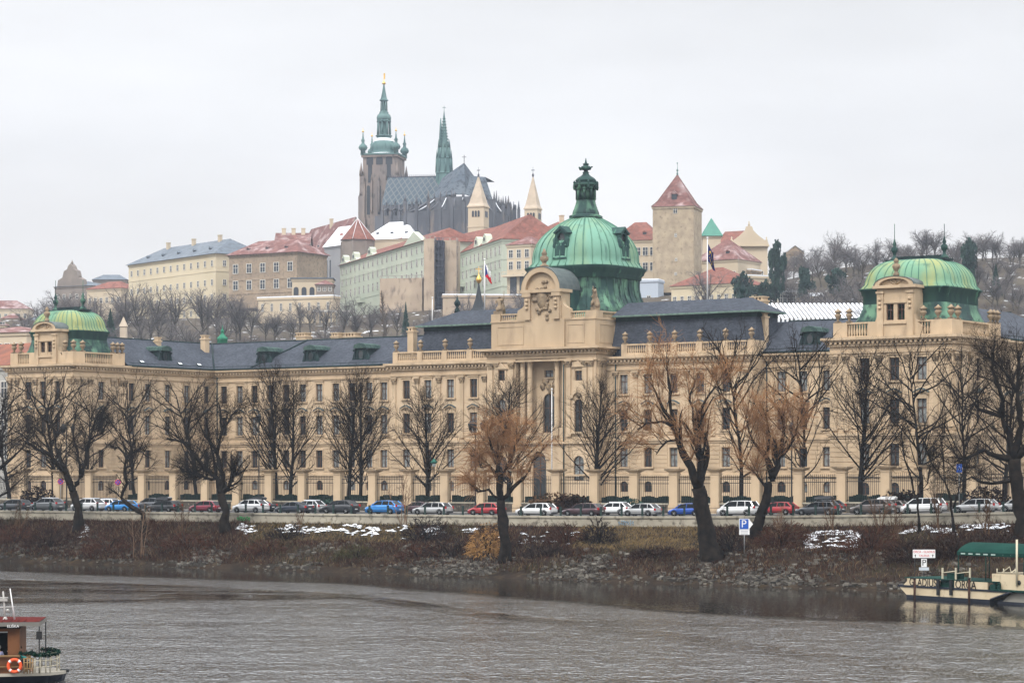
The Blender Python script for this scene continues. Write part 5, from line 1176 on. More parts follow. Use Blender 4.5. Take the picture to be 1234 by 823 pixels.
def make_tree(seed, H, spread, style):
    """returns (trunk mesh, crown mesh); origin at the foot"""
    rng = random.Random(seed); tk, cr = MB(), MB(); tm, cm = barkd, twigd
    if style == 'lime':       # short stem, many ascending limbs, egg-shaped crown
        st, sr = branch(rng, Vector((0,0,-.3)), Vector((0,0,1)), H*.022, H*.95, 12, .03, .05, .08); tk.tube(st, sr, 8)
        L1 = []
        for k in range(44):
            f = .19+.76*(k/44)**1.0; p, d = at_(st, f); env = min(1,(f-.12)/.12)*(1-max(0,f-.3)/.9)
            l = spread*1.5*env+.4; a = R(56-24*f)
            q, r_ = branch(rng, p, side(rng, Vector((0,0,1)), a), H*.0065*(1.2-f), l*1.1, 6, .06, .045); cr.tube(q, r_, 4, caps=False, mi=0); L1.append((q, r_, l*1.25))
        sprout(rng, cr, L1, [(10,42,.42,.024,.08,.04,3,3,.1), (7,42,.5,.015,.09,.03,3,2,.1)])
    elif style == 'oval':     # taller open crown, forked
        st, sr = branch(rng, Vector((0,0,-.3)), Vector((rng.gauss(0,.04),0,1)), H*.018, H*.9, 12, .05, .05, .1); tk.tube(st, sr, 8)
        L1 = []
        for k in range(26):
            f = .24+.72*(k/26); p, d = at_(st, f); l = spread*1.2*math.sin(math.pi*min(1,(f-.1)/1.0))**.7
            q, r_ = branch(rng, p, side(rng, Vector((0,0,1)), R(rng.uniform(35,68))), H*.006, l*1.35, 7, .11, .05); cr.tube(q, r_, 4, caps=False, mi=0); L1.append((q, r_, l*1.3))
        sprout(rng, cr, L1, [(6,42,.5,.04,.13,.03,3,4,.2), (5,42,.55,.024,.14,.02,3,3,.2), (2.4,40,.6,.016,.12,.0,3,2,.3)])
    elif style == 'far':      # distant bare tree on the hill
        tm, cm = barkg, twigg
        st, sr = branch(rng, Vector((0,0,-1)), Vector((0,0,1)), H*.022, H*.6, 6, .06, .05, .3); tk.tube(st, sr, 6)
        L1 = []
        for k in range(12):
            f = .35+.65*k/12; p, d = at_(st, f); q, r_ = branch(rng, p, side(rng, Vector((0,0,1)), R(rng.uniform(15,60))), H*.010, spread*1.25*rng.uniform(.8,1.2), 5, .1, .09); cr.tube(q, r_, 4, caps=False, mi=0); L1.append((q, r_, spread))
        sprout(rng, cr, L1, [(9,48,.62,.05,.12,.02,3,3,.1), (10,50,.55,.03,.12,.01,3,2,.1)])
    elif style == 'poplar':
        tm, cm = barkg, twigb
        st, sr = branch(rng, Vector((0,0,-1)), Vector((0,0,1)), H*.016, H, 8, .02, .05, .1); tk.tube(st, sr, 6); L1 = []
        for k in range(40):
            f = .12+.85*k/40; p, d = at_(st, f); q, r_ = branch(rng, p, side(rng, Vector((0,0,1)), R(28)), H*.006, spread*1.6*(1.1-f), 4, .05, .12); cr.tube(q, r_, 3, caps=False, mi=0); L1.append((q, r_, spread))
        sprout(rng, cr, L1, [(6,30,.5,.05,.08,.1,3,2,.1)])
    elif style == 'fir':
        tm, cm = barkg, mat('fir_needles', (.018,.045,.035), (.03,.07,.05), .5) if 'fir_needles' not in MT else MT['fir_needles']
        tk.tube([(0,0,-1),(0,0,H)], [H*.02,.03], 6)
        for k in range(900):
            f = rng.random()**.8; z = H*(.06+.94*f); r = spread*(1-f)*rng.uniform(.25,1); t = rng.uniform(0,6.283); s_ = H*.035*(1.3-f)
            c = Vector((r*math.cos(t), r*math.sin(t), z-r*.35)); o = Vector((math.cos(t), math.sin(t), -.35))*s_*1.4; w_ = Vector((-math.sin(t), math.cos(t), rng.uniform(-.3,.3)))*s_*.6
            cr.poly([c-w_, c+o*.5+Vector((0,0,-.15*s_)), c+w_, c-o], 0); cr.poly([c-o, c+o, c+Vector((0,0,s_*.9))], 0)
    elif style == 'pine':     # dark rounded evergreen
        tm, cm = barkd, mat('evergreen_leaves', (.022,.045,.04), (.035,.065,.05), .4) if 'evergreen_leaves' not in MT else MT['evergreen_leaves']
        tk.tube([(0,0,-1),(0,0,H*.8)], [H*.025,.1], 6)
        cl = [(Vector((rng.gauss(0,.4)*spread, rng.gauss(0,.4)*spread, H*rng.uniform(.2,.92))), spread*rng.uniform(.3,.5)) for _ in range(16)]
        for c0, rr in cl:
            for _ in range(110):
                v = rv(rng).normalized()*rr*rng.uniform(.55,1.05); c = c0+Vector((v.x,v.y,v.z*.7)); a, b_ = rv(rng,.32), rv(rng,.32)
                cr.poly([c-a, c-b_, c+a, c+b_], 0)
    a = tk.build('trunk', tm); b = cr.build('crown', [tm, cm] if style not in ('fir','pine') else cm)
    if style in ('fir','pine'): pass
    out_ = (a.data, b.data); bpy.data.objects.remove(a); bpy.data.objects.remove(b)
    return out_
def plant(name, meshes, loc, rz, sc, label, cat, group=None):
    r_ = empty(name, loc, rz, label, cat, group); r_.scale = sc if isinstance(sc, tuple) else (sc,)*3
    put('trunk', meshes[0], r_); put('crown', meshes[1], r_); return r_
limes = [make_tree(30+k, 14, 3.9, 'lime') for k in range(3)]
ovals = [make_tree(50+k, 17, 4.9, 'oval') for k in range(4)]
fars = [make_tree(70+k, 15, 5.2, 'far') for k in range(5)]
poplar = make_tree(80, 16, 1.8, 'poplar'); fir = make_tree(90, 14, 3, 'fir'); pines = [make_tree(91+k, 11, 4.6, 'pine') for k in range(3)]
# row behind the fence: column, top row, half width (pixels), kind, what it stands in front of
ROW = [(163,470,33,'o','slim dark bare tree behind the round blue no stopping sign'), (12,474,40,'o','dark bare tree at the left edge before the grey white townhouse'), (66,470,45,'o','bare tree standing before the left corner block, behind the big leaning riverside tree'), (108,478,34,'o','bare tree before the right side of the left corner block'),
  (238,472,40,'o','dark bare tree behind the pollarded riverside tree'),
  (333,441,33,'l','left one of two bare lime trees left of the middle of the left wing'), (350,457,31,'l','right one of the twin bare lime trees right of a tall lamp post'),
  (420,455,32,'l','left one of the second pair of bare lime trees, above the black sport utility car'), (434,449,30,'l','right one of the second pair of bare lime trees, left of the light sapling'),
  (515,469,37,'l','bare lime tree standing alone above the silver estate car'), (613,456,40,'l','bare lime tree behind the orange willow before the portico'), (715,459,40,'L','round bare lime tree right of the portico columns'),
  (893,415,42,'o','tall thin bare tree between the two leaning willows'), (968,420,40,'o','tall bare tree right of the second leaning willow'), (1037,424,46,'L','broad bare tree at the left side of the right corner block'),
  (1112,428,44,'o','bare tree in front of the middle windows of the right corner block'), (1160,438,38,'o','bare tree in front of the corner of the right corner block'), (1210,430,45,'o','bare tree before the side face of the right corner block')]
for i, (px, ty, hw, k, lab) in enumerate(ROW):
    r = 22.5; t = tpx(px, r); x, y = QP(t, r); z = zr(t); H = zat(ty, y)-z; w = hw*y/F
    ms, h0, w0 = (limes[i % 3], 14*.95, 3.4) if k in 'lL' else (ovals[i % 4], 17*.93, 4.3)
    plant('bare_tree', ms, (x, y, z), i*1.7, (w/w0, w/w0, H/h0), lab, 'tree', 'bare trees behind the fence')
# trees on the castle hill
rng = random.Random(5)
def far_label(base, near): return base + ' ' + near
HILL = [(150,392,345,'bluish bare tree under the red roofed house left of the yellow palace'),(172,394,338,'bare tree before the left end of the yellow palace'),(192,396,342,'bare tree left of centre before the yellow palace'),(213,397,338,'wide bare tree before the middle of the yellow palace'),
 (243,398,340,'bare tree before the right windows of the yellow palace'),(262,398,345,'bare tree before the corner of the yellow palace'),(285,398,352,'low bare tree under the left end of the tan palace'),(303,400,358,'low bare tree under the middle of the tan palace'),(330,400,370,'small bare tree before the cream garden wall'),(352,402,372,'bare tree by the foot of the garden wall'),
 (392,402,358,'bare tree before the white garden colonnade'),(412,402,352,'bare tree under the left end of the green palace'),(428,402,362,'bare tree beside the russet poplar'),(446,402,372,'small bare tree left of the netted scaffolding'),(520,398,368,'bare tree at the foot of the netted scaffold towers'),(560,398,350,'bare tree before the shorter green palace wing'),(598,392,362,'bare tree by the arched garden doorways'),(632,390,352,'bare tree right of the terraced house'),
 (118,396,350,'bare tree behind the left green dome'),(96,394,352,'bare tree just left of the finial of the left green dome'),(70,392,355,'bare tree under the church with the baroque gable'),(50,396,360,'bare tree at the far left behind the stone arched dormer'),(28,398,368,'bare tree at the far left over the rusty roof'),(135,398,360,'bare tree over the slender pale turret'),
 (850,372,318,'bare tree before the yellow red roofed house'),(985,345,292,'bare tree on the ridge right of the gabled house'),(1004,345,277,'tallest bare tree on the right ridge'),(1024,345,296,'bare tree on the ridge left of the round crowned one'),(1055,345,287,'round bare tree left of the right green dome'),(1092,342,293,'bare tree on the skyline behind the right green dome'),(1110,342,300,'small bare tree behind the right green dome'),(1186,335,283,'pale frosted tall tree right of the right green dome'),(1205,338,302,'bare tree on the right ridge by the picture edge'),(1225,338,302,'last bare tree on the right ridge')]
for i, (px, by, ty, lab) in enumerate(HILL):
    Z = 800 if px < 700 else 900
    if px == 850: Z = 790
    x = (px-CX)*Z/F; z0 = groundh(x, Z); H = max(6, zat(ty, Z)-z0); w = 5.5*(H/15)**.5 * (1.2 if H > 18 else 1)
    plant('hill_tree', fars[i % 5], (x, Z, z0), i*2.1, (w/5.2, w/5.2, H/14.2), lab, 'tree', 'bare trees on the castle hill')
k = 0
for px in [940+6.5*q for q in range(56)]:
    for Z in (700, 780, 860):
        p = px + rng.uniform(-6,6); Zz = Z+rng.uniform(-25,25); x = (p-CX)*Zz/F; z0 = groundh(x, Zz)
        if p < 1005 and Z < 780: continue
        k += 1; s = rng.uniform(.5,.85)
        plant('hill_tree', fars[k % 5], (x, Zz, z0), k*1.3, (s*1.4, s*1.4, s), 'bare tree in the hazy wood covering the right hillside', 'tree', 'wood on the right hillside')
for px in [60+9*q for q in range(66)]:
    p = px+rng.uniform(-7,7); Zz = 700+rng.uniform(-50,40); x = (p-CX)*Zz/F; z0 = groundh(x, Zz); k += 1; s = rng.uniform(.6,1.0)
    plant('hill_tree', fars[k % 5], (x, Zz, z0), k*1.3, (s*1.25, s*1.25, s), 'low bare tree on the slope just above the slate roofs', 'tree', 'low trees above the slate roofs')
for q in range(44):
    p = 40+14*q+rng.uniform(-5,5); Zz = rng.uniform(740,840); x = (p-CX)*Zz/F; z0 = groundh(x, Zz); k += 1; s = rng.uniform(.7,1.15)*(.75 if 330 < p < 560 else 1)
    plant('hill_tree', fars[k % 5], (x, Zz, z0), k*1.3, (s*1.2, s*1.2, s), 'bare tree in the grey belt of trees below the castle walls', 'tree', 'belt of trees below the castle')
for px, by, ty, w, m, lab in ((489,400,364,7,'f','dark green fir before the netted scaffolding'),(133,408,372,11,'f','dark fir right of the left green dome'),(936,372,296,13,'p','dark pine beside the gabled house on the ridge'),(968,372,325,12,'p','dark evergreen behind the white garden pavilion'),(1008,366,326,16,'p','broad dark evergreen on the slope above the vineyard'),(895,362,332,16,'p','dark evergreen clump right of the yellow house'),(918,362,343,13,'p','low dark evergreen left of the white garden pavilion'),(1168,345,292,13,'p','tall dark pine right of the right green dome'),(1200,345,318,8,'f','dark fir low on the right ridge')):
    Z = 790; x = (px-CX)*Z/F; z0 = groundh(x, Z); H = zat(ty, Z)-z0
    ms, h0, w0 = (fir, 14, 3) if m == 'f' else (pines[px % 3], 10.6, 5.2)
    plant('evergreen_tree', ms, (x, Z, z0), px*1., (w*Z/F/w0, w*Z/F/w0, H/h0), lab, 'tree')
Z = 790; x = (465-CX)*Z/F; z0 = groundh(x, Z); plant('poplar_tree', poplar, (x, Z, z0), 0, (1.5,1.5,(zat(345,Z)-z0)/16), 'russet poplar shaped tree before the green palace', 'tree')
# saplings as an upright fan beside it
# ---- big riverside trees, each its own form.  limbs given as picture columns/rows in the tree's own plane
def river_tree(name, lab, base, limbs, r0, style, seed, hang=False, dens=1.0, spread=3.0):
    rng = random.Random(seed); x, y, z, t, r = bankpt(*base); root = empty(name, (x, y, z-.2), 0, lab, 'tree')
    tk, cr = MB(), MB(); sc = y/F; B = Vector((base[0], 0, base[1]))
    def P(px, py, dy=0): return Vector(((px-base[0])*sc, dy, (base[1]-py)*sc))
    L1 = []
    for pts, ra, rb in limbs:
        pp = [P(*q) for q in pts]
        # resample with a little crookedness
        q = []
        for a, b in zip(pp, pp[1:]):
            m = max(2, int((b-a).length/.8))
            for k in range(m): q.append(a+(b-a)*(k/m)+(rv(rng, .07) if k or q else Vector()))
        q.append(pp[-1]); n = len(q); rs = [(ra+(rb-ra)*i/(n-1))*(1+.09*math.sin(i*2.3+seed)+rng.uniform(-.08,.08)) for i in range(n)]
        if ra == r0: rs[0] *= 1.5; rs[1] *= 1.15; q[0] = q[0]-Vector((0,0,.6))
        tk.tube(q, rs, 9 if ra > .25 else 6); L1.append((q, rs, sum(((b-a).length for a, b in zip(q, q[1:])), 0)))
    for i, v in enumerate(tk.v): tk.v[i] = v + Vector((noise.noise(v*2.2), noise.noise(v*2.2+Vector((9,0,0))), 0))*.16
    tk.build('trunk', barkd, root)
    ups = [l for l in L1 if l[1][0] < r0*.999] or L1
    if style == 'dark':
        nx = []
        for q, rs, l in ups:
            for k in range(int(11*dens)):
                f = .12+.86*(k+rng.random())/(11*dens); p, d = at_(q, f); nn, rr = branch(rng, p, side(rng, (d+Vector((0,0,.6))).normalized(), R(rng.uniform(20,62))), max(.03, rs[-1]*.5), spread*rng.uniform(.6,1.25), 7, .15, .07); cr.tube(nn, rr, 4, caps=False, mi=0); nx.append((nn, rr, spread))
        sprout(rng, cr, nx, [(9,46,.5,.030,.15,.04,3,4,.1), (6,46,.55,.019,.15,.03,3,3,.1), (2.6,40,.6,.013,.12,.01,3,2,.2)])
        cr.build('crown', [barkd, twigd], root)
    else:
        nx = []
        for q, rs, l in ups:
            for k in range(int(9*dens)):
                f = .25+.74*(k+rng.random())/(9*dens); p, d = at_(q, f); nn, rr = branch(rng, p, side(rng, (d+Vector((0,0,.9))).normalized(), R(rng.uniform(12,50))), max(.04, rs[-1]*.6), spread*rng.uniform(.7,1.3), 7, .09, .06); cr.tube(nn, rr, 4, caps=False, mi=0); nx.append((nn, rr, spread))
        l2 = sprout(rng, cr, nx, [(8,36,.5,.026,.1,.03,3,4,.1)])
        g = -.16 if hang else -.03
        for q, rs, l in l2:
            for k in range(6 if not hang else 6):
                p, d = at_(q, rng.uniform(.1,.99)); nn, rr = branch(rng, p, side(rng, d, R(35)), .016, rng.uniform(.7,1.7)*(1.3 if hang else 1), 4, .10, g, .6); cr.tube(nn, rr, 3, caps=False, mi=1)
        cr.build('crown', [barkd, twigo], root)
    return root
river_tree('riverside_tree', 'big dark bare tree with a forked trunk on the bank at the left', (95,638),
  [([(95,638),(93,612),(88,590)], .62, .42), ([(88,590),(78,566),(64,548),(45,540),(28,528)], .36, .1), ([(88,590),(82,570),(70,545),(66,520),(56,497,1)], .3, .07), ([(88,590),(98,572),(104,552),(107,530),(116,505,-1),(124,486)], .36, .07), ([(98,572),(96,550,-1),(88,520),(92,488)], .2, .06), ([(64,548),(52,524),(40,500)], .16, .05), ([(107,530),(122,520),(132,505)], .14, .05)], .62, 'dark', 3, dens=1.5, spread=3.4)
river_tree('riverside_tree', 'dark pollarded tree with lopped side limbs above the bank', (272,640),
  [([(272,640),(272,615),(266,592)], .6, .5), ([(266,592),(262,574),(246,562),(232,545),(222,530),(200,526)], .36, .1), ([(266,592),(268,570),(262,545),(268,515),(262,482,1)], .3, .08), ([(266,592),(276,585),(280,570),(286,568)], .3, .24), ([(262,574),(250,574),(241,572)], .2, .14), ([(246,562),(240,563),(232,569),(224,562)], .18, .1), ([(262,545),(248,520,-1),(236,495)], .2, .06), ([(268,515),(280,498),(290,488)], .16, .05), ([(266,592),(258,560,1),(252,530),(247,495)], .24, .06)], .6, 'dark', 5, dens=1.4, spread=2.9)
river_tree('riverside_tree', 'small crooked dark tree with twisted limbs below the blue hatchback', (174,642),
  [([(174,642),(172,618),(158,608),(146,598)], .4, .24), ([(146,598),(152,580),(150,562),(152,550)], .22, .16), ([(152,550),(160,543),(170,541),(176,548)], .14, .08), ([(152,550),(144,536),(138,540),(131,533)], .14, .06), ([(150,562),(160,556),(164,540),(160,520)], .12, .05), ([(158,608),(140,592),(128,585)], .16, .06)], .4, 'dark', 7, dens=.9, spread=1.6)
river_tree('willow_tree', 'orange twigged willow with drooping branches low on the bank', (609,676),
  [([(609,676),(608,645),(606,615),(604,600)], .6, .5), ([(604,600),(602,575),(600,555),(598,540)], .42, .22), ([(604,600),(618,585),(632,572),(642,555),(655,538)], .26, .06), ([(604,600),(590,588),(576,590),(565,580)], .2, .06), ([(602,575),(590,560),(580,560),(570,545)], .18, .06), ([(600,555),(606,530,1),(610,508)], .2, .06), ([(600,555),(590,530,-1),(582,512)], .18, .05), ([(602,575),(615,555),(622,535),(630,515)], .2, .05)], .6, 'willow', 9, hang=True, dens=.95, spread=1.5)
river_tree('willow_tree', 'big leaning willow with a thick dark trunk and orange twigs, left of the parking sign', (860,676),
  [([(860,676),(852,640),(845,605),(842,585)], .95, .68), ([(842,585),(834,562),(824,545),(818,528),(812,512)], .5, .26), ([(842,585),(846,560),(840,530),(838,512)], .42, .3), ([(842,585),(850,560),(853,538),(847,520),(836,505)], .34, .14), ([(812,512),(800,490),(788,465),(775,450)], .22, .05), ([(812,512),(808,480),(804,450),(806,430)], .22, .05), ([(812,512),(796,505),(780,508),(768,515)], .18, .05), ([(838,512),(830,480),(838,450)], .18, .05), ([(836,505),(850,480),(862,465),(875,470)], .16, .05), ([(818,528),(802,530),(790,545)], .16, .05)], .95, 'willow', 13, dens=.85, spread=3.2)
river_tree('willow_tree', 'leaning willow with a dark trunk and orange twigs, right of the parking sign', (908,648),
  [([(908,648),(918,615),(926,590),(930,575)], .6, .42), ([(930,575),(938,560),(941,547)], .36, .28), ([(926,590),(915,575),(905,560)], .2, .06), ([(930,575),(924,550),(926,520),(922,495)], .26, .06), ([(941,547),(945,520),(940,490)], .22, .06), ([(924,550),(908,530),(900,505)], .18, .05), ([(941,547),(955,530),(962,508)], .18, .05)], .6, 'willow', 17, dens=1.0, spread=2.8)
river_tree('riverside_tree', 'large dark tree with spreading crooked limbs at the right edge', (1236,648),
  [([(1236,648),(1230,610),(1224,575),(1222,550)], .8, .55), ([(1222,550),(1200,545),(1185,540),(1165,548),(1150,555)], .34, .07), ([(1222,550),(1216,520),(1208,500),(1180,490),(1165,470)], .4, .07), ([(1222,550),(1230,510),(1225,470),(1228,420)], .42, .08), ([(1208,500),(1205,470,-1),(1195,440),(1200,410)], .28, .06), ([(1224,575),(1195,580),(1170,572),(1150,580)], .24, .05), ([(1225,470),(1210,440),(1180,420)], .2, .05), ([(1222,550),(1250,520),(1270,480)], .4, .1)], .8, 'dark', 19, dens=1.6, spread=3.4)
river_tree('riverside_tree', 'dark tree reaching in over the left edge', (-12,640),
  [([(-12,640),(-10,600),(-8,570)], .5, .36), ([(-8,570),(8,555),(20,545),(42,520)], .24, .05), ([(-8,570),(0,540),(6,510),(4,480)], .28, .06), ([(-8,570),(-20,530),(-22,490)], .28, .06), ([(-10,600),(10,590),(30,570)], .18, .05)], .5, 'dark', 23, dens=1.5, spread=3.4)
river_tree('riverside_tree', 'thin dark tree between the white minivan and the silver estate car', (1150,642),
  [([(1150,642),(1148,610),(1140,580)], .16, .1), ([(1140,580),(1135,540),(1140,500)], .09, .04), ([(1148,610),(1160,575),(1168,545)], .1, .04), ([(1140,580),(1122,555),(1112,530)], .08, .04)], .16, 'dark', 29, dens=1.0, spread=2.2)
river_tree('riverside_tree', 'thin dark tree in front of the white van', (1108,642),
  [([(1108,642),(1105,600),(1095,565)], .15, .09), ([(1095,565),(1085,530),(1088,500)], .08, .04), ([(1105,600),(1120,570),(1126,535)], .09, .04)], .15, 'dark', 31, dens=1.1, spread=2.2)
# light stemmed saplings
palet = mat('pale_sapling_bark', (.15,.095,.06), (.2,.13,.085), 1)
def sapling(base, stems, hgt, w, m, lab, seed):
    rng = random.Random(seed); x, y, z, t, r = bankpt(*base); root = empty('sapling', (x, y, z-.1), 0, lab, 'sapling', 'saplings on the river bank'); st, cr = MB(), MB(); L1 = []
    for k in range(stems):
        q, rr = branch(rng, Vector((rng.gauss(0,.25), rng.gauss(0,.25), 0)), Vector((rng.gauss(0,w), rng.gauss(0,w), 1)), .055, hgt*rng.uniform(.7,1.05), 8, .06, .04, .3); st.tube(q, rr, 5); L1.append((q, rr, hgt))
    sprout(rng, cr, L1, [(9,38,.26,.025,.1,.05,3,4,.3), (6,38,.45,.016,.1,.04,3,2,.2)])
    st.build('stems', m, root); cr.build('twigs', m, root)
for a in (((486,634),5,6.6,.16,palet,'pale bare sapling in front of the blue sport utility car',1), ((167,672),4,6.3,.12,palet,'pale many stemmed sapling low on the left bank',2), ((1000,640),4,3.5,.2,twigb,'brown sapling on the bank before the grey estate car',3), ((1060,640),6,4.5,.2,twigb,'brown thicket sapling below the car with the white roof box',4), ((936,660),5,4.5,.1,palet,'pale thin saplings right of the parking sign post',5), ((1130,640),5,6,.15,twigb,'brown sapling behind the mooring sign',6), ((220,640),5,4,.2,twigb,'brown sapling under the dark red car at the left',7), ((1080,655),5,4.5,.2,twigb,'brown sapling left of the moored boat',8), ((20,640),5,4,.25,twigb,'brown sapling at the left edge of the bank',9), ((1190,650),6,5,.25,twigb,'brown sapling behind the boat canopy',10), ((360,640),4,2.6,.25,twigb,'short brown sapling below the dark saloon',11)): sapling(*a)
# ------------------------------------------------------------------ fence in front of the academy
RFN = 18.9
fe = empty('garden_fence', (*QP(0, RFN), zr(0)), QROT, 'long fence of cream pillars and iron bars on a rubble base behind the parked cars', 'fence')
def fz(t): return zr(t)-zr(0)
pil_px = [-20, 28, 70, 108, 147, 172, 210, 248, 286, 325, 365, 408, 450, 493, 537, 580, 625, 671, 717, 765, 813, 863, 912, 963, 1015, 1068, 1120, 1172, 1226, 1285]
pt = [tpx(p, RFN) for p in pil_px]
pm_ = MB(); pm_.box(-.62,.62,-.5,.5,-1,1.1); pm_.box(-.52,.52,-.42,.42,1.1,4.9); pm_.box(-.58,.58,-.48,.48,4.6,4.75)
pm_.frus((-.55,.55,-.45,.45),(-.95,.95,-.85,.85),4.9,5.15); pm_.box(-.95,.95,-.85,.85,5.15,5.3,1)
o = pm_.build('pillar', [stucco2, dirty_relief]); PM = o.data; bpy.data.objects.remove(o)
base_m, railm = MB(), MB()
for i, t in enumerate(pt):
    put('pillar', PM, fe, (t, 0, fz(t)))
    if i == len(pt)-1: break
    a, b = t+.55, pt[i+1]-.55; z = fz((a+b)/2)
    base_m.box(a, b, -.3, .3, -1+z, 1.15+z, 0); base_m.box(a, b, -.36, .36, 1.15+z, 1.32+z, 1)
    p = MB(); n = int((b-a)/.24)
    for zz, th in ((1.5,.05),(3.6,.045),(4.05,.05)): p.box(a, b, -th, th, z+zz-.04, z+zz+.04)
    for k in range(n): x = a+(k+.5)*(b-a)/n; p.box(x-.018, x+.018, -.018, .018, z+1.32, z+4.5)
    p.build('bar_panel', iron, fe)
    h = MB()      # clipped dark hedge just inside the bars
    if 140 < pil_px[i] < 1160:
        nx = int((b-a)/.5)+1
        for k in range(nx):
            x = a+(b-a)*k/nx; h.box(x, x+(b-a)/nx+.05, .55+.1*math.sin(k*2.1), 1.25+.1*math.cos(k*1.7), z+1.0, z+2.05+.10*math.sin(k*1.3+i))
        h.build('screen', mat('green_screen', (.008,.02,.018), (.015,.03,.025), 3) if 'green_screen' not in MT else MT['green_screen'], fe)
rubble = mat('rubble_stone', (.10,.085,.07), (.045,.04,.035), 2.2, bump=1, bscale=3, c3=(.2,.17,.13), s3=3.4, l3=.55, h3=.65)
base_m.build('base_wall', [rubble, concrete], fe)
# ------------------------------------------------------------------ quay railing
rl = empty('quay_railing', (*QP(0, .2), zr(0)), QROT, 'low quay railing of dark posts and thin rails along the coping', 'railing')
ra_ = MB()
t = -78.0; ps = MB(); ps.box(-.09,.09,-.09,.09,.05,1.0); ps.box(-.12,.12,-.12,.12,1.0,1.08); o = ps.build('post', mat('post_green', (.03,.05,.045))); PS = o.data; bpy.data.objects.remove(o)
tt = []
while t < 66: put('post', PS, rl, (t, 0, fz(t)+.05)); tt.append(t); t += 2.55
for zz in (.55, .95): ra_.tube([(q, 0, fz(q)+zz) for q in tt], .022, 4)
ra_.build('rail', iron, rl)

# ------------------------------------------------------------------ cars
paint = {}
def car_paint(n, c, metal=.3):
    if n not in paint:
        m = mat('paint_'+n, c, rough=.28, spec=.5, metal=metal); m.node_tree.nodes['Principled BSDF'].inputs['Coat Weight'].default_value = .5; paint[n] = m
    return paint[n]
tyre = mat('tyre_rubber', (.012,.012,.013), rough=.9); rim = mat('alloy_rim', (.35,.36,.37), metal=.8, rough=.35); cglass = mat('car_glass', (.006,.008,.010), rough=.3, spec=.15)
redl = mat('red_tail_light', (.45,.012,.012), rough=.2, spec=.6); headl = mat('clear_headlight', (.6,.63,.66), rough=.1, spec=.8); plate = mat('number_plate', (.6,.6,.58)); blackp = mat('black_trim', (.015,.015,.016), rough=.6)
KIND = {   # profile stations: x along the car (front at -x), bottom, shoulder, top, half width low, half width top
 'hatch': dict(L=4.25, H=1.45, w=.89, roof=(-.35,1.40), screen=-1.2, tail=2.02, hood=.92, hoodf=.70, belt=.93, trunk=.95),
 'suv':   dict(L=4.55, H=1.64, w=.93, roof=(-.40,1.45), screen=-1.25, tail=2.15, hood=1.07, hoodf=.84, belt=1.10, trunk=1.10),
 'estate':dict(L=4.75, H=1.47, w=.90, roof=(-.30,1.72), screen=-1.2, tail=2.28, hood=.90, hoodf=.68, belt=.92, trunk=.95),
 'sedan': dict(L=4.7, H=1.42, w=.90, roof=(-.30,.80), screen=-1.2, tail=1.75, hood=.88, hoodf=.68, belt=.91, trunk=1.0),
 'van':   dict(L=4.55, H=1.68, w=.92, roof=(-.70,1.75), screen=-1.65, tail=2.2, hood=1.05, hoodf=.82, belt=1.04, trunk=1.05)}
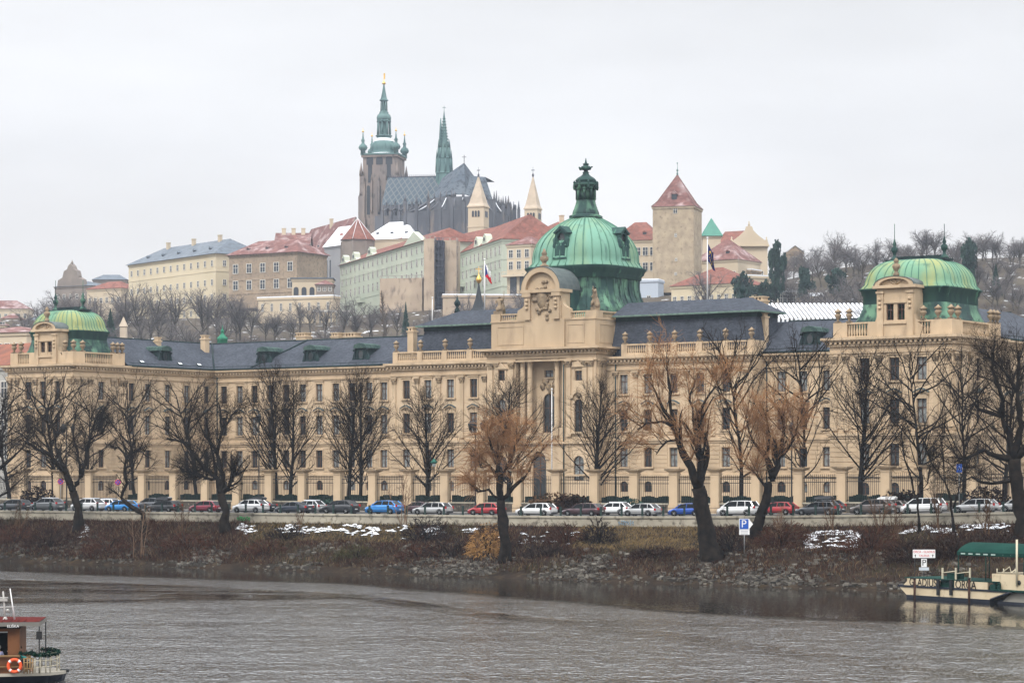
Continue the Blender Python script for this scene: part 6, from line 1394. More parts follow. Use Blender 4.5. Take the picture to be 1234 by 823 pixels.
def car_meshes(kind):
    k = KIND[kind]; L, H, w = k['L'], k['H'], k['w']; x0, x1 = -L/2, L/2; belt = k['belt']
    b = MB(); b.sm = False
    # lower body: lofted rings
    st = [(x0, .38, k['hoodf']-.16, w*.72), (x0+.10, .24, k['hoodf']-.03, w*.86), (x0+.45, .2, k['hoodf']+.06, w*.97), (k['screen'], .2, k['hood'], w), (k['roof'][0], .2, belt, w), ((k['roof'][0]+k['roof'][1])/2, .2, belt+.02, w), (k['roof'][1], .2, belt+.03, w), (k['tail'], .22, k['trunk'], w*.97), (x1-.06, .26, k['trunk']-.03, w*.9), (x1, .42, k['trunk']-.16, w*.8)]
    vs, fs = [], []
    for x, zb, zt, ww in st: vs += [(x,-ww*.94,zb),(x,-ww,zb+(zt-zb)*.35),(x,-ww*.99,zb+(zt-zb)*.72),(x,-ww*.90,zt),(x,ww*.90,zt),(x,ww*.99,zb+(zt-zb)*.72),(x,ww,zb+(zt-zb)*.35),(x,ww*.94,zb)]
    for i in range(len(st)-1):
        for j in range(8): fs.append((i*8+j, i*8+(j+1)%8, (i+1)*8+(j+1)%8, (i+1)*8+j))
    fs.append(tuple(range(7,-1,-1))); fs.append(tuple((len(st)-1)*8+j for j in range(8))); b.add(vs, fs, 0, True)
    # roof and pillars
    r0, r1 = k['roof']; wt = w*.72; wb = w*.89; zt = H
    rp = [(r0-.12, zt-.10), (r0+.35, zt-.015), ((r0+r1)/2, zt), (r1-.3, zt-.03), (r1, zt-.12)]
    vs, fs = [], []
    for x, z in rp: vs += [(x,-wt-.04,z-.05),(x,-wt+.12,z),(x,wt-.12,z),(x,wt+.04,z-.05)]
    for i in range(4):
        for j in range(3): fs.append((i*4+j, i*4+j+1, (i+1)*4+j+1, (i+1)*4+j))
        fs.append((i*4+3, i*4, (i+1)*4, (i+1)*4+3))
    fs += [(3,2,1,0),(16,17,18,19)]; b.add(vs, fs, 0, True)
    for s in (-1,1):
        def pil(xa, xb, wd=.05):
            b.tube([(xa, s*(wb-.02), belt-.03), (xb, s*(wt-.0), zt-.08)], wd, 4, sm=False)
        pil(k['screen'], r0-.10, .045); pil((r0+r1)/2-.35, (r0+r1)/2-.32, .05); pil((r0+r1)/2+.62, (r0+r1)/2+.55, .05); pil(k['tail']-.05, r1, .075)
        b.box(k['screen']+.25, k['screen']+.42, s*(w+.06)-.09, s*(w+.06)+.09, belt, belt+.15, 0)
    b.box(x0-.01, x0+.3, -w*.7, w*.7, .25, .45, 1); b.box(x1-.2, x1+.02, -w*.75, w*.75, .28, .42, 1)
    for s in (-1,1): b.box(x0+1.25, x1-1.15, s*w-.015, s*w+.015, .2, .3, 1)
    body = b.build('body', [None, blackp])
    g = MB(); 
    gv = [(k['screen'],-wb+.02,belt-.05),(k['tail'],-wb+.04,belt-.05),(r1,-wt,zt-.07),(r0-.1,-wt,zt-.1)]
    q = [(x,-y,z) for x,y,z in gv]
    g.add(gv+q, [(0,1,2,3),(7,6,5,4),(0,3,7,4),(1,5,6,2)]); gl_ = g.build('windows', cglass)
    xf, xr = x0+.88, x1-.86; wr = .33 if kind != 'suv' and kind != 'van' else .355
    t_ = MB(); t_.lathe((0,0,0), [(wr*.6,-.11),(wr*.94,-.11),(wr,-.07),(wr,.07),(wr*.94,.11),(wr*.6,.11)], 18); t_.v = [Vector((p.x, p.z, p.y)) for p in t_.v]; ty = t_.build('tyre', tyre)
    t_ = MB(); t_.lathe((0,0,0), [(.06,-.10),(wr*.62,-.09),(wr*.62,.09),(.06,.10)], 18)
    t_.v = [Vector((p.x, p.z, p.y)) for p in t_.v]
    for kk in range(5):
        a = 2*math.pi*kk/5
        for s in (-1,1): t_.tube([(0,s*.115,0),(wr*.6*math.cos(a), s*.10, wr*.6*math.sin(a))], .035, 4, mi=1)
    ri = t_.build('rim', [blackp, rim])
    ar = MB()
    for s in (-1,1):
        n = 10
        for kk in range(n):
            a, c = math.pi*kk/n, math.pi*(kk+1)/n; f = lambda r, q: (r*math.cos(q), wr+r*math.sin(q)*1.0)
            ar.add([(f(wr+.0,a)[0], s*.0, f(wr,a)[1])], []) if False else None
            P = [f(wr+.015,a), f(wr+.015,c), f(wr+.075,c), f(wr+.075,a)]
            ar.poly([(p, 0, z) for p, z in P])
        ar.M = None
    arch = ar.build('wheel_arch', blackp)
    lt = MB(); zl = k['trunk']-.28 if kind in ('sedan','hatch') else k['trunk']-.2
    lt.box(-.16,.02,-.02,.16,0,.26); tl = lt.build('tail_light', redl)
    hl = MB(); hl.box(0,.3,-.17,0,0,.13); hd = hl.build('headlight', headl)
    pl = MB(); pl.box(0,.02,-.26,.26,0,.11); pn = pl.build('number_plate', plate)
    d = dict(body=body.data, glass=gl_.data, tyre=ty.data, rim=ri.data, arch=arch.data, tail=tl.data, head=hd.data, plate=pn.data, xf=xf, xr=xr, wr=wr, zl=zl, k=k)
    for o in (body, gl_, ty, ri, arch, tl, hd, pn): bpy.data.objects.remove(o)
    return d
CARM = {k: car_meshes(k) for k in KIND}
CAR_COL = {'blue': (.02,.20,.55), 'brightblue': (.02,.24,.62), 'deepblue': (.01,.07,.36), 'white': (.74,.75,.76), 'silver': (.42,.43,.44), 'grey': (.13,.14,.15), 'black': (.015,.017,.022), 'darkblue': (.02,.028,.045), 'darkred': (.19,.012,.035), 'red': (.33,.012,.018), 'maroon': (.05,.018,.025), 'brown': (.11,.095,.09), 'darkgrey': (.05,.055,.065)}
BODY = {}
def car(px, r, kind, colour, label, extra=None, flip=False, snowy=False):
    t = tpx(px, r); x, y = QP(t, r); d = CARM[kind]; k = d['k']; L, w = k['L'], k['w']
    slope = math.atan2(zr(t+2)-zr(t-2), 4)
    root = empty('parked_car', (x, y, zr(t)+.025), QROT + (math.pi if flip else 0), label, 'car', 'cars parked along the quay road'); root.rotation_euler.y = -slope * (1 if not flip else -1)
    key = (kind, colour)
    if key not in BODY: me = d['body'].copy(); me.materials[0] = car_paint(colour, CAR_COL[colour]); BODY[key] = me
    put('body', BODY[key], root); put('windows', d['glass'], root)
    for xx in (d['xf'], d['xr']):
        for s in (-1, 1):
            wl = put('wheel', d['tyre'], root, (xx, s*(w-.10), d['wr'])); put('rim', d['rim'], wl); put('wheel_arch', d['arch'], root, (xx, s*(w+.012), 0))
    for s in (-1, 1):
        o = put('tail_light', d['tail'], root, (L/2-.0, s*(w*.78), d['zl'])); o.scale.y = s
        o = put('headlight', d['head'], root, (-L/2+.10, s*(w*.84), k['hoodf']-.17)); o.scale.y = s
    put('number_plate', d['plate'], root, (L/2, 0, .55))
    if extra:
        b = MB(); z = k['H']; 
        b.add([(-.9,-.4,z+.08),(1.0,-.4,z+.08),(1.1,-.38,z+.3),(.9,-.34,z+.42),(-.5,-.34,z+.42),(-1.0,-.36,z+.24),(-.9,.4,z+.08),(1.0,.4,z+.08),(1.1,.38,z+.3),(.9,.34,z+.42),(-.5,.34,z+.42),(-1.0,.36,z+.24)],
              [(0,1,2,3,4,5),(11,10,9,8,7,6)]+[(i,6+i,6+(i+1)%6,(i+1)%6) for i in range(6)])
        b.build('roof_box', car_paint(extra, CAR_COL[extra]), root)
        b = MB()
        for xx in (-.5,.7): b.box(xx-.03,xx+.03,-.66,.66,z-.03,z+.07)
        b.build('roof_bar', blackp, root)
    if snowy:
        b = MB(); z = k['H']; r0, r1 = k['roof']; b.box(r0+.0, r1-.05, -w*.62, w*.62, z-.02, z+.07); b.box(-L/2+.5, k['screen']+.05, -w*.7, w*.7, k['hood']-.05, k['hood']+.03); b.build('snow_cover', snow, root)
    return root
CARS = [(17,'estate','darkgrey','dark estate car with red tail lights at the far left edge'), (57,'suv','grey','dark grey sport utility car with dusted snow beside the big forked tree'), (106,'suv','white','snow covered white car between the forked tree and the bright blue hatchback'),
 (146,'hatch','brightblue','bright blue hatchback under the crooked little tree'), (197,'estate','black','black estate car with a black roof box left of the dark red hatchback'), (248,'hatch','darkred','dark red hatchback left of the pollarded tree'),
 (302,'suv','white','white sport utility car right of the pollarded tree'), (354,'sedan','darkblue','near black saloon between the white and the black sport utility cars'), (410,'suv','black','black sport utility car left of the blue one'),
 (463,'suv','blue','blue sport utility car behind the pale sapling'), (521,'estate','silver','silver estate car between the blue sport utility car and the orange willow'), (586,'hatch','red','red hatchback behind the orange willow'),
 (646,'estate','white','white estate car just right of the orange willow'), (703,'estate','maroon','dark maroon estate car below the round lime tree'), (773,'hatch','silver','silver hatchback beside the grassy patch of bank'),
 (829,'hatch','deepblue','deep blue hatchback partly behind the thick leaning willow trunk'), (890,'van','white','white minivan between the two leaning willows'), (986,'estate','darkgrey','dark grey estate car right of the second leaning willow'),
 (1052,'suv','brown','brownish grey sport utility car beside the white snow patch'), (1113,'van','white','white van behind the thin dark trees at the right'), (1175,'estate','silver','silver estate car near the right edge'), (1229,'hatch','silver','silver hatchback cut by the right edge of the view')]
for px, k, c, lab in CARS: car(px, 2.3, k, c, lab, extra='black' if px == 197 else None, snowy=px in (57, 106))
for px, k, c, ex, lab, sn in ((183,'suv','darkgrey',None,'dark car in the far row behind the black estate with the roof box',False), (311,'sedan','darkblue','black','dark saloon with a roof box behind the white sport utility car',False), (372,'hatch','silver',None,'silver hatchback in the far row behind the near black saloon',True),
  (505,'sedan','maroon',None,'dark maroon saloon in the far row behind the silver estate',False), (740,'hatch','white',None,'snow topped pale car in the far row behind the maroon estate',True), (993,'suv','darkgrey','black','dark car with a black roof box behind the dark grey estate',False), (1069,'estate','brown','white','brownish estate with a white roof box in the far row',False), (128,'hatch','white',None,'snow covered car in the far row behind the bright blue hatchback',True), (938,'hatch','red',None,'small red car in the far row right of the second willow',False)):
    car(px, 11.6, k, c, lab, ex, snowy=sn)

# ------------------------------------------------------------------ lamps, signs
lampg = mat('milk_glass_globe', (.35,.38,.38), rough=.3)
def lamp(px, py_top, r, lab, kind):
    t = tpx(px, r); x, y = QP(t, r); z0 = zr(t)+.1; H = zat(py_top, y)-z0
    root = empty('street_lamp', (x, y, z0), 0, lab, 'street lamp', 'street lamps along the quay road')
    b = MB(); b.lathe((0,0,0), [(.25,0),(.25,.4),(.16,.6),(.13,1.2),(.09,1.4),(.07,H-.6),(.11,H-.5),(.05,H-.1),(.1,H)], 8); b.build('post', iron, root)
    if kind == 'multi':
        for a in range(3):
            q = a*2.1+.3; b = MB(); cx_, cy_ = .85*math.cos(q), .85*math.sin(q)
            b.tube([(0,0,H-1.3),(cx_*.6,cy_*.6,H-1.5),(cx_,cy_,H-1.1)], .05, 5)
            b.lathe((cx_,cy_,H-1.1), [(.1,0),(.16,.1),(.26,.5),(.34,.85),(.12,1.05),(.05,1.25)], 8); b.build('lamp_head', iron, root)
    elif kind == 'hat':
        b = MB(); b.lathe((0,0,H-.5), [(.12,0),(.22,.35),(.5,.5),(.2,.75),(.06,.95)], 10); b.build('lamp_head', mat('lamp_green', (.03,.12,.09)), root)
        b = MB(); b.lathe((0,0,H-.55), [(.1,0),(.2,.1),(.24,.38)], 10); b.build('globe', lampg, root)
    else:
        b = MB(); b.lathe((0,0,H-.1), [(.1,0),(.24,.15),(.3,.7),(.36,.75),(.12,1.0),(.04,1.2)], 8); b.build('lamp_head', iron, root)
    return root
lamp(312, 508, 15.2, 'thin dark lamp post between the pollarded tree and the twin limes', 'one'); lamp(573, 508, 15.2, 'tall black post with clustered lantern heads beside the orange willow', 'multi')
lamp(523, 557, 15.2, 'short lamp post with a green hat shaped top behind the silver estate car', 'hat'); lamp(954, 520, 15.2, 'tall thin dark lamp post right of the second leaning willow', 'one'); lamp(80, 512, 15.2, 'black lamp post with clustered lantern heads behind the big forked tree', 'multi')
def disc(mb, R_, y, mi, n=20, r0=0): 
    for k in range(n):
        a, b = 2*math.pi*k/n, 2*math.pi*(k+1)/n
        if r0: mb.poly([(R_*math.cos(a),y,R_*math.sin(a)),(R_*math.cos(b),y,R_*math.sin(b)),(r0*math.cos(b),y,r0*math.sin(b)),(r0*math.cos(a),y,r0*math.sin(a))], mi)
    if not r0: mb.poly([(R_*math.cos(2*math.pi*k/n),y,R_*math.sin(2*math.pi*k/n)) for k in range(n)], mi)
sblue = mat('sign_blue', (.015,.09,.42), rough=.4); sred = mat('sign_red', (.6,.02,.03), rough=.4); swhite = mat('sign_white', (.78,.78,.78), rough=.4); steel = mat('galvanised_steel', (.3,.31,.32), rough=.5, metal=.5); sblack = mat('sign_black', (.01,.01,.012))
def nostop(px, py, r, lab, rad=.4):
    t = tpx(px, r); x, y = QP(t, r); z0 = zr(t)+.1; zc = zat(py, y)-z0
    root = empty('no_stopping_sign', (x, y, z0), 0, lab, 'road sign'); b = MB(); b.tube([(0,.05,0),(0,.05,zc+rad)], .035, 6); b.build('post', steel, root)
    b = MB(); b.lathe((0,0,0), [(rad,0),(rad,.03)], 20, mi=2); b.v = [Vector((p.x, p.z, p.y)) for p in b.v]; disc(b, rad, -.005, 1, r0=rad*.8); disc(b, rad*.8, -.006, 0)
    for s in ((1, 1), (1, -1)) : 
        d = rad*.6; w_ = rad*.1; b.poly([(-d-w_*.7,-.01,s[1]*(-d)+w_*.7*s[1]),(-d+w_*.7,-.01,s[1]*(-d)-w_*.7*s[1]),(d+w_*.7,-.01,s[1]*d-w_*.7*s[1]),(d-w_*.7,-.01,s[1]*d+w_*.7*s[1])], 1)
    b.build('sign_face', [sblue, sred, steel], root, (0,0,zc))
nostop(142, 581, 15.0, 'round blue no stopping sign with red cross right of the big forked tree'); nostop(73, 580, 15.0, 'round blue and red sign half hidden by the big forked tree')
def text(s, size, m, parent, loc, rot=(R(90),0,0), ext=.005, name='lettering', sx=1):
    c = bpy.data.curves.new(name, 'FONT'); c.body = s; c.size = size; c.align_x = 'CENTER'; c.align_y = 'CENTER'; c.extrude = ext; c.materials.append(m)
    tmp = bpy.data.objects.new('tmp', c); col.objects.link(tmp); dg = bpy.context.evaluated_depsgraph_get(); me = bpy.data.meshes.new_from_object(tmp.evaluated_get(dg)); bpy.data.objects.remove(tmp)
    o = bpy.data.objects.new(name, me); col.objects.link(o); o.parent = parent; o.location = loc; o.rotation_euler = rot; o.scale = (sx,1,1); return o
x, y, z, t, r = bankpt(897, 668)
ps_ = empty('parking_sign', (x, y, z), 0, 'blue and white parking sign on a steel post, pointing right, among the rocks', 'road sign'); s_ = y/F
b = MB(); b.tube([(0,.06,-.3),(0,.06,(668-628)*s_)], .05, 8); b.build('post', steel, ps_)
zc = (668-631.5)*s_; b = MB(); hw, hh = 6.2*s_, 6.6*s_
b.extr([(-hw,zc-hh),(hw,zc-hh),(hw,zc-hh*.8),(hw+4.2*s_,zc),(hw,zc+hh*.8),(hw,zc+hh),(-hw,zc+hh)], -.02, .03, 0); b.extr([(-hw+.05,zc-hh+.05),(hw-.1,zc-hh+.05),(hw-.1,zc+hh-.05),(-hw+.05,zc+hh-.05)], -.03, -.021, 1)
b.extr([(-hw,zc-hh-6.2*s_),(hw,zc-hh-6.2*s_),(hw,zc-hh-.3*s_),(-hw,zc-hh-.3*s_)], -.02, .03, 0)
for k in range(3): b.extr([(-hw*.7,zc-hh-(1.6+1.7*k)*s_),(hw*.7,zc-hh-(1.6+1.7*k)*s_),(hw*.7,zc-hh-(2.2+1.7*k)*s_),(-hw*.7,zc-hh-(2.2+1.7*k)*s_)], -.026, -.021, 2)
b.build('sign_face', [swhite, sblue, mat('sign_grey', (.35,.36,.38))], ps_); text('P', 1.05, swhite, ps_, (-.06, -.045, zc), sx=1.0)
t = tpx(1156, 15); x, y = QP(t, 15.); z0 = zr(t); bs = empty('road_sign', (x, y, z0), 0, 'small blue sign on a grey post in front of the right corner block', 'road sign')
b = MB(); b.tube([(0,.05,0),(0,.05,zat(560,y)-z0)], .05, 6); b.build('post', steel, bs); b = MB(); zz = zat(564,y)-z0; b.box(-.3,.3,-.02,.02,zz-.45,zz+.45,0); b.tube([(-.16,-.03,zz-.2),(0,-.03,zz+.2),(.16,-.03,zz-.2)], .04, 4, mi=1); b.build('sign_face', [sblue, swhite], bs)

# ------------------------------------------------------------------ figures
def skin(name, bones, rad, m, parent, loc=(0,0,0), rz=0, sub=1, scale=1):
    """one continuous skin surface over a joint tree; bones = list of joint positions, parent index"""
    me = bpy.data.meshes.new(name); me.from_pydata([Vector(p)*scale for p, _ in bones], [(i, q) for i, (_, q) in enumerate(bones) if q >= 0], []); me.update()
    o = bpy.data.objects.new(name, me); col.objects.link(o); md = o.modifiers.new('skin', 'SKIN')
    for i, v in enumerate(me.skin_vertices[0].data if me.skin_vertices else []): v.radius = (rad[i]*scale,)*2
    if not me.skin_vertices:
        bpy.context.view_layer.update()
        for i, v in enumerate(o.data.skin_vertices[0].data): v.radius = (rad[i]*scale,)*2
    o.data.skin_vertices[0].data[0].use_root = True
    s = o.modifiers.new('sub', 'SUBSURF'); s.levels = s.render_levels = sub
    dg = bpy.context.evaluated_depsgraph_get(); m2 = bpy.data.meshes.new_from_object(o.evaluated_get(dg)); bpy.data.objects.remove(o)
    for p in m2.polygons: p.use_smooth = True
    m2.materials.clear(); m2.materials.append(m)
    r_ = bpy.data.objects.new(name, m2); col.objects.link(r_); r_.parent = parent; r_.location = loc; r_.rotation_euler.z = rz; return r_
def statue(s, d, z, rz, seed, H=2.9):
    rg = random.Random(seed)
    b = [((0,0,1.25),-1),((0,0,.7),0),((0,0,.05),1),((0,0,1.75),0),((0,0,2.05),3),((0,-.02,2.3),4),((.32,0,1.95),3),((.62,-.2,1.7),6),((.8,-.35,2.1),7),((-.32,0,1.95),3),((-.6,-.1,1.5),9),((-.45,-.35,1.2),10),((.35,-.25,.35),1),((-.4,.1,.3),1)]
    rr = [.30,.36,.5,.28,.13,.19,.17,.13,.09,.17,.13,.1,.3,.3]
    g = skin('statue', b, rr, dirty_relief, ac, (s, -d, z), rz, 2, H/2.9)
    e_ = MB(); e_.box(-.7,.7,-.6,.6,-.35,.12); e_.tube([(.8,-.35,1.2),(.85,-.35,3.0)], .05, 5); e_.lathe((.3,.25,0), [(.5,0),(.45,.6),(.3,1.1),(.05,1.6)], 8); e_.build('statue_base', dirty_relief, g)
def A_(px, d): return sof(px, d)
statue(A_(602, DC-1.3), DC-1.3, zb_+.35, .2, 1, 2.7); statue(A_(717, DC-1.4), DC-1.4, zb_+.35, -.9, 2, 3.6)
# ------------------------------------------------------------------ flags
def flag(px, d, py0, py1, py_f0, py_f1, kind, lab, wpx):
    s = sof(px, d); Z = Zsd(s, d); P = C0+U*s-V*d; z0 = zat(py0, Z); z1 = zat(py1, Z)
    root = empty('flagpole', (P.x, P.y, z0), 0, lab, 'flagpole'); H = z1-z0
    b = MB(); b.tube([(0,0,-1),(0,0,H)], [.12,.06], 8); b.lathe((0,0,H), [(.02,0),(.14,.1),(.14,.2),(.02,.3)], 8); b.build('pole', mat('white_pole', (.7,.7,.7)) if 'white_pole' not in MT else MT['white_pole'], root)
    if not kind: return
    f = MB(); nx, nz = 16, 20; w = wpx*Z/F; za, zb = zat(py_f0, Z)-z0, zat(py_f1, Z)-z0; h = za-zb
    for j in range(nz+1):
        for i in range(nx+1):
            u, v = i/nx, j/nz      # u along the fly, v down the hoist; the cloth droops from the upper hoist corner
            f.v.append(Vector((.08+w*u*(.75+.25*v)*(1-.15*math.sin(v*3)), .28*math.sin(u*9+v*2)*(.3+u), za-h*(v*.62+u*.38)+.1*math.sin(u*7))))
    for j in range(nz):
        for i in range(nx):
            u, v = (i+.5)/nx, (j+.5)/nz
            if kind == 'tri': mi = 0 if u < .5 and abs(v-.5) < .5-u else (1 if v < .5 else 2)
            else:
                mi = 0
                for q in range(12):
                    a = math.pi/6*q
                    if (u-.5-.26*math.cos(a))**2 + (v-.5-.3*math.sin(a))**2 < .0022: mi = 1
            a = j*(nx+1)+i; f.f.append((a, a+1, a+nx+2, a+nx+1)); f.m.append(mi); f.s.append(True)
    fb = mat('flag_blue', (.015,.03,.17)) if 'flag_blue' not in MT else MT['flag_blue']
    f.build('flag', [fb, swhite, mat('flag_red', (.62,.02,.04))] if kind == 'tri' else [mat('flag_dark_blue', (.008,.014,.10)), mat('flag_gold', (.6,.4,.03))], root)
flag(584, -5, 372, 314, 318, 343, 'tri', 'white flagpole with a hanging blue, white and red flag left of the great dome', 9)
flag(852.5, -5, 359, 288, 294, 328, 'eu', 'white flagpole with a drooping dark blue flag with gold stars', 9)
flag(521, -8, 386, 360, 0, 0, None, 'short bare white flagpole on the left slate roof', 0)
flag(665, DC+1.5, 585, 470, 0, 0, None, 'tall bare grey flagpole standing before the portico', 0)

# ------------------------------------------------------------------ moored passenger boat at the right
hullc = mat('cream_hull_paint', (.62,.52,.36), (.55,.45,.3), .8, rough=.45, c3=(.35,.27,.18), s3=1.6, l3=.6, h3=.75); hullb = mat('navy_hull_stripe', (.012,.016,.028), rough=.4); deckg = mat('green_deck', (.008,.034,.028), (.012,.045,.036), 1.5, rough=.9); canv = mat('green_canopy', (.005,.032,.025), (.008,.044,.034), .6, rough=.9); rust = mat('rusty_steel_pile', (.03,.017,.014), (.07,.035,.025), 1.2)
# side line of the hull: bow (1084,719) to stern corner (1206,726) on the water
a = W(1087, CY, F*EYE/(720.0-CY)).xy; bq = W(1206, CY, F*EYE/(727.5-CY)).xy; ang = math.atan2((bq-a).y, (bq-a).x); BL = (bq-a).length
bt_ = empty('passenger_boat', (a.x, a.y, 0), ang, 'cream and navy passenger boat with a green deck moored at the right', 'boat')
bm_ = (720.0-CY)/EYE     # pixels per metre at the bow
def bx(px): xi = (px-CX)/F; return (xi*a.y-a.x)/(math.cos(ang)-xi*math.sin(ang))
def bz(px, py): s = bx(px); Z = a.y+s*math.sin(ang); return zat(py, Z)
zd_ = bz(1110, 706.5); zt_ = bz(1110, 697)     # deck edge / bulwark top
LE = BL+22
h = MB(); W2 = 4.4
h.add([(.6,.0,.28),(BL-1.2,0,.28),(BL+1.0,0,zd_-.1),(-.35,0,zd_-.1),(.6,W2,.28),(BL-1.2,W2,.28),(BL+1.0,W2,zd_-.1),(-.35,W2,zd_-.1)], [(0,1,2,3),(5,4,7,6),(0,3,7,4),(1,5,6,2),(3,2,6,7)], 0)
h.add([(.7,.05,-.6),(BL-1.4,.05,-.6),(BL-1.2,-.02,.30),(.55,-.02,.30),(.7,W2,-.6),(BL-1.4,W2,-.6),(BL-1.2,W2,.30),(.55,W2,.30)], [(0,1,2,3),(0,3,7,4),(1,5,6,2)], 1)
h.box(-.45, BL+1.3, -.07, W2, zd_-.1, zd_+.06, 1)
h.tube([(BL-1.2,-.03,.3),(BL+1.0,-.03,zd_-.1)], .10, 4, mi=1)
h.build('hull', [hullc, hullb], bt_)
h = MB(); h.box(0, BL+1, .1, W2-.1, zd_+.0, zd_+.1); h.box(.3, bx(1200), .0, W2-.2, zt_-.02, zt_+.07); h.build('deck', deckg, bt_)
h = MB(); g0_, g1_ = bx(1093), bx(1131); h.box(g0_, g1_, 0, .1, zd_+.06, zt_); h.box(bx(1150), bx(1190), 0, .1, zd_+.06, zt_); h.add([(g0_,.05,zd_+.06),(g0_,.05,zt_-.25),(g0_-.5,.05,zd_+.06)],[(0,1,2)]); h.build('bulwark', hullc, bt_)
h = MB(); h.box(g1_, bx(1150), .25, 2.2, zd_+.06, zt_+.05); h.box(g1_+.5, g1_+1.4, .5, 1.6, zt_+.05, zt_+.55); h.build('deck_house', deckg, bt_)
LT = mat('lettering_dark', (.035,.03,.028))
th = (zt_-zd_)*.98
text('GLADIUS', th*1.5, LT, bt_, ((g0_+g1_)/2+.05, -.03, (zd_+zt_)/2), ext=.012, sx=.86)
text('ORCA', th*1.5, LT, bt_, ((bx(1151)+bx(1177))/2, -.03, (zd_+zt_)/2), ext=.012, sx=.92)
for px in (1132, 1147.5): h = MB(); x = bx(px); h.box(x-.14, x+.14, -.22, -.08, bz(px,717), zt_+.05); h.build('fender', blackp, bt_)
# railing posts on the deck
railc = mat('cream_rail_paint', (.55,.5,.38))
h = MB()
pp = [1132, 1148, 1165]
for px in pp: x = bx(px); h.box(x-.06,x+.06,.3,.42,zt_,bz(px,684))
h.tube([(bx(1132),.36,bz(1132,690)),(bx(1148),.36,bz(1148,688))], .04, 4); h.tube([(bx(1148),.36,bz(1148,691)),(bx(1165),.36,bz(1165,689))], .04, 4); h.build('railing', railc, bt_)
# canopy with rounded front
c0_, c1_ = bx(1148), bx(1229); zc0 = bz(1150, 664.5); zc1 = bz(1180, 654.5); cy0, cy1 = .5, W2-.3
h = MB(); n = 10
prof = [(cy0+(cy1-cy0)*k/n, zc0+(zc1-zc0)*math.sin(math.pi*k/n)**.8) for k in range(n+1)]
# barrel runs along the boat; its front end is closed by a valance
for k in range(n): (p, q), (p2, q2) = prof[k], prof[k+1]; h.poly([(c0_,p,q),(c1_,p,q),(c1_,p2,q2),(c0_,p2,q2)])
h.poly([(c0_,p,q) for p, q in prof]); h.poly([(c1_,p,q) for p, q in prof])
h.box(c0_, c1_, cy0-.02, cy0+.02, zc0-.3, zc0); h.box(c0_, c1_, cy1-.02, cy1+.02, zc0-.3, zc0); h.box(c0_-.02, c0_+.02, cy0, cy1, zc0-.3, zc0); ca_ = h.build('canopy', canv, bt_)
h = MB()
for k in range(9): h.box(c0_+.5+.9*k+(.5 if k > 4 else 0), c0_+1.0+.9*k, cy0-.04, cy0-.021, zc0-.2, zc0-.1)
h.build('valance_marks', mat('faded_white', (.4,.5,.46)), ca_)
h = MB()
for x in (c0_+.1, bx(1182), c1_-.1):
    for y in (cy0+.05, cy1-.05): h.tube([(x,y,zt_),(x,y,zc0)], .045, 6)
h.build('canopy_post', deckg, bt_)
# after part of the boat with cabin side, bench rails and mast
h = MB(); sx_ = bx(1190); h.box(sx_, LE, .5, W2-.2, zd_+.06, bz(1205,697)+.35, 0); h.build('cabin_side', hullc, bt_)
for px in (1223, 1232.5):
    h = MB(); h.lathe((0,0,0), [(.19,0),(.19,.05)], 16); h.v = [Vector((p.x, -p.z, p.y)) for p in h.v]; h.build('porthole', blackp, bt_, (bx(px), .48, bz(px, 702)))
h = MB(); h.add([(bx(1195),-.1,zd_),(LE,-.1,zd_-.15),(LE,1.2,zd_-.15),(bx(1195),1.2,zd_),(bx(1195),-.1,zd_+.12),(LE,-.1,zd_),(LE,1.2,zd_),(bx(1195),1.2,zd_+.12)], [(0,1,5,4),(4,5,6,7),(0,4,7,3)]); h.box(bx(1193), bx(1199), .0, .5, zd_, zd_+.5); h.box(bx(1202)-.1, bx(1202)+.1, .1, .3, zd_, zd_+.65); h.box(bx(1197)-.1, bx(1197)+.1, .1, .3, zd_, zd_+.65); h.build('after_deck', deckg, bt_)
h = MB(); h.add([(BL-.9,.3,-.4),(LE,.3,-.4),(LE,.3,zd_-.1),(BL+.9,.3,zd_-.1)], [(0,1,2,3)], 0); h.box(BL+.4, LE, .25, .8, zd_-.12, zd_+.02, 1); h.add([(BL-1,.28,-.4),(LE,.28,-.4),(LE,.28,.2),(BL-.6,.28,.2)], [(0,1,2,3)], 1); h.build('stern_hull', [mat('grey_hull', (.25,.24,.21)), hullb], bt_)
h = MB(); xm = bx(1221); h.tube([(xm,.4,bz(1221,706)),(xm,.4,bz(1221,650))], .085, 8); h.build('mast', railc, bt_)
h = MB()
zr0 = bz(1205, 697)+.35
for px in (1195, 1203, 1217, 1233, 1243): x = bx(px); h.tube([(x,.6,zr0),(x,.6,bz(px,685))], .05, 6)
h.tube([(bx(1195),.6,bz(1195,690)),(bx(1243),.6,bz(1243,690))], .04, 5); h.tube([(bx(1196),.6,bz(1196,694)),(bx(1207),.9,bz(1207,683)),(bx(1210),.9,bz(1210,694))], .05, 5); h.tube([(bx(1206),.6,bz(1206,694)),(bx(1216),.9,bz(1216,685))], .05, 5); h.build('railing', railc, bt_)
for px, zt2, lab in ((1103, 697, 'rusty dark mooring pile by the G and L of the hull name'), (1168.5, 697, 'short rusty mooring pile before the last letters of the hull name')):
    P = a + Vector((math.cos(ang), math.sin(ang)))*(bx(px)+.42) + Vector((math.sin(ang), -math.cos(ang)))*.45
    r_ = empty('mooring_pile', (P.x, P.y, -1), 0, lab, 'pile'); h = MB(); zz = zat(zt2, P.y)+1; h.tube([(0,0,0),(0,0,zz)], .105, 8); h.build('shaft', rust, r_); h = MB(); h.lathe((0,0,zz-.05), [(.15,0),(.15,.1),(.02,.16)], 8); h.build('cap', blackp, r_)
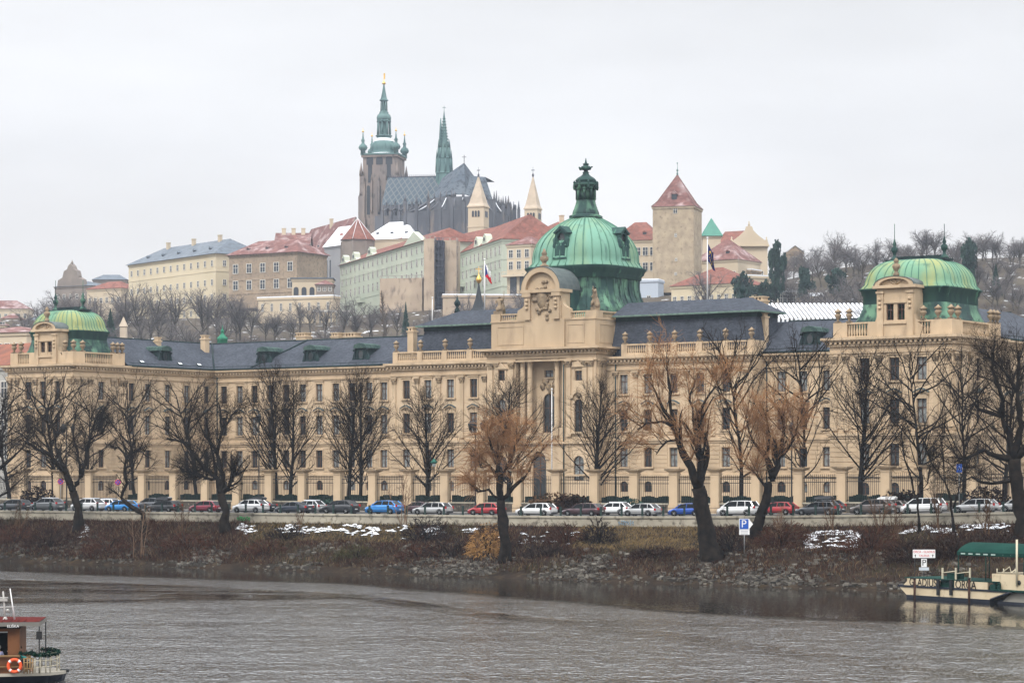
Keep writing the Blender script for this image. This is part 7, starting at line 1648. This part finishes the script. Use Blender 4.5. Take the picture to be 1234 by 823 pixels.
# mooring board standing behind the boat
P = W(1113.5, CY, a.y+bx(1113.5)*math.sin(ang)+5.6).xy
mbd = empty('mooring_sign', (P.x, P.y, -.5), 0, 'white mooring board with red words and a black P behind the passenger boat', 'sign'); s_ = P.y/F; Zs = lambda py: zat(py, P.y)+.5
h = MB(); h.tube([(0,.05,0),(0,.05,Zs(663))], .05, 6); h.tube([(-11*s_,.05,0),(-11*s_,.05,Zs(663))], .035, 6); h.build('post', iron, mbd)
h = MB(); h.box(-13.5*s_,13.5*s_,-.02,.02,Zs(672),Zs(662)); h.build('board', swhite, mbd)
xo = 0
h = MB(); h.box(-3.3*s_,3.3*s_,-.02,.02,Zs(683),Zs(673)); h.build('parking_panel', swhite, mbd); h = MB(); h.box(-6*s_,6*s_,-.02,.02,Zs(687),Zs(683.4)); h.build('text_panel', mat('pale_blue_panel', (.5,.55,.6)), mbd)
text('ORCA - GLADIUS', .27, sred, mbd, (0,-.03,Zs(664.8)), sx=.9); text('TAURUS', .27, sred, mbd, (0,-.03,Zs(669.4)), sx=.9); text('P', .75, sblack, mbd, (0,-.03,Zs(678)))
for q in (-1, 1): h = MB(); x = q*10.5*s_; h.tube([(x,-.03,Zs(671)),(x,-.03,Zs(668))], .03, 4); h.poly([(x-.08,-.035,Zs(669)),(x+.08,-.035,Zs(669)),(x,-.035,Zs(667.6))]); h.build('arrow', sblack, mbd)

# ------------------------------------------------------------------ excursion boat at the lower left
Zb = F*EYE/(823-CY)   # stern waterline distance
wood = mat('varnished_wood', (.10,.038,.014), (.16,.065,.024), 1.5, rough=.6); redroof = mat('red_boat_roof', (.095,.011,.009), (.06,.008,.007), 2, rough=.9); rooft = mat('grey_roof_rim', (.16,.15,.135), rough=.6); wicker = mat('pale_bamboo', (.30,.20,.10)); garl = mat('garland_green', (.008,.025,.02), (.012,.04,.028), 3)
sB = Zb/F
tb_ = empty('excursion_boat', (W(80,CY,Zb).x-.28, Zb, 0), R(6), 'wooden excursion boat with a red roof and a railed stern at the lower left', 'boat')
def ex(px): return (px-80)*sB
def ez(py): return zat(py, Zb)
zdk = ez(811)
h = MB()
n = 9
for k in range(1): pass
vs = []
stn = [(-16,2.2),(-6,2.2),(-2.4,2.0),(-.6,1.5),(.0,.7),(.12,.2)]
for x, w_ in stn: vs += [(x-.25 if x > -1 else x,-w_*.6,-.5),(x,-w_,zdk-.15),(x,w_,zdk-.15),(x-.25 if x > -1 else x,w_*.6,-.5)]
vs = [(x, y+2.2, z) for x, y, z in vs]
fs = []
for i in range(len(stn)-1):
    for j in range(3): fs.append((i*4+j, i*4+j+1, (i+1)*4+j+1, (i+1)*4+j))
fs.append((len(stn)*4-4, len(stn)*4-3, len(stn)*4-2, len(stn)*4-1)); h.add(vs, fs, 0, False)
h.build('hull', hullb, tb_)
h = MB(); pts = [(x, 2.2-w_*1.04) for x, w_ in stn]+[(x, 2.2+w_*1.04) for x, w_ in reversed(stn)]; n = len(pts)
h.add([(x,y,zdk-.15) for x,y in pts]+[(x,y,zdk) for x,y in pts], [tuple(range(n)), tuple(range(2*n-1,n-1,-1))]+[(i,n+i,n+(i+1)%n,(i+1)%n) for i in range(n)]); h.build('deck', mat('pale_deck', (.42,.39,.33)), tb_)
h = MB(); h.box(-.2,.25,2.0,2.4,zdk-.1,zdk+.05); h.box(-.45,-.1,1.9,2.4,-.2,zdk-.1); h.build('rudder', blackp, tb_)
zrf, zrt = ez(757), ez(745); xr_ = ex(55.5)
h = MB(); h.add([(-16,-.1,ez(757)),(xr_,-.1,ez(753.5)),(xr_,4.5,ez(753.5)),(-16,4.5,ez(757)),(-16,-.1,ez(751)),(xr_,-.1,ez(748.8)),(xr_,4.5,ez(748.8)),(-16,4.5,ez(751))], [(3,2,1,0),(0,1,5,4),(1,2,6,5),(2,3,7,6)]); 
ry = h.build('roof_rim', rooft, tb_)
h = MB(); h.add([(-16,-.05,ez(751)),(xr_-.05,-.05,ez(748.7)),(xr_-.05,4.4,ez(748.7)),(-16,4.4,ez(751)),(-16,1.2,ez(743.8)),(xr_-.6,1.6,ez(747.2)),(xr_-.6,2.8,ez(747.2)),(-16,3.2,ez(743.8))], [(0,1,5,4),(1,2,6,5),(2,3,7,6),(4,5,6,7)]); 
for k in range(40): x = -16+(xr_+15.2)*k/39; h.tube([(x,-.05,ez(751)+(x+16)*.0078+.015),(x,1.25,ez(743.9)-(x+16)*.0105+.02)], .025, 3, sm=False)
h.build('roof', redroof, tb_)
text('ELIŠKA', .20, swhite, ry, (ex(23.5), -.13, ez(753.8)), ext=.004)
# cabin: frame, aft end wall, dark windows
h = MB(); xc = ex(30.5); zw0 = ez(790)
h.box(-16, xc, .25, .35, zdk, ez(789)); h.box(-16, xc, .25, .35, ez(760.5), ez(757)); h.box(xc-.6, xc, .25, .37, ez(789), ez(760.5)); h.box(xc-.1, xc, .37, 4.0, zdk, zrf); h.box(-16, xc, 3.9, 4.0, zdk, zrf)
for x in (-6, -4.2): h.box(x, x+.12, .25, .37, ez(789), ez(760.5))
cb2 = h.build('cabin', wood, tb_)
h = MB(); h.box(-16, xc-.6, .30, .32, ez(762), ez(760.5)+.05); h.box(ex(19.5), ex(22), .26, .30, ez(775), ez(762)); h.build('window_blind', mat('pale_blind', (.4,.42,.42)), cb2)
h = MB(); h.box(-16, xc-.15, 3.2, 3.3, zdk, zrf); h.build('interior', mat('dark_interior', (.012,.01,.009)), cb2)
h = MB(); h.tube([(ex(54),.15,zdk),(ex(54),.15,zrf+.1)], .035, 6); h.tube([(ex(54),4.2,zdk),(ex(54),4.2,zrf+.1)], .035, 6); h.build('roof_post', iron, tb_)
h = MB(); h.box(ex(54)-.14, ex(54)+.14, -.0, .3, ez(770), ez(760.5)); h.build('speaker_box', blackp, tb_)
# stern rail with garland
h = MB(); rp_ = [(ex(49),.12),(ex(55),.12),(ex(61.5),.3),(ex(66),.6),(ex(72.5),1.5),(ex(73),2.9),(ex(61),4.2),(ex(49),4.3)]
zrl = ez(788)
for x, y in rp_: h.tube([(x,y,zdk),(x,y,zrl)], .03, 5)
for f_ in (1, .66, .33): h.tube([(x,y,zdk+(zrl-zdk)*f_) for x, y in rp_], .022, 4)
h.build('stern_rail', railc, tb_)
h = MB(); rg = random.Random(3); seg = [Vector((ex(31),.2,zrl+.1)), Vector((ex(45),.12,zrl+.15))]+[Vector((x,y,zrl+.02)) for x, y in rp_]
for k in range(900):
    f_ = rg.random()*(len(seg)-1.001); i = int(f_); c = seg[i].lerp(seg[i+1], f_-i); c.z += -.10*math.sin(math.pi*((f_*2)%1)); c += Vector((rg.gauss(0,.04), rg.gauss(0,.05), rg.gauss(0,.035))); a_, b2 = rv(rg,.045), rv(rg,.04); h.poly([c-a_, c-b2, c+a_, c+b2])
h.build('garland', garl, tb_)
# bench fence and furniture: bamboo lattice
h = MB()
for px in (36, 40, 43, 46.5): h.tube([(ex(px),.1,zdk),(ex(px),.1,ez(793))], .035, 5)
for py in (793, 798, 805): h.tube([(ex(35.5),.1,ez(py)),(ex(47),.1,ez(py))], .03, 4)
for q in (0, 1): h.tube([(ex(1),.12,ez(812-9*q)),(ex(7.5),.12,ez(803+9*q))], .035, 4); h.tube([(ex(-8),.12,ez(812-9*q)),(ex(-1),.12,ez(803+9*q))], .035, 4)
h.tube([(-16,.12,ez(803)),(ex(30),.12,ez(803))], .04, 5); h.tube([(-16,.12,ez(790)),(ex(31),.12,ez(790))], .05, 5); h.build('side_rail', wicker, tb_)
h = MB()
for px in (36, 41.5): 
    x = ex(px); h.box(x-.03,x+.03,1.0,1.06,zdk,zdk+.9); h.box(x-.03,x+.03,1.5,1.56,zdk,zdk+.5)
h.box(ex(35.5), ex(42), 1.0, 1.56, zdk+.42, zdk+.48); h.box(ex(35.5), ex(42), 1.0, 1.05, zdk+.65, zdk+.95); h.build('bench', wicker, tb_)
lr = empty('life_ring', tuple(tb_.matrix_basis @ Vector((0,0,0))), 0, 'orange life ring with white bands on the side rail of the excursion boat', 'life ring')
tb_m = Matrix.Translation(tb_.location) @ Matrix.Rotation(R(6), 4, 'Z'); P = tb_m @ Vector((ex(25), -.02, ez(801.3))); lr.location = P; lr.rotation_euler.z = R(6)
h = MB(); Rr, rr_, N, M_ = 7.4*sB, 2.0*sB, 40, 10; vs = []
for i in range(N):
    A0 = 2*math.pi*i/N
    for j in range(M_): B0 = 2*math.pi*j/M_; q = Rr+rr_*math.cos(B0); vs.append((q*math.cos(A0), -rr_*math.sin(B0), q*math.sin(A0)))
orange = mat('life_ring_orange', (.75,.10,.03), rough=.5)
for i in range(N):
    h.add([], []); 
h.v = [Vector(v) for v in vs]
for i in range(N):
    for j in range(M_): h.f.append((i*M_+j, i*M_+(j+1)%M_, ((i+1)%N)*M_+(j+1)%M_, ((i+1)%N)*M_+j)); h.m.append(1 if i % 10 in (4,5) else 0); h.s.append(True)
h.build('ring', [orange, swhite], lr)
# roof mast and aerial
h = MB(); h.tube([(ex(10.5),1.5,ez(748)),(ex(9.5),1.5,ez(734)),(ex(8),1.5,ez(713.5))], .05, 6); h.tube([(ex(-6),1.5,ez(733.5)),(ex(21),1.5,ez(732.5))], .03, 5); h.tube([(ex(2),1.5,ez(721.5)),(ex(14),1.5,ez(721.5))], .04, 5); h.box(ex(3), ex(13), 1.4, 1.6, ez(725.5), ez(722.5)); h.lathe((ex(10.5),1.5,ez(749)), [(.14,0),(.12,.1),(.05,.2)], 8); h.lathe((ex(13.5),1.5,ez(739)), [(.02,0),(.09,.06),(.09,.12),(.02,.18)], 8); h.build('mast', mat('mast_grey', (.4,.39,.37)), tb_)
h = MB(); h.tube([(ex(22),1.4,ez(748)),(ex(16.5),1.4,ez(710))], [.05,.025], 6); h.build('aerial', swhite, tb_)
# passengers
skinm = mat('skin_tone', (.5,.3,.22), rough=.6); hairs = {'white': mat('white_hair', (.6,.56,.5)), 'dark': mat('dark_hair', (.02,.014,.01))}
def sitter(px, y, jac, hair, lab, rz):
    P = tb_m @ Vector((ex(px), y, zdk+.02)); root = empty('person', P, rz, lab, 'person')
    J = [((0,0,.50),-1),((0,.02,.72),0),((0,.02,.95),1),((0,0,1.08),2),((0,-.02,1.24),3),((.19,.0,1.0),2),((.25,-.08,.76),5),((.12,-.32,.74),6),((.10,-.40,.74),7),((-.19,.0,1.0),2),((-.25,-.08,.76),9),((-.12,-.32,.74),10),((-.10,-.40,.74),11),((.10,-.08,.48),0),((.12,-.48,.50),13),((.12,-.50,.08),14),((.12,-.66,.05),15),((-.10,-.08,.48),0),((-.12,-.48,.50),17),((-.12,-.50,.08),18),((-.12,-.66,.05),19)]
    RR = [.15,.14,.16,.055,.10,.075,.05,.04,.035,.075,.05,.04,.035,.10,.075,.05,.045,.10,.075,.05,.045]
    skin('body', J, [r*.9 for r in RR], skinm, root, sub=2)
    sel = [0,1,2,5,6,7,9,10,11]; mp_ = {o: i for i, o in enumerate(sel)}
    skin('jacket', [(J[i][0], mp_.get(J[i][1], -1)) for i in sel], [RR[i]*1.12 for i in sel], mat('jacket', jac), root, sub=2)
    sel = [0,13,14,15,17,18,19]; mp_ = {o: i for i, o in enumerate(sel)}
    skin('trousers', [(J[i][0], mp_.get(J[i][1], -1)) for i in sel], [RR[i]*1.08 for i in sel], mat('trousers', (.03,.03,.045)), root, sub=2)
    hb = MB(); hb.lathe((0,.015,1.20), [(.108,.0),(.118,.06),(.108,.12),(.07,.165),(.01,.18)], 12); hb.build('hair', hairs[hair], root)
    fc = MB(); fc.lathe((0,-.115,1.225), [(.002,-.02),(.016,0),(.008,.035)], 5); fc.box(-.045,-.02,-.112,-.104,1.25,1.262); fc.box(.02,.045,-.112,-.104,1.25,1.262); fc.box(-.025,.025,-.108,-.102,1.185,1.192); fc.build('face', hairs['dark'], root)
sitter(4, 1.0, (.35,.36,.55), 'white', 'pale haired passenger in a light lilac jacket inside the boat cabin', R(160)); sitter(29, .95, (.06,.45,.42), 'dark', 'passenger in a turquoise jacket leaning by the cabin end', R(110)); sitter(16, 1.3, (.03,.03,.035), 'dark', 'passenger in dark clothes seated between the other two', R(150))

# ------------------------------------------------------------------ what grows and lies on the bank
rg = random.Random(21)
W_ = lambda f, t: (f*rw(t))
drygrass = mat('dry_tan_grass', (.22,.155,.068), (.16,.11,.05), .7); bramble = mat('dead_bramble', (.016,.008,.006), (.036,.018,.011), .7); bramb2 = mat('reddish_bramble', (.045,.017,.010), (.075,.032,.018), .7); olive = mat('olive_weeds', (.04,.038,.016), (.065,.055,.025), .6)
def cover():
    mb = MB(); n = 0
    while n < 85000:
        t = rg.uniform(-85, 66); f = rg.random(); r = f*rw(t)
        if f > .93: continue
        px = CX+F*QP(t,r)[0]/QP(t,r)[1]
        dens = .55+.9*noise.noise(Vector((t*.18, r*.18, 1)))
        rocky = sstep((f-.55)/.2)*(1 if px > 250 else .2)
        if rg.random() < rocky*.45: continue
        tanp = noise.noise(Vector((t*.09, r*.12, 9)))
        grassy = (690 < px < 845 and f < .5) or (300 < px < 500 and f < .45)
        mi = 1
        if grassy and rg.random() < .85: mi = 0 if px > 690 else (3 if rg.random() < .6 else 0)
        elif tanp > .25 and rg.random() < .5: mi = 3
        elif rg.random() < .45: mi = 2
        if not grassy and dens < .1 and rg.random() < .4: continue
        n += 1
        if rg.random() < .11: mi = 4
        x, y = QP(t, r); z = bankh(t, r)
        L = (.25+.3*rg.random()) if grassy else rg.uniform(.35,.95)*(.7+.6*dens)
        a = rg.uniform(0, 6.283); w = (.03 if mi == 0 else .022) * rg.uniform(.7,1.4)
        d = Vector((math.cos(a)*rg.uniform(.1,.9), math.sin(a)*rg.uniform(.1,.9), 1)).normalized()
        p0 = Vector((x,y,z-.05)); p1 = p0+d*L*.55; p2 = p1+(d+Vector((math.cos(a)*.9, math.sin(a)*.9, -.6 if rg.random() < .5 else .1))).normalized()*L*.5
        s = Vector((math.sin(a+1), -math.cos(a+1), 0))*w; 
        mb.add([p0-s, p0+s, p1+s*.8, p1-s*.8, p2], [(0,1,2,3),(3,2,4)], mi)
    return mb.build('undergrowth', [drygrass, bramble, bramb2, olive, mat('pale_dead_stalks', (.13,.09,.055), (.2,.145,.09), 1)])
tag(cover(), kind='stuff')
def rocks(name, cnt, place, size, mats, stuff=True, flat=.65):
    mb = MB(); n = 0; tries = 0
    while n < cnt and tries < cnt*60:
        tries += 1; q = place()
        if not q: continue
        t, r, s = q; x, y = QP(t, r); z = bankh(t, r); n += 1
        M = Matrix.Translation((x,y,z+s*.12)) @ Matrix.Rotation(rg.uniform(0,6.28), 4, 'Z') @ Matrix.Rotation(rg.gauss(0,.35), 4, 'X')
        vs = [(sx*rg.uniform(.55,1), sy*rg.uniform(.55,1), sz*rg.uniform(.6,1)*flat) for sx in (-1,1) for sy in (-1,1) for sz in (-1,1)]
        mb.add([M @ (Vector(v)*s*.62) for v in vs], [(0,1,3,2),(4,6,7,5),(0,4,5,1),(2,3,7,6),(0,2,6,4),(1,5,7,3)], rg.randrange(len(mats)), False)
    return tag(mb.build(name, mats), kind='stuff')
rk = [mat('grey_rock_a', (.08,.072,.06), (.045,.04,.034), 2, bump=.5), mat('grey_rock_b', (.065,.058,.05), (.035,.03,.026), 2, bump=.5), mat('pale_rock', (.15,.138,.118), (.09,.082,.07), 2, bump=.5)]
def pl_rock():
    t = rg.uniform(-85, 62); px = CX+F*QP(t,0)[0]/QP(t,0)[1]
    f = rg.triangular(.4, 1.03, .97); m = noise.noise(Vector((t*.13, f*3, 5)))
    if px < 250: 
        if rg.random() > .12+.4*max(0,m): return
    elif rg.random() > .05+1.2*m+(.3 if f > .85 else 0)+(.25 if px > 600 and f > .65 else 0): return
    return t, f*rw(t), rg.uniform(.14, .48)*(1.1 if f < .97 else .6)
rocks('rubble', 2900, pl_rock, 1, rk)
PATCH = [((283,310),(.08,.25)), ((335,400),(.05,.26)), ((395,435),(.05,.22)), ((420,455),(.10,.30)), ((455,490),(.05,.2)), ((510,540),(.06,.28)), ((560,575),(.04,.2)), ((480,500),(.3,.48)), ((972,1035),(.10,.42)), ((1085,1130),(.05,.2)), ((1130,1215),(.02,.16)), ((85,110),(.2,.5)), ((605,640),(.2,.45)), ((640,700),(.15,.4))]
def snowy():
    mb = MB()
    for pi, ((a, b), (f0, f1)) in enumerate(PATCH):
        area = (b-a)*(f1-f0); cnt = int(area*(15 if pi != 8 else 22)*(.25 if pi in (7,11,12,13) else .8 if pi == 10 else 1.1))
        for _ in range(cnt):
            px = rg.uniform(a, b); f = rg.uniform(f0, f1); t = tpx(px, 3); t = tpx(px, f*rw(t)); r = f*rw(t)
            if noise.noise(Vector((t*.6, r*.6, 2))) < .0: continue
            x, y = QP(t, r); z = bankh(t, r)+rg.uniform(.0,.12); s = rg.uniform(.10,.38); n = 7
            pts = [(x+s*1.3*math.cos(2*math.pi*k/n)*rg.uniform(.6,1.1), y+s*math.sin(2*math.pi*k/n)*rg.uniform(.6,1.1), z) for k in range(n)]
            # a low mound
            mb.add(pts+[(x+rg.uniform(-.05,.05), y, z+s*.42)], [(k,(k+1)%n,n) for k in range(n)], 0, True)
    return tag(mb.build('snow', snow), kind='stuff')
snowy()
def shrub(base, w, h, m, lab, cnt=500, droop=0):
    x, y, z, t, r = bankpt(*base); root = empty('shrub', (x,y,z-.1), 0, lab, 'shrub'); q = random.Random(int(base[0]*7+base[1])); s_ = y/F; w *= s_; h *= s_
    mb = MB(); st = MB()
    for k in range(9): a = q.uniform(0,6.28); st.tube([(0,0,0),(w*.25*math.cos(a),w*.2*math.sin(a),h*.5),(w*.6*math.cos(a),w*.5*math.sin(a),h*.85)], [.05,.035,.02], 4)
    for k in range(cnt):
        a = q.uniform(0,6.28); rr = q.random()**.5; p = Vector((w*rr*math.cos(a), w*.7*rr*math.sin(a), h*q.uniform(.05,.95)*(1-rr**2.5*.7)))
        d = (Vector((math.cos(a)*rr, math.sin(a)*rr, .8-droop*1.6))+rv(q,.45)).normalized(); L = q.uniform(.35,.9); mid = p+d*L*.5; e = mid+(d+Vector((0,0,-.5-droop))).normalized()*L*.5
        s = rv(q, .02); mb.add([p-s, p+s, mid+s, mid-s, e], [(0,1,2,3),(3,2,4)], 0)
    st.build('stems', barkd, root); mb.build('twigs', m, root)
darkb = mat('dark_bush_twigs', (.012,.008,.008), (.025,.016,.014), .7); tanb = mat('orange_dry_stalks', (.34,.19,.07), (.26,.14,.05), .7)
for a_ in (((345,650),26,20,darkb,'dark twiggy bush below the near black saloon'), ((515,652),30,34,darkb,'large dark bush below the silver estate car',900), ((545,672),34,26,darkb,'low dark bush left of the orange stalks'), ((505,672),26,16,bramb2,'reddish bramble mound low on the bank left of the orange willow'),
  ((588,672),24,46,tanb,'tall orange dry stalks at the left of the willow trunk',1100,.4), ((683,655),26,26,bramb2,'reddish bush below the white estate car',700), ((722,655),20,32,darkb,'dark spiky bush left of the tan grass slope',700), ((660,672),30,16,darkb,'low dark bush right of the willow trunk'), ((880,668),18,30,darkb,'dark bush between the thick willow trunk and the parking sign'), ((945,660),34,34,bramb2,'broad reddish brown bush right of the parking sign',1100),
  ((1050,665),34,36,bramb2,'broad brown bush below the brownish grey car',1100), ((1100,680),34,34,bramble,'brown thicket behind the mooring sign',1200), ((1150,672),34,30,bramble,'brown thicket behind the boat canopy',1200), ((1205,668),34,30,bramble,'brown thicket at the right edge behind the boat',1200), ((225,662),30,26,bramb2,'reddish brown bush left of the pollarded tree',800), ((60,660),34,26,bramble,'brown thicket below the dark grey car at the left',900), ((20,655),30,24,bramb2,'reddish thicket at the left edge of the bank',800), ((130,668),30,24,bramb2,'reddish thicket between the two left trees',800), ((320,668),26,20,bramb2,'reddish bush on the lower bank right of the pollarded tree',600), ((430,672),26,16,olive,'olive tinted weeds below the black sport utility car',500), ((790,672),30,14,bramble,'brown bramble left of the thick willow trunk',500)):
    shrub(*a_)
# hedge bushes behind the far pavement
def hedge(px, w, h, m, lab, cnt=700):
    t = tpx(px, 16.8); x, y = QP(t, 16.8); root = empty('shrub', (x,y,zr(t)), 0, lab, 'shrub'); q = random.Random(px); mb = MB(); st = MB(); st.tube([(0,0,0),(0,0,h*.6)], .06, 5)
    for k in range(cnt): 
        a = q.uniform(0,6.28); rr = q.random()**.5; p = Vector((w*rr*math.cos(a), w*.4*rr*math.sin(a), h*q.uniform(.05,1)*(1-rr**3*.6))); u_, v_ = rv(q,.13), rv(q,.1); mb.poly([p-u_,p-v_,p+u_,p+v_])
    st.build('stems', barkd, root); mb.build('foliage', m, root)
evg = MT['evergreen_leaves']
hedge(390, 2.0, 1.6, evg, 'green bush on the pavement behind the black sport utility car'); hedge(760, 2.2, 1.9, evg, 'green bush on the pavement behind the silver hatchback'); hedge(665, 3.2, 2.6, twigb, 'brown bush by the fence left of the bare lime before the portico', 900); hedge(690, 2.5, 2.4, bramble, 'dark brown bush by the fence behind the white estate car', 800); hedge(45, 2.6, 3.2, darkb, 'dark bush by the fence behind the grey car at the left', 900); hedge(1090, 3, 2.6, darkb, 'dark bush by the fence behind the white van', 900); hedge(1190, 3, 2.8, darkb, 'dark bush by the fence near the right edge', 900)

# ------------------------------------------------------------------ the air
hzb = MB(); hzb.box(-1500, 1500, -60, 2600, -8, 205)
hm = bpy.data.materials.new('haze_air'); hm.use_nodes = True; hn = hm.node_tree; hn.nodes.clear()
ho_ = hn.nodes.new('ShaderNodeOutputMaterial'); pv = hn.nodes.new('ShaderNodeVolumePrincipled'); pv.inputs['Color'].default_value = (.72,.84,1,1); pv.inputs['Density'].default_value = HAZE; pv.inputs['Anisotropy'].default_value = 0
hn.links.new(pv.outputs[0], ho_.inputs['Volume'])
tag(hzb.build('haze', hm), kind='stuff')
